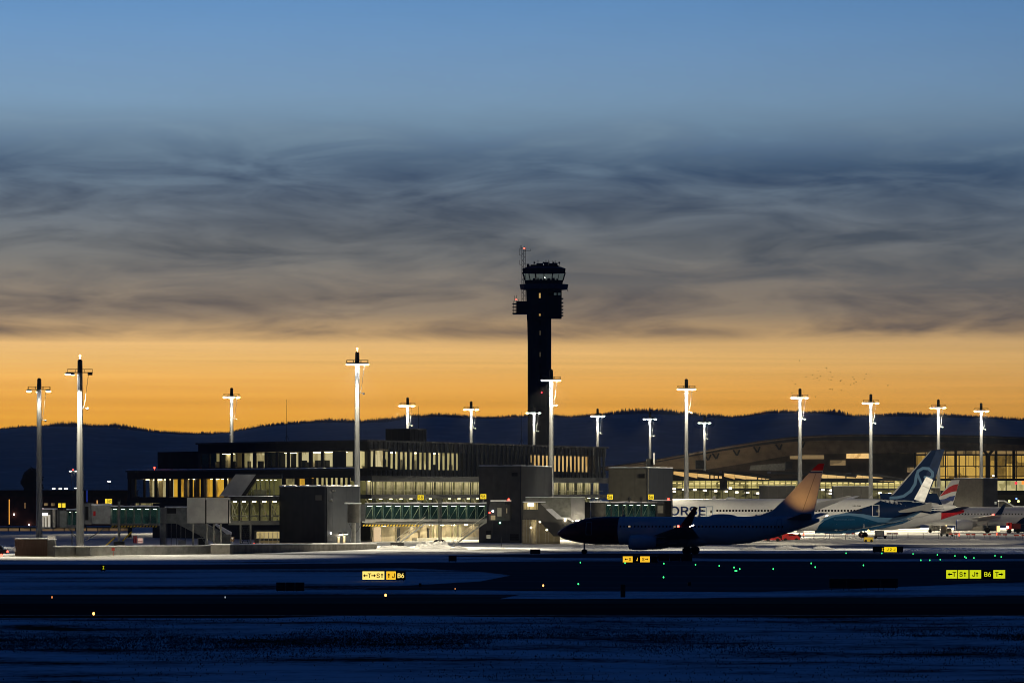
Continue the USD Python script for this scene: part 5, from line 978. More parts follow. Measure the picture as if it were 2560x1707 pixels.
sb = thing('stand_bridge', 'thin pale-roofed jet bridge above the right airliner, near the frame edge', 'jet bridge', (X(2520, 970), 970, 0))
fpoly(sb, 'roof', 968, [(2498, 1250), (2512, 1250), (2536, 1264), (2560, 1264), (2600, 1264), (2600, 1266), (2534, 1267), (2510, 1253), (2498, 1253)], 3, SNOWCAP); fpoly(sb, 'side', 968.3, [(2498, 1253), (2510, 1253), (2534, 1267), (2600, 1266), (2600, 1290), (2498, 1290)], 2.4, PANEL); fbox(sb, 'white_panel', 967.6, 2487, 2491, 1253.5, 1261, .2, WHITEP)
for px, py in ((2523, 1252), (2546, 1252.5)): part(sb, 'roof_lamp', MB().ball(P(px, py, 966), .28), glow('yellowgreen_lamp', (.95, 1, .3), 2.5))
part(sb, 'blue_lamp', MB().ball(P(2541, 1246, 966), .2), glow('blue_lamp', (.2, .35, 1), 3))

# ---------------- far buildings at the left ----------------
Yb0 = 1150.0
BR = mat('red_brown_wall', (0.10, 0.035, 0.028), .8, var=.3, scale=.15)
lb2 = thing('long_brown_building', 'long low red-brown building in shade at the far left', 'building', (X(100, Yb0), Yb0, 0))
fbox(lb2, 'wall', Yb0, -120, 335, 1240, 1236 + 8.5 * F / Yb0, 18, BR); fbox(lb2, 'upper_wall', Yb0 + 5, -120, 335, 1226, 1240, 12, mat('dark_brown_wall', (.05, .03, .028), .8)); fbox(lb2, 'roof', Yb0 + 4.8, -122, 337, 1224.5, 1226, 13, ROOFD)
for px in (110, 128, 150): fbox(lb2, 'window', Yb0 - .1, px, px + 9, 1257, 1264, .2, DIMT)
for px, py in ((35, 1285), (73, 1311), (218, 1290)): part(lb2, 'wall_lamp', MB().ball(P(px, py, Yb0 - .6), .2), TUBEW)
Ygar = 985
ga = thing('lit_garage_row', 'row of dim lit bays with ceiling lamps at the far left, beneath the brown building', 'garage', (X(100, Ygar), Ygar, 0))
fbox(ga, 'roof', Ygar, -100, 330, 1317, 1320, 8, PANEL2); fbox(ga, 'back_wall', Ygar + 6, -100, 330, 1320, 1345, .4, DARKM)
GARL = lit('garage_back', (0.03, 0.02, 0.01), (0.16, 0.1, 0.05), .9, (.3, .3, .6))
for k in range(15):
    px = -92 + 28 * k; fbox(ga, 'post', Ygar - .1, px, px + 1.4, 1320, 1236 + 8.5 * F / Ygar, .3, FRAME); fbox(ga, 'bay_back', Ygar + 5, px + 2, px + 27, 1320, 1330, .2, GARL)
    part(ga, 'bay_lamp', MB().box(P(px + 14, 1330, Ygar + 1), (1.0, .2, .14)), glow('bay_lamp', (1, .78, .4), 1.6)); fbox(ga, 'parapet', Ygar - .2, px + 2, px + 27, 1331, 1342, .2, DARKM)
for x, y0, y1, c, lab in ((23.5, 1248, 1312, (1, .42, .06), 'thin orange lit pole at the far left'), (62.5, 1256, 1272, (.5, .28, .12), 'dim brown lit pole at the far left'), (217.5, 1225, 1256, (.03, .07, .6), 'thin blue lit pole behind the near floodlight mast'), (243, 1250, 1263, (1, .5, .15), 'short orange lit pole right of the near floodlight mast')):
    t = thing('lit_pole', lab, 'pole', (X(x, 1140), 1140, Z(y1, 1140))); m = MB(); m.box(P(x, (y0 + y1) / 2, 1140), (.28, .28, (y1 - y0) * 1140 / F)); part(t, 'tube', m, glow('pole_%d' % int(x), c, .75 if x < 60 or x > 220 else .35)); part(t, 'foot', MB().box(P(x, y1, 1140), (.4, .4, .4)), FRAME)
tr_ = thing('dark_tree', 'big dark rounded tree behind the leftmost floodlight mast', 'tree', (X(78, 1400), 1400, 0))
rg = np.random.default_rng(11); c = np.array(P(80, 1206, 1400)); nleaf = 2600
d = rg.normal(size=(nleaf, 3)); d /= np.linalg.norm(d, axis=1)[:, None]; rr = rg.random(nleaf) ** .45
lump = 0.75 + .45 * meshkit.noise(d * 2.2 + 5, 3); pos = c + d * (rr * lump)[:, None] * np.array([3.4, 3.4, 4.6]); a = rg.normal(size=(nleaf, 3)) * .32; b = rg.normal(size=(nleaf, 3)) * .32
part(tr_, 'crown', trimesh.Trimesh(np.stack([pos - a, pos + b, pos + a, pos - b], 1).reshape(-1, 3), (np.arange(nleaf) * 4)[:, None, None].repeat(2, 1).reshape(-1, 1) + np.tile([[0, 1, 2], [0, 2, 3]], (nleaf, 1)), process=False), LOOKS['spruce'])
part(tr_, 'trunk', MB().cyl((c[0], c[1], 0), c, .45, .15, 8), LOOKS['spruce'])
lt = thing('lattice_light_mast', 'distant lattice light mast with a red top lamp, between the two left masts', 'light mast', (X(183, 1900), 1900, 0)); m = MB()
for dx in (-.7, .7): m.bar((X(183, 1900) + dx, 1900, 0), (X(183, 1900) + dx, 1900, Z(1178, 1900)), .16)
for k in range(12): z = Z(1178, 1900) - k * 1.4; m.bar((X(183, 1900) - .7, 1900, z), (X(183, 1900) + .7, 1900, z - 1.4), .1)
m.bar(P(175, 1178, 1900), P(191, 1178, 1900), .25); part(lt, 'frame', m, GALV); part(lt, 'red_lamp', MB().ball(P(183, 1173, 1900), .3), REDLAMP)
for px in (176, 190): part(lt, 'lamp', MB().box(P(px, 1177.5, 1900), (.9, .4, .4)), glow('far_lamp', (1, .97, .9), 8.0))
spot(P(183, 1176, 1898), P(183, 1200, 1899.8), 70, 60)
for k, (px, py) in enumerate(((134, 1221), (151, 1221), (165, 1221), (190, 1220), (273, 1203))):
    t = thing('far_street_lamp', 'small white lamp apart on the dark hillside right of the near mast' if k == 4 else 'far small street lamp, number %s of the row beside the lattice light mast' % ('one', 'two', 'three', 'four')[k], 'street lamp', (X(px, 1850), 1850, 0), group=None if k == 4 else 'far street lamps')
    part(t, 'post', MB().cyl((X(px, 1850), 1850, 0), P(px, py, 1850), .1, n=5), DARKM); part(t, 'lamp', MB().box(P(px - 1.5, py, 1849.7), (.8, .3, .3)).box(P(px + 1.5, py, 1849.7), (.8, .3, .3)), LOOKS['far_lamp'])

# ---------------- aircraft ----------------
AWHITE = mat('airliner_white', (0.64, 0.64, 0.64), 0.4, var=0.05, spec=0.4)
ARED = mat('airliner_red', (0.13, 0.006, 0.01), 0.35, var=0.1, spec=0.35); TIPRED = mat('fin_tip_red', (0.5, 0.015, 0.02), 0.4, var=0.08)
ANAVY = mat('airliner_navy', (0.002, 0.014, 0.055), 0.55, var=0.1, spec=0.05); ATEAL = mat('airliner_teal', (0.002, 0.045, 0.12), 0.5, var=0.08, spec=.1); ARIB = mat('airliner_pale_blue', (0.075, 0.17, 0.3), 0.4, var=0.06); AGREY = mat('airliner_grey', (0.3, 0.3, 0.3), 0.45, var=0.08); ASHEEN = mat('rudder_sheen_paint', (0.5, 0.51, 0.53), 0.3, 0.6, var=0.3, scale=.9)  # last paint stands for floodlight reflecting off the rudder
CABW = mat('cabin_window', (0.012, 0.013, 0.016), 0.3); TYRE = mat('tyre', (0.012, 0.012, 0.012), 0.85); LETTER = mat('lettering_blue', (0.008, 0.03, 0.16), .4, var=.05); FLAGB = mat('flag_blue', (0.02, 0.05, 0.22), .4); FLAGR = mat('flag_red', (0.5, 0.02, 0.03), .4); LINEB = mat('door_outline', (.25, .32, .42), .5)
class Plane(Thing):
    """A thing whose parts are given in its own frame: x from the nose aft, -y the near side, z up from the ground."""
    def __init__(s, name, label, px, Y, yaw, st):
        Thing.__init__(s, name, label, 'airliner', (X(px, Y), Y, 0), yaw); THING[s.path] = s; s.st = np.array(st, float)
    def prof(s, x): return [np.interp(x, s.st[:, 0], s.st[:, k]) for k in (1, 2, 3)]        # centre height, half height, half width
    def skin(s, x, z, off=0.0):
        zc, rz, ry = s.prof(x); k = np.clip((z - zc) / rz, -1, 1); return -ry * np.sqrt(1 - k * k) - off
    def body(s, name, x0, x1, m, n=40, cap=True):
        xs = np.unique(np.concatenate([np.linspace(x0, x1, n), s.st[(s.st[:, 0] > x0) & (s.st[:, 0] < x1), 0]])); a = np.arange(40) * 2 * np.pi / 40; r = []
        for x in xs:
            zc, rz, ry = s.prof(x); r.append(np.column_stack([a * 0 + x, ry * np.cos(a), zc + rz * np.sin(a)]))
        v = np.vstack(r); k = len(xs); i, j = np.meshgrid(np.arange(k - 1), np.arange(40), indexing='ij'); i, j = i.ravel(), j.ravel(); jn = (j + 1) % 40
        mb = MB().add(v, np.stack([i * 40 + j, i * 40 + jn, (i + 1) * 40 + jn, (i + 1) * 40 + j], 1)[:, ::-1])
        for q in (0, k - 1): c = len(v); mb.add(np.vstack([r[q], [[xs[q], 0, s.prof(xs[q])[0]]]]), np.stack([np.arange(40), (np.arange(40) + 1) % 40, np.full(40, 40)], 1)[:, ::(1 if q else -1)])
        return part(s, name, mb, m, smooth=50, local=True)
    def decal(s, parent, name, poly, m, off=0.012, size=0.5, fin_y=None):
        import shapely.geometry as sg
        g = poly if hasattr(poly, 'geom_type') else sg.Polygon(poly)
        g = g.buffer(0); out = MB()
        for h in getattr(g, 'geoms', [g]):
            v, f = trimesh.creation.triangulate_polygon(h, engine='earcut')
            if fin_y is None: v3, f = trimesh.remesh.subdivide_to_size(np.column_stack([v, v[:, 0] * 0]), f, size); v = v3[:, :2]
            y = s.skin(v[:, 0], v[:, 1], off) if fin_y is None else np.full(len(v), fin_y)
            out.add(np.column_stack([v[:, 0], y, v[:, 1]]), f)
        return part(parent, name, out, m, local=True)
    def wing(s, name, a, ca, ta, b, cb, tb, m, n=10, up=False, parent=None):
        """a, b: leading-edge points of root and tip; c: chord; t: thickness."""
        k = np.linspace(0, 1, n); th = 1.6 * (np.sqrt(k) - k ** 2 * .6 - k * .4); ring = np.concatenate([np.column_stack([k, th]), np.column_stack([k, -th])[::-1][1:-1]])
        R = len(ring); vs = []
        for p, c, t in ((a, ca, ta), (b, cb, tb)):
            v = np.empty((R, 3)); v[:, 0] = p[0] + ring[:, 0] * c
            if up: v[:, 1] = p[1] + ring[:, 1] * t; v[:, 2] = p[2]
            else: v[:, 1] = p[1]; v[:, 2] = p[2] + ring[:, 1] * t
            vs.append(v)
        i = np.arange(R); j = (i + 1) % R
        mb = MB().add(np.vstack(vs), np.stack([i, j, j + R, i + R], 1)); mb.add(np.vstack([vs[1], vs[1].mean(0)[None]]), np.stack([i, j, i * 0 + R], 1))
        return part(parent or s, name, mb, m, smooth=40, local=True)
    def engine(s, x, y, z, r, L, m, ring=None):
        prof = np.array([(0.0, .86), (.06, 1.0), (.3, 1.08), (.6, 1.04), (.85, .88), (1.0, .74)]); a = np.arange(28) * 2 * np.pi / 28; v = []
        for k, q in prof: v.append(np.column_stack([a * 0 + x + k * L, y + r * q * np.cos(a), z + r * q * np.sin(a)]))
        K = len(prof); i, j = np.meshgrid(np.arange(K - 1), np.arange(28), indexing='ij'); i, j = i.ravel(), j.ravel(); jn = (j + 1) % 28
        e = part(s, 'engine', MB().add(np.vstack(v), np.stack([i * 28 + j, (i + 1) * 28 + j, (i + 1) * 28 + jn, i * 28 + jn], 1)[:, ::-1]), m, smooth=50, local=True)
        part(e, 'intake_lip', MB().mesh(trimesh.creation.torus(r * .93, r * .075, 28, 8, transform=trimesh.transformations.translation_matrix((x + .05, y, z)) @ trimesh.transformations.rotation_matrix(math.pi / 2, (0, 1, 0)))), ring or AGREY, smooth=True, local=True)
        part(e, 'fan', MB().cyl((x + .5, y, z), (x + .55, y, z), r * .9, n=28), BLACK, local=True); part(e, 'exhaust_cone', MB().cyl((x + L * .9, y, z), (x + L * 1.3, y, z), r * .5, r * .2, 16), AGREY, smooth=40, local=True)
        part(e, 'pylon', MB().hexa([(x + L * .25, y - .15, z + r * .8), (x + L * 1.3, y - .15, z + r * .7), (x + L * 1.3, y + .15, z + r * .7), (x + L * .25, y + .15, z + r * .8), (x + L * .5, y - .15, z + r * 1.35), (x + L * 1.35, y - .15, z + r * 1.5), (x + L * 1.35, y + .15, z + r * 1.5), (x + L * .5, y + .15, z + r * 1.35)]), m, local=True)
        return e
    def gear(s, x, y, r, w, top, twin=True):
        g = part(s, 'landing_gear', MB().cyl((x, y, r), (x, y, top), .11, .13, 8).bar((x, y, r), (x + .1, y, r), .2), AGREY, local=True)
        for dy in ((-w, w) if twin else (0,)): part(g, 'wheel', MB().cyl((x, y + dy - .17, r), (x, y + dy + .17, r), r, n=24), TYRE, smooth=40, local=True)
    def windows(s, x0, x1, z, n, w=.24, h=.36, skip=()):
        for k in range(n):
            if k in skip: continue
            x = x0 + (x1 - x0) * k / (n - 1); y = s.skin(x, z); part(s, 'cabin_window', MB().box((x, y, z), (w, .05, h)), CABW, local=True)
# taxiing twinjet in the dark
YA = math.radians(-14); gear = np.array([X(1727.5, 602), 602.0]); ax = np.array([math.cos(YA), math.sin(YA)]); nose = gear - ax * 19.6
ST737 = [(0, 2.9, .02, .02), (.25, 2.91, .36, .36), (.6, 2.94, .6, .6), (1.2, 3.0, .92, .92), (2.0, 3.1, 1.22, 1.2), (3.0, 3.2, 1.52, 1.45), (4.2, 3.3, 1.79, 1.68), (5.5, 3.34, 1.93, 1.82), (7, 3.36, 2.0, 1.88), (25, 3.36, 2.0, 1.88), (28, 3.5, 1.88, 1.7), (31, 3.85, 1.58, 1.4), (34, 4.3, 1.15, 1.0), (36, 4.6, .75, .65), (37.6, 4.82, .38, .32), (38.1, 4.87, .2, .18)]
pa = Plane('taxiing_airliner', 'dark taxiing twinjet airliner with a glowing fin tipped in red, in front of the terminal', 1280 + F * nose[0] / nose[1], nose[1], YA, ST737)
pa.body('nose_section', 0, 9.3, ARED, 24); pa.body('fuselage', 9.3, 38.1, AWHITE)
pa.wing('wing', (13.6, -1.7, 2.35), 7.6, .42, (21.4, -17.1, 4.1), 1.7, .1, AGREY); pa.wing('winglet', (21.5, -17.12, 4.12), 1.6, .06, (23.6, -17.75, 6.75), .6, .03, ARED)
pa.wing('wing', (13.6, 1.7, 2.35), 7.6, .42, (21.4, 17.1, 4.1), 1.7, .1, AGREY)
part(pa, 'wing_fairing', MB().mesh(trimesh.Trimesh(trimesh.creation.icosphere(3).vertices * (5.6, 2.1, 1.0) + (17.5, 0, 1.95), trimesh.creation.icosphere(3).faces, process=False)), AWHITE, smooth=True, local=True)
for sy in (-1, 1): pa.engine(11.7, sy * 4.83, 1.72, 1.0, 4.0, AWHITE)
fin_ = [(26.6, 5.25), (29.6, 5.6), (31.4, 6.25), (33.2, 7.9), (37.0, 11.9), (38.6, 11.9), (37.25, 5.4), (36.5, 5.0)]
def fin(pl, name, pts, th, m, parent=None):
    s_ = trimesh.creation.extrude_polygon(sg.Polygon(pts), th, engine='earcut'); v = s_.vertices
    return part(parent or pl, name, trimesh.Trimesh(np.column_stack([v[:, 0], v[:, 2] - th / 2, v[:, 1]]), s_.faces[:, ::-1], process=False), m, local=True)
f_ = fin(pa, 'fin', fin_, .34, AWHITE); fin(pa, 'fin_tip', [(37.0, 11.93), (37.35, 12.25), (37.9, 12.78), (38.2, 12.9), (38.85, 12.9), (38.62, 11.93)], .3, TIPRED); fin(pa, 'fin_stripe', [(36.6, 11.55), (36.8, 11.75), (38.55, 11.75), (38.5, 11.55)], .37, FLAGB, f_); fin(pa, 'rudder_gap', [(35.7, 6.2), (35.8, 6.2), (37.7, 11.5), (37.6, 11.5)], .37, AGREY, f_)
for sy in (-1, 1): pa.wing('stabiliser', (33.4, sy * .5, 5.0), 3.7, .2, (36.9, sy * 7.1, 5.85), 1.3, .07, AGREY)
part(pa, 'antenna_fairing', MB().mesh(trimesh.Trimesh(trimesh.creation.icosphere(2).vertices * (2.1, .5, .42) + (24.2, 0, 5.33), trimesh.creation.icosphere(2).faces, process=False)), AWHITE, smooth=True, local=True)
for x in (9.5, 20.5, 28.7): fin(pa, 'blade_antenna', [(x, 5.3), (x + .5, 5.3), (x + .45, 5.7), (x + .25, 5.7)], .05, AGREY)
pa.gear(4.0, 0, .35, .25, 2.0); pa.gear(19.6, -2.86, .57, .43, 2.2); pa.gear(19.6, 2.86, .57, .43, 2.2)
pa.windows(6.6, 33.0, 3.95, 52, .2, .32); 
for k, (x, z, w, h) in enumerate(((1.55, 3.85, .4, .42), (2.0, 3.98, .5, .45), (2.6, 4.05, .5, .42))): pa.decal(pa, 'cockpit_window', [(x, z - h / 2), (x + w, z - h / 2 - .05), (x + w + .1, z + h / 2), (x + .15, z + h / 2 - .05)], CABW, .015, .2)
for x, w, z0, z1 in ((4.6, .85, 2.75, 4.6), (32.2, .75, 3.35, 5.0)):
    import shapely.geometry as sg
    pa.decal(pa, 'door_outline', sg.box(x, z0, x + w, z1).difference(sg.box(x + .06, z0 + .06, x + w - .06, z1 - .06)), AGREY, .012, .3)
part(pa, 'nav_light_red', MB().ball((21.3, -17.1, 4.12), .17), glow('nav_red', (1, .08, .06), 9), local=True); part(pa, 'strobe_light', MB().bar((22.9, -17.05, 4.1), (23.5, -17.05, 4.3), .14), glow('strobe', (1, .85, .75), 9), local=True)
for x, z in ((11.0, 3.98), (17.6, 3.95)): part(pa, 'lit_window', MB().box((x, pa.skin(x, z) - .02, z), (.3, .05, .2)), glow('dim_cabin_window', (1, .75, .45), .35), local=True)
def planelight(pl, loc, aim, half, inten, color, soft=.6):
    c, s_ = math.cos(pl.rz), math.sin(pl.rz); w = lambda p: np.array([pl.o[0] + c * p[0] - s_ * p[1], pl.o[1] + s_ * p[0] + c * p[1], p[2]]); return spot(w(loc), w(aim), half, inten, color, soft, .06)
planelight(pa, (35.4, -4.6, 5.7), (36.0, 0, 9.9), 40, 190, (1, .48, .13), 1.0); planelight(pa, (14.6, -3.4, 3.0), (13.6, -1.9, 3.3), 60, .16, (1, .5, .25), .9)  # second beam is added for the warm glow on the fuselage beside the engine
# large white airliner with a blue tail
ST787 = [(0, 4.2, .02, .02), (1, 4.3, .9, .9), (3, 4.5, 1.8, 1.75), (6, 4.7, 2.6, 2.5), (9, 4.78, 2.95, 2.85), (41, 4.78, 2.97, 2.88), (46, 5.0, 2.75, 2.6), (51, 5.4, 2.2, 2.0), (55, 5.75, 1.65, 1.5), (59, 6.0, 1.0, .9), (62, 6.2, .45, .4), (62.8, 6.25, .2, .2)]
Y7 = 778.0; pb = Plane('white_airliner', 'large white airliner with dark blue tail and big blue lettering, parked behind the taxiing jet', 1537, Y7 + 4, math.radians(-6), ST787)
c7, s7 = math.cos(pb.rz), math.sin(pb.rz)
def loc7(pl, px, py, y=-2.9):
    """Pixel to the airliner's own x, z on its near side."""
    c, s_ = math.cos(pl.rz), math.sin(pl.rz); k = (px - 1280) / F
    x = (k * (pl.o[1] + c * y) - pl.o[0] + s_ * y) / (c - k * s_); Yw_ = pl.o[1] + s_ * x + c * y; return (x, Z(py, Yw_))
z8 = lambda a, b: (2060 + a / 4.612, 1060 + b / 4.612)
def L8(pl, pts, y=-2.9): return [loc7(pl, *z8(a, b), y) for a, b in pts]
pb.body('fuselage', 0, 62.8, AWHITE, 60)
pb.decal(pb, 'navy_rear_paint', L8(pb, [(-40, 1090), (60, 1062), (330, 1000), (560, 930), (650, 880), (640, 800), (1300, 800), (1400, 1000), (1250, 1040), (1080, 1005), (950, 1055), (800, 1080), (650, 1075), (450, 1035), (250, 1022), (100, 1048), (0, 1085)]), ANAVY, .012, 1.2)
pb.decal(pb, 'pale_ribbon', L8(pb, [(-60, 1150), (0, 1085), (100, 1048), (250, 1022), (450, 1035), (650, 1075), (800, 1080), (950, 1055), (1080, 1005), (1130, 1000), (1090, 1030), (960, 1108), (800, 1135), (620, 1130), (430, 1070), (280, 1050), (130, 1062), (0, 1112)]), ARIB, .02, 1.0)
pb.decal(pb, 'teal_belly_paint', L8(pb, [(-110, 1235), (-60, 1165), (0, 1112), (130, 1062), (280, 1050), (430, 1070), (620, 1130), (800, 1135), (960, 1108), (1040, 1085), (900, 1150), (700, 1195), (480, 1225), (300, 1260), (-110, 1260)]), ATEAL, .016, 1.0)
x7 = lambda px, py: loc7(pb, px, py, 0)
F7 = [x7(*z8(a, b)) for a, b in ((700, 870), (780, 812), (1240, 300), (1390, 288), (1290, 600), (1165, 905), (1100, 960), (800, 920))]
f_ = fin(pb, 'fin', F7, .5, ANAVY); fin(pb, 'fin_leading_edge', [x7(*z8(a, b)) for a, b in ((772, 815), (1228, 305), (1242, 300), (800, 812))], .56, AGREY, f_)
rud = fin(pb, 'rudder', [x7(*z8(a, b)) for a, b in ((1170, 600), (1300, 292), (1392, 287), (1292, 600), (1258, 640))], .53, mat('rudder_navy', (.004, .022, .08), .5), f_)
ln = sg.LineString([x7(*z8(a, b)) for a, b in ((770, 850), (840, 846), (920, 828), (1000, 770), (1050, 690), (1064, 600), (1085, 540), (1140, 507), (1205, 512), (1250, 555), (1252, 598), (1222, 622), (1165, 610))]).buffer(.24 * 1.1)
fin_rib = pb.decal(f_, 'fin_ribbon', ln, ARIB, fin_y=-.275); pb.decal(f_, 'fin_ribbon_tail', sg.LineString([x7(*z8(a, b)) for a, b in ((1075, 560), (1092, 610), (1130, 700))]).buffer(.2), ARIB, fin_y=-.272)
fin(pb, 'rudder_sheen', [x7(*z8(a, b)) for a, b in ((1038, 865), (1155, 905), (1258, 640), (1178, 605))], .6, ASHEEN, f_); fin(pb, 'rudder_sheen_seam', [x7(*z8(a, b)) for a, b in ((1140, 702), (1222, 742), (1218, 752), (1136, 712))], .63, AGREY, f_)  # bright panel is the floodlight reflection on the rudder, put into the paint
S7 = [loc7(pb, *z8(a, b), -5.5) for a, b in ((1240, 900), (1120, 935), (890, 990), (858, 1003), (875, 1018), (950, 1018), (1120, 995), (1235, 1012))]
s_ = trimesh.creation.extrude_polygon(sg.Polygon(S7), .3, engine='earcut'); v = s_.vertices.copy(); xr = np.array(S7)[:, 0].max(); kk = (xr - v[:, 0]) / np.ptp(v[:, 0])
part(pb, 'stabiliser', trimesh.Trimesh(np.column_stack([v[:, 0], -.9 - kk * 8.6 + v[:, 2], v[:, 1]]), s_.faces[:, ::-1], process=False), AGREY, local=True); pb.wing('stabiliser', (54.5, .9, 6.3), 5.5, .3, (60, 9.8, 7.4), 2, .1, AGREY)
pb.wing('wing', (20.5, -2.6, 3.4), 11.5, .8, (43.5, -30, 8.2), 1.0, .08, AWHITE); pb.wing('wing', (20.5, 2.6, 3.4), 11.5, .8, (43.5, 30, 8.2), 1.0, .08, AWHITE)
for sy in (-1, 1): pb.engine(18.0, sy * 9.8, 2.2, 1.65, 5.6, AWHITE)
pb.gear(6.5, 0, .5, .35, 2.2); pb.gear(30.5, -4.9, .68, .6, 3.0); pb.gear(32, -4.9, .68, .6, 3.0); pb.gear(31, 4.9, .68, .6, 3.0)
zw = loc7(pb, 1800, 1276.5)[1]; xa, xb_ = loc7(pb, 1793, 1276)[0], loc7(pb, 2152, 1274)[0]
pb.windows(xa, xb_, zw, 46, .34, .46); pb.windows(loc7(pb, 1656, 1277)[0], loc7(pb, 1756, 1277)[0], zw, 6, .34, .42)
tm = meshkit.text_mesh('NORSE', 1.0, .03, True); v = tm.vertices.copy(); w0, w1 = loc7(pb, 1648, 1280)[0], loc7(pb, 1764, 1280)[0]; zt_, zb_ = Z(1265, Y7), Z(1288, Y7)
v[:, 0] = w0 + (v[:, 0] - v[:, 0].min()) / np.ptp(v[:, 0]) * (w1 - w0); zz = zb_ + (v[:, 1] - v[:, 1].min()) / np.ptp(v[:, 1]) * (zt_ - zb_)
tl_ = trimesh.Trimesh(*trimesh.remesh.subdivide_to_size(np.column_stack([v[:, 0], v[:, 2] * 0, zz]), tm.faces, .6), process=False); v = tl_.vertices
part(pb, 'airline_lettering', trimesh.Trimesh(np.column_stack([v[:, 0], pb.skin(v[:, 0], v[:, 2], .02), v[:, 2]]), tl_.faces, process=False), LETTER, local=True)
def ptext(pl, text, px0, px1, py0, py1, m, name='registration'):
    tm = meshkit.text_mesh(text, 1.0, .03, True); v = tm.vertices.copy(); w0, w1 = loc7(pl, px0, py0)[0], loc7(pl, px1, py0)[0]; z0, z1 = loc7(pl, px0, py1)[1], loc7(pl, px0, py0)[1]
    x = w0 + (v[:, 0] - v[:, 0].min()) / np.ptp(v[:, 0]) * (w1 - w0); z = z0 + (v[:, 1] - v[:, 1].min()) / np.ptp(v[:, 1]) * (z1 - z0); part(pl, name, trimesh.Trimesh(np.column_stack([x, pl.skin(x, z, .03), z]), tm.faces, process=False), m, local=True)
ptext(pb, 'LN-FNB', 2132, 2152, 1262.5, 1266, CABW); ptext(pb, 'flynorse.com', 2085, 2136, 1295.5, 1301, ARIB, 'web_lettering')
for x0, y0, x1, y1, m in ((1766, 1265, 1782.5, 1292, ARIB), (2180.5, 1261.5, 2198, 1290, AWHITE)):
    (xx0, zz1), (xx1, zz0) = loc7(pb, x0, y0), loc7(pb, x1, y1); pb.decal(pb, 'door_outline', sg.box(xx0, zz0, xx1, zz1).difference(sg.box(xx0 + .1, zz0 + .1, xx1 - .1, zz1 - .1)), m, .03, .4)
    pb.decal(pb, 'door_window', sg.box((xx0 + xx1) / 2 + .1, (zz0 + zz1) / 2 - .25, (xx0 + xx1) / 2 + .4, (zz0 + zz1) / 2 + .25), CABW, .03, .4)
for px in (1776, 2170): fin(pb, 'blade_antenna', [(loc7(pb, px, 1246)[0] + a, 7.7 + b) for a, b in ((0, 0), (.9, 0), (.7, .65), (.5, .65))], .06, AGREY)
part(pb, 'antenna_fairing', MB().mesh(trimesh.Trimesh(trimesh.creation.icosphere(2).vertices * (1.0, .5, .3) + (loc7(pb, 1825, 1246)[0], 0, 7.75), trimesh.creation.icosphere(2).faces, process=False)), AWHITE, smooth=True, local=True)
part(pb, 'nav_light', MB().bar(*[np.array([q_[0], -29.9, q_[1]]) for q_ in (loc7(pb, 2064, 1290, -29.9), loc7(pb, 2070, 1287, -29.9))], .16), glow('strobe', 0, 0), local=True)
# airliner behind it, with a flag-painted fin
ST320 = [(0, 3.3, .02, .02), (.6, 3.35, .75, .75), (2, 3.5, 1.4, 1.35), (4, 3.62, 1.85, 1.8), (6, 3.65, 2.05, 1.97), (24, 3.65, 2.05, 1.97), (28, 3.95, 1.8, 1.65), (32, 4.5, 1.25, 1.1), (35, 4.95, .75, .65), (37, 5.2, .4, .35), (37.6, 5.25, .2, .2)]
Y8 = 832.0; s8 = F / Y8; pc = Plane('flag_tail_airliner', 'parked airliner with a red, white and blue flag-painted fin, behind the dark blue tail', 2409 - 37.5 * s8, Y8, 0.0, ST320)
x8 = lambda pts: [loc7(pc, *z8(a, b), 0) for a, b in pts]
pc.body('fuselage', 0, 33.0, AWHITE, 30); pc.body('tail_cone', 33.0, 37.6, FLAGR, 12)
f_ = fin(pc, 'fin', x8([(1230, 975), (1270, 925), (1470, 645), (1562, 640), (1500, 880), (1470, 960)]), .3, AWHITE)
fin(pc, 'red_stripe', x8([(1335, 832), (1380, 775), (1440, 725), (1490, 700), (1547, 688), (1528, 772), (1480, 778), (1420, 800)]), .34, FLAGR, f_); fin(pc, 'blue_stripe', x8([(1318, 872), (1400, 858), (1450, 832), (1512, 822), (1490, 888), (1430, 880), (1370, 884)]), .34, FLAGB, f_); fin(pc, 'red_base_stripe', x8([(1272, 925), (1290, 905), (1350, 922), (1420, 935), (1290, 945)]), .34, FLAGR, f_)
pc.wing('stabiliser', (31.9, -.6, 5.0), 3.8, .2, (36.6, -6.4, 6.1), 1.5, .08, ANAVY); pc.wing('stabiliser', (31.9, .6, 5.0), 3.8, .2, (35.6, 6.2, 5.9), 1.5, .08, ANAVY)
pc.wing('wing', (12.0, -1.8, 2.9), 6.5, .5, (19.5, -17, 4.2), 1.5, .1, AGREY); pc.wing('wing', (12.0, 1.8, 2.9), 6.5, .5, (19.5, 17, 4.2), 1.5, .1, AGREY); pc.gear(17.7, -3.8, .58, .45, 2.4); pc.gear(17.7, 3.8, .58, .45, 2.4); pc.gear(5.1, 0, .38, .25, 2.2)
for sy in (-1, 1): pc.engine(10.5, sy * 5.75, 2.0, 1.15, 4.0, AWHITE)
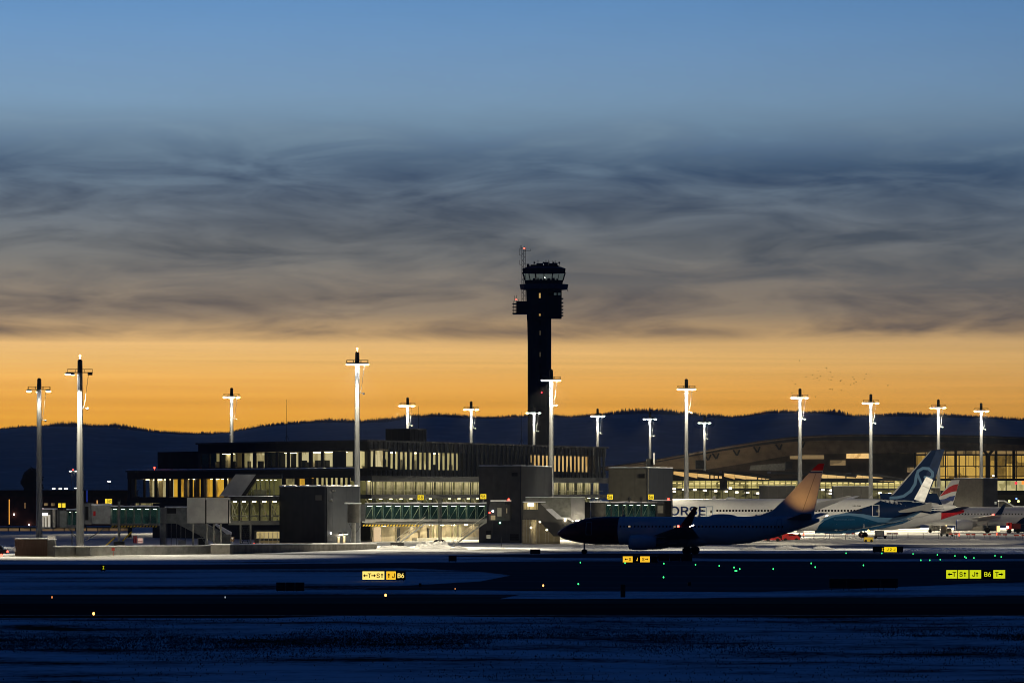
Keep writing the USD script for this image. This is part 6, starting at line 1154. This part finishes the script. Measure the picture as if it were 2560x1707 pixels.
# white airliner at the right edge
Y9 = 945.0; pd_ = Plane('right_edge_airliner', 'white airliner with a round engine and upturned wingtip, cut by the right frame edge', 2268, Y9, math.radians(-4), ST320)
pd_.body('fuselage', 0, 37.6, AWHITE, 40); pd_.decal(pd_, 'navy_rear_paint', [loc7(pd_, a, b, -2) for a, b in ((2535, 1312), (2552, 1297), (2575, 1284), (2620, 1262), (2690, 1262), (2690, 1330), (2535, 1330))], ANAVY, .015, .8)
pd_.wing('wing', (12.0, -1.8, 2.9), 6.6, .5, (18.6, -16.8, 4.0), 1.6, .12, AGREY); pd_.wing('sharklet', (18.7, -16.85, 4.05), 1.5, .07, (20.6, -17.5, 6.4), .6, .04, ANAVY); pd_.wing('wing', (12.0, 1.8, 2.9), 6.6, .5, (19.4, 17, 4.2), 1.5, .1, AGREY)
for sy in (-1, 1): pd_.engine(10.7, sy * 5.75, 1.75, 1.2, 3.6, AWHITE, FLAGB)
pd_.gear(17.7, -3.8, .58, .45, 2.4); pd_.gear(17.9, 3.8, .58, .45, 2.4); pd_.gear(5.1, 0, .38, .25, 2.2); pd_.windows(6, 33, 4.15, 40, .26, .34); fin(pd_, 'fin', [(28.5, 5.4), (33.0, 7.0), (36.0, 11.8), (38.0, 11.8), (37.0, 6.0), (35.5, 5.4)], .3, ANAVY)
for sy in (-1, 1): pd_.wing('stabiliser', (32.2, sy * .6, 5.0), 3.6, .2, (35.6, sy * 6.2, 5.8), 1.5, .08, AGREY)
part(pd_, 'nav_light_red', MB().ball((18.4, -16.9, 4.1), .22), glow('nav_red', 0, 0), local=True)
for k, px in enumerate((2412, 2420)): pd_.decal(pd_, 'door_outline', (lambda a, b: sg.box(a[0], b[1], b[0], a[1]).difference(sg.box(a[0] + .06, b[1] + .06, b[0] - .06, a[1] - .06)))(loc7(pd_, px - 2.5, 1279.5, -2), loc7(pd_, px + 2.5, 1287, -2)), LINEB, .02, .3)

# ---------------- airfield signs ----------------
SIGNY = {'warm': glow('sign_warm', (1.0, 0.74, 0.17), 1.15), 'amber': glow('sign_amber', (1.0, 0.56, 0.03), 1.0), 'lime': glow('sign_lime', (0.62, 0.68, 0.01), 1.0), 'lemon': glow('sign_lemon', (1.0, 0.7, 0.01), 0.95)}
INK = mat('sign_ink', (0.012, 0.011, 0.008), .6)
def glyph(ch, h):
    """A letter, a figure or an arrow about h tall, as (vertices in x and y, faces)."""
    if ch in '<>^':
        pts = [(0, .5), (.42, .9), (.42, .62), (1.05, .62), (1.05, .38), (.42, .38), (.42, .1)]
        if ch == '>': pts = [(1.05 - x, y) for x, y in pts][::-1]
        if ch == '^': pts = [(y * .9, 1.05 - x) for x, y in pts][::-1]
        v, f = trimesh.creation.triangulate_polygon(sg.Polygon(pts).buffer(0), engine='earcut'); return np.asarray(v) * h, f
    m = meshkit.text_mesh(ch, h, .02, True); return m.vertices[:, :2], m.faces
def airfield_sign(lab, y0, y1, panels, Y=None):
    """panels: (left, right, face or None, text, [(glyph, centre px)])."""
    Y = Y or YG(y1 + 3); t = thing('airfield_sign', lab, 'sign', (X((panels[0][0] + panels[-1][1]) / 2, Y), Y, 0))
    for a, b, face, gl in panels:
        fbox(t, 'panel_case', Y, a - .6, b + .6, y0 - .8, y1 + .8, .25, INK)
        if face: fbox(t, 'lit_face', Y - .02, a + .3, b - .3, y0, y1, .015, SIGNY[face])
        for ch, px, col in gl:
            v, f = glyph(ch, (y1 - y0) * .52 * Y / F); v = v - (v.max(0) + v.min(0)) / 2
            part(t, 'arrow' if ch in '<>^' else 'letter', trimesh.Trimesh(np.column_stack([X(px, Y) + v[:, 0], np.full(len(v), Y - .05), Z((y0 + y1) / 2, Y) + v[:, 1]]), f, process=False), SIGNY[col] if col else INK)
        for px in (a + (b - a) * .2, a + (b - a) * .8): part(t, 'leg', MB().box((X(px, Y), Y + .1, (Z(y1, Y)) / 2), (.07, .07, max(.02, Z(y1, Y)))), INK)
    return t
airfield_sign('bright yellow airfield guidance sign left of centre on the snow, ending in B6', 1427.5, 1448.5, [(905.8, 961, 'warm', [('<', 913.5, 0), ('T', 923.8, 0), ('>', 934, 0), ('S', 945.5, 0), ('^', 955, 0)]), (965, 990, 'amber', [('^', 972, 0), ('J', 983.5, 0)]), (990.6, 1013.5, None, [('B', 998, 'warm'), ('6', 1006.5, 'warm')])])
airfield_sign('lime yellow airfield guidance sign at the right edge, with B6 on black', 1424, 1445.5, [(2365, 2393, 'lime', [('<', 2375, 0), ('T', 2385.5, 0)]), (2394.5, 2421, 'lime', [('S', 2402.5, 0), ('^', 2412, 0)]), (2424, 2453, 'lime', [('J', 2434, 0), ('^', 2442.5, 0)]), (2454, 2482, None, [('B', 2464.5, 'lime'), ('6', 2473.5, 'lime')]), (2482.7, 2513, 'lime', [('T', 2492, 0), ('>', 2502, 0)])])
airfield_sign('amber airfield guidance sign under the taxiing airliner, J between two lit panels', 1390, 1404.5, [(1557, 1582, 'amber', [('<', 1565.5, 0), ('S', 1575, 0)]), (1582.7, 1599, None, [('J', 1592.5, 'amber')]), (1599.7, 1625, 'amber', [('S', 1608, 0), ('>', 1616.5, 0)]), (1627, 1644, None, [])])
airfield_sign('small lemon yellow airfield sign at the far right, in front of the parked airliners', 1366.5, 1379, [(2183, 2203, None, []), (2203.7, 2209.6, None, [('I', 2206.5, 'lemon')]), (2210, 2242.5, 'lemon', [('J', 2219, 0), ('2', 2227, 0), ('J', 2236, 0)]), (2243, 2257, None, [])])
airfield_sign('small dark airfield sign with one thin yellow stroke, on the left snow', 1411, 1425, [(252, 263, None, [('I', 258.5, 'lime')])])
BOARD = mat('sign_back', (0.02, 0.02, 0.024), .7, var=.3, scale=3)
for px0, px1, y0, y1, n, lab, yb in ((690, 761, 1455, 1476, 3, 'dark back of a sign on the left snow beside the taxiway', 1477), (1121, 1142, 1388, 1402.5, 1, 'small dark sign back below the snow heaps, left of centre', 1404), (1325, 1351, 1372, 1383.5, 1, 'small grey sign back on the snow before the airliner nose', 1385), (1551, 1563.5, 1460, 1492, 1, 'tall narrow dark sign back on the snow, right of centre', 1493), (2073, 2245, 1446, 1469, 4, 'long dark sign back on legs at the right', 1475), (1645, 1731, 1385, 1402, 3, 'dark sign back beside the amber J sign under the airliner', 1403), (1047, 1054, 1457, 1465, 1, 'tiny dark post sign right of the bright yellow guidance sign', 1466), (1719, 1728, 1454, 1463, 1, 'tiny dark box with a red glint on the taxiway edge', 1465)):
    Y = YG(yb); t = thing('sign_back', lab, 'sign', (X((px0 + px1) / 2, Y), Y, 0))
    for i in range(n):
        a, b = px0 + (px1 - px0) * i / n, px0 + (px1 - px0) * (i + 1) / n; fbox(t, 'panel', Y, a + .4, b - .4, y0, y1, .25, BOARD)
        for px in (a + (b - a) * .15, b - (b - a) * .15): fbox(t, 'leg', Y + .05, px - .5, px + .5, y1, yb + 1, .08, INK)
    for k in range(int((px1 - px0) / 6)): fbox(t, 'rib', Y - .02, px0 + 6 * k + 2, px0 + 6 * k + 2.7, y0 + .5, y1 - .5, .03, INK)
# ---------------- lights set in and beside the taxiways ----------------
GREENL_ = glow('green_taxi_lens', (0.05, 1.0, 0.24), 1.8); AMBL = glow('amber_edge_lens', (1.0, 0.45, 0.1), 5.0); AMBF = glow('faint_amber_lens', (1.0, 0.35, 0.12), 0.7)
def tlight(px, py, lens, lab, grp, r=.13, h=.12, name='taxiway_light'):
    Y = YG(py + h * 20); t = thing(name, lab, 'light', (X(px, Y), Y, 0), 0, grp)
    part(t, 'base', MB().cyl((X(px, Y), Y + .05, 0), (X(px, Y), Y + .05, h), r * .6, r * .5, 8), INK); part(t, 'lens', MB().ball((X(px, Y), Y, Z(py, Y)), (r * .8, r * .8, r * 1.15)), lens); return t
o4, o6, o5 = (1640, 1320, 3.675), (2200, 1320, 6.533), (1100, 1340, 3.675)
G = [(o4, p) for p in ((72, 323), (363, 333), (581, 344), (717, 359), (728, 390), (740, 390), (769, 373), (1077, 373), (1426, 321), (1463, 356), (1906, 339), (69, 449), (2075, 229), (1746, 228))] + [(o6, p) for p in ((540, 417), (667, 520), (813, 520), (937, 432), (984, 509), (1224, 450), (1384, 464), (1407, 483), (1534, 483), (1878, 447), (1980, 466))] + [(o5, p) for p in ((1290, 240), (1700, 245), (1271, 437))]
for o, p in G:
    px, py = o[0] + p[0] / o[2], o[1] + p[1] / o[2]; tlight(px, py, GREENL_, 'small green taxiway light set in the dark pavement', 'green taxiway lights', .09)
for px, py, lens, lab, r, h in ((964, 1487, AMBL, 'bright amber edge light on a stalk below the yellow guidance sign', .11, .45), (234, 1533, AMBL, 'bright amber edge light at the lower left, beside the runway', .1, .35), (130, 1492, AMBF, 'faint amber edge light at the far left', .09, .3), (1138, 1471, AMBF, 'faint amber light on the snow left of centre', .07, .3), (1358, 1463, glow('amber_mid_lens', (1, .4, .12), 3), 'amber edge light in the middle of the taxiway', .1, .35), (563, 1492, glow('dim_white_lens', (.6, .7, .8), .5), 'dim white edge marker on the left snow', .07, .3)): tlight(px, py, lens, lab, None, r, h, 'edge_light')
# ---------------- things on the apron ----------------
RB = mat('barrier_red', (0.42, 0.07, 0.05), .6)
for k, (a, b, y) in enumerate(((2061, 2086, 1332), (2115, 2139, 1333), (2217, 2245, 1333), (2373, 2394, 1334), (2415, 2438, 1335), (2458, 2478, 1335), (2493, 2517, 1335.5), (2535, 2566, 1337))):
    Y = YG(y + 10); t = thing('red_barrier', 'low red and white barrier, ' + ('leftmost, right of the red van', 'second from the left, below the teal belly', 'third from the left, beside the pale baggage tractor', 'directly right of the dark gap, under the flag-painted tail', 'below the round airliner engine', 'below the right airliner wheels', 'second from the right edge', 'cut by the right frame edge')[k], 'barrier', (X((a + b) / 2, Y), Y, 0), 0, 'red barriers before the parked airliners')
    fbox(t, 'plank', Y, a, b, y - 1.5, y + 2, .12, RB); fbox(t, 'white_band', Y - .01, a + (b - a) * .4, a + (b - a) * .6, y - 1.2, y + 1.7, .02, WHITEP)
    for px in (a + 3, b - 3): fbox(t, 'leg', Y + .02, px - .5, px + .5, y + 2, y + 10, .06, DARKM)
for px, y, w_ in ((2398, 1336, 'below the round airliner engine'), (2492, 1334.5, 'rightmost, between two red barriers'), (2009, 1335, 'just right of the rounded red van'), (2104, 1327, 'under the teal airliner belly')): Y = YG(y + 8); t = thing('red_marker_lamp', 'small red lit marker lamp on the apron snow, ' + w_, 'lamp', (X(px, Y), Y, 0), 0, 'red marker lamps on the apron'); part(t, 'stand', MB().box((X(px, Y), Y, Z(y, Y) / 2), (.1, .1, Z(y, Y))), DARKM); part(t, 'lamp', MB().box(P(px, y, Y), (.3, .2, .5)), glow('red_marker', (1, .12, .06), 2.2))
pole0 = None
for px in (2035, 2074, 2113, 2153, 2192, 2231, 2270, 2308, 2346, 2386, 2425, 2436, 2475, 2517, 2556, 1873, 1908):
    Y = YG(1347); loc = (X(px, Y), Y, 0); lab = 'thin dark snow pole standing in the apron snow'
    if pole0 is None:
        pole0 = thing('snow_pole', lab, 'pole', loc, 0, 'snow poles along the apron'); part(pole0, 'stick', MB().cyl((0, 0, 0), (0, 0, 1.15), .05, .04, 6), DARKM, local=True); part(pole0, 'band', MB().cyl((0, 0, .8), (0, 0, .95), .055, .055, 6), RB, local=True)
    else: copy_of(pole0, loc, 0, lab)
Y = YG(1388); t = thing('marker_board', 'small orange marker board on a red post before the left concrete wall', 'sign', (X(283, Y), Y, 0)); fbox(t, 'board', Y, 279, 287, 1368, 1376, .05, RB); fbox(t, 'post', Y + .05, 282.4, 283.6, 1376, 1390, .06, RB)
Y = YG(1366); t = thing('apron_post', 'single thin dark post on the apron, between the stairs and the airliner nose', 'post', (X(1253, Y), Y, 0)); fbox(t, 'post', Y, 1252.4, 1253.6, 1340, 1378, .06, DARKM); fbox(t, 'collar', Y - .02, 1251.8, 1254.2, 1352, 1356, .1, DARKM)
def redcar(px0, px1, y0, y1, lab, van):
    Y = YG(y1 + 1); w, h = (px1 - px0) * Y / F, (y1 + 1 - y0) * Y / F; t = thing('red_vehicle', lab, 'car', (X((px0 + px1) / 2, Y), Y, 0)); x0 = X(px0, Y)
    prof = [(0, .25), (0, h * .55), (w * .18, h * .62), (w * .32, h), (w * .8, h), (w * .98, h * .6), (w, .25)] if not van else [(0, .3), (0, h * .7), (w * .12, h * .95), (w * .55, h), (w * .85, h * .8), (w, h * .5), (w, .3)]
    s_ = trimesh.creation.extrude_polygon(sg.Polygon(prof), 1.7, engine='earcut'); v = s_.vertices; part(t, 'body', trimesh.Trimesh(np.column_stack([x0 + v[:, 0], Y + v[:, 2], v[:, 1]]), s_.faces[:, ::-1], process=False), REDP)
    part(t, 'window', MB().box((x0 + w * .55, Y - .01, h * .8), (w * .36, .04, h * .2)), GLASSD)
    for q_ in (.2, .8): part(t, 'wheel', MB().cyl((x0 + w * q_, Y - .05, .32), (x0 + w * q_, Y + .2, .32), .32, n=14), TYRE)
    return t
redcar(1912, 1953, 1341, 1352, 'low red car behind the taxiing airliner, left one of two', False); redcar(1955, 2000, 1333, 1352, 'taller rounded red van behind the taxiing airliner, right one of two', True)
Yv = 930; t = thing('red_truck', 'dark red truck with bright headlamps under the right airliner', 'truck', (X(2535, Yv), Yv, 0))
fbox(t, 'cab', Yv, 2518, 2530, 1306, 1323, 2, REDP); fbox(t, 'load_body', Yv + .2, 2531, 2552, 1308, 1322, 2, mat('dull_red', (.16, .03, .03), .6)); fbox(t, 'windscreen', Yv - .03, 2519, 2524, 1308, 1313, .05, GLASSD)
for px in (2523, 2545): part(t, 'wheel', MB().cyl((X(px, Yv), Yv - .1, .5), (X(px, Yv), Yv + .2, .5), .5, n=14), TYRE)
part(t, 'headlamp', MB().ball(P(2519, 1317.5, Yv - .2), .3), glow('headlamp', (1, .85, .55), 9)); single('orange_lamp_cart', MB().box(P(2496, 1321, 928), (.6, .8, 1.2)).ball(P(2496, 1316, 927.4), .22), glow('headlamp_orange', (1, .6, .2), 2.2), 'small orange lit cart lamp left of the dark red truck', 'lamp')
for k, (px, w, h, lab) in enumerate(((2360, 1.6, 1.5, 'small baggage cart left of the round engine, left one of the pair'), (2374, 1.4, 1.1, 'small baggage cart left of the round engine, nearest the engine'), (2200, 2.6, 1.0, 'pale baggage tractor on the snow by the barriers'))):
    Y = 860 if k < 2 else YG(1346); t = thing('baggage_cart', lab, 'cart', (X(px, Y), Y, 0)); part(t, 'bed', MB().box((X(px, Y), Y, .5), (w, 1, .2)), GREYM); part(t, 'load', MB().box((X(px, Y) - .1, Y, .6 + h / 2), (w * .7, .8, h)), CREAM if k < 2 else PALE)
    for q_ in (-.35, .35): part(t, 'wheel', MB().cyl((X(px, Y) + w * q_, Y - .55, .25), (X(px, Y) + w * q_, Y - .4, .25), .25, n=10), TYRE)
part(THING['/World/baggage_cart'], 'amber_lamp', MB().ball(P(2366, 1313, 859), .16), glow('amber_small', (1, .7, .3), 2))
t = thing('amber_beacon_cart', 'low tug with an amber roof beacon under the white airliner belly', 'tug', (X(2171, 755), 755, 0)); part(t, 'body', MB().box((X(2171, 755), 755, .5), (1.6, 1.1, .8)), YELLOW); part(t, 'beacon', MB().ball(P(2171, 1326, 754), .22), glow('amber_beacon_lamp', (1, .6, .15), 4))
for q_ in (-.5, .5): part(t, 'wheel', MB().cyl((X(2171, 755) + q_, 754.4, .25), (X(2171, 755) + q_, 754.55, .25), .25, n=10), TYRE)
# heaps of ploughed snow
rs = np.random.default_rng(21)
def heap(name, lab, px0, px1, Y, h, n, kind=None, m=None):
    """A long lumpy heap: one surface, steep and clodded."""
    x0, x1 = X(px0, Y), X(px1, Y); w = x1 - x0; nx = int(w / .16) + 4; ny = 22; d = 2.2 + 2 * h; sd = int(rs.integers(1000))
    def fz(x, y):
        u = np.clip((x - x0) / w, 0, 1); v = np.clip((y - Y + d) / (2 * d), 0, 1); q = np.stack([x, y, x * 0 + sd], -1)
        e = np.sin(np.pi * u) ** .5 * np.sin(np.pi * v) ** .8; lump = .35 + .9 * meshkit.fbm(q * np.array([.45, .45, 1]), 3, sd) * (.4 + 1.2 * np.abs(meshkit.noise(q * np.array([2.6, 2.6, 1]), sd + 3) - .35))
        return e * h * lump * 1.5 + .004 + .25 * h * e * (meshkit.noise(q * np.array([5, 5, 1]), sd + 9) - .5)
    return single(name, heightmap(x0, x1, Y - d, Y + d, nx, ny, fz), m or DIRTY, lab, 'snow heap', kind=kind)
DIRTY = snow_look('ploughed_snow', .36, tint=(.55, .55, .55), dark=(.16, .155, .15), sc=1.2)
heap('snow_heap', 'rough grey heap of ploughed snow before the service stairs, largest one', 1035, 1130, 668, .95, 240); heap('snow_heap', 'low grey heap of ploughed snow left of the largest one', 940, 1036, 664, .5, 130); heap('snow_heap', 'small snow heap tailing off to the right of the largest one', 1125, 1170, 660, .35, 60)
for px0, px1, py, h in ((1190, 1330, 1374, .22), (1430, 1620, 1368, .3), (1620, 1660, 1372, .25), (1850, 1900, 1373, .35), (1935, 2000, 1371, .4), (2030, 2080, 1371, .35), (1950, 2160, 1353, .35), (2240, 2330, 1350, .35), (2380, 2460, 1352, .35), (1260, 1420, 1379, .15), (940, 1200, 1381, .12)): heap('snow_ridge', None, px0, px1, YG(py), h, int((px1 - px0) * 1.1), 'stuff')
for k in range(NAMES.get(('/World', 'snow_ridge'), 0)): tag(stage.GetPrimAtPath('/World/snow_ridge' + (f'_{k:03d}' if k else '')), 'broken ridge of ploughed snow along the apron edge', None, 'ploughed snow ridges')
# ---------------- birds over the hills ----------------
brd = thing('bird', 'small dark bird in the flock flying over the hills at the right', 'bird', P(1999, 901.6, 900), .3, 'flock of birds over the hills')
part(brd, 'body', MB().mesh(trimesh.Trimesh(trimesh.creation.icosphere(1).vertices * (.13, .05, .05), trimesh.creation.icosphere(1).faces, process=False)), BLACK, local=True)
for sx in (-1, 1): part(brd, 'wing', MB().add([(.08, 0, .02), (-.08, 0, .02), (-.1, sx * .2, .09), (.0, sx * .22, .1), (.06, sx * .14, .09), (0, sx * .12, .05)], [[0, 4, 5], [5, 4, 3], [5, 3, 2], [1, 5, 2], [0, 5, 1]]), BLACK, local=True)
part(brd, 'tail', MB().add([(-.14, -.02, 0), (-.14, .02, 0), (-.28, .05, .0), (-.28, -.05, 0)], [[0, 1, 2], [0, 2, 3]]), BLACK, local=True)
for x, y in ((890, 338), (717, 400), (972, 417), (463, 528), (622, 565), (697, 547), (765, 505), (596, 480), (738, 597), (940, 577), (988, 590), (1015, 528), (1195, 585), (1182, 608), (1260, 665), (1395, 685), (1467, 660), (1516, 625), (1470, 573), (1449, 527), (1724, 463), (1685, 563), (175, 603), (235, 678), (968, 774), (1013, 785), (1203, 806), (2180, 703), (168, 857), (660, 938)):
    copy_of(brd, P(1960 + x / 8.4, 880 + y / 8.4, rs.uniform(860, 950)), rs.uniform(0, 6.2), None)
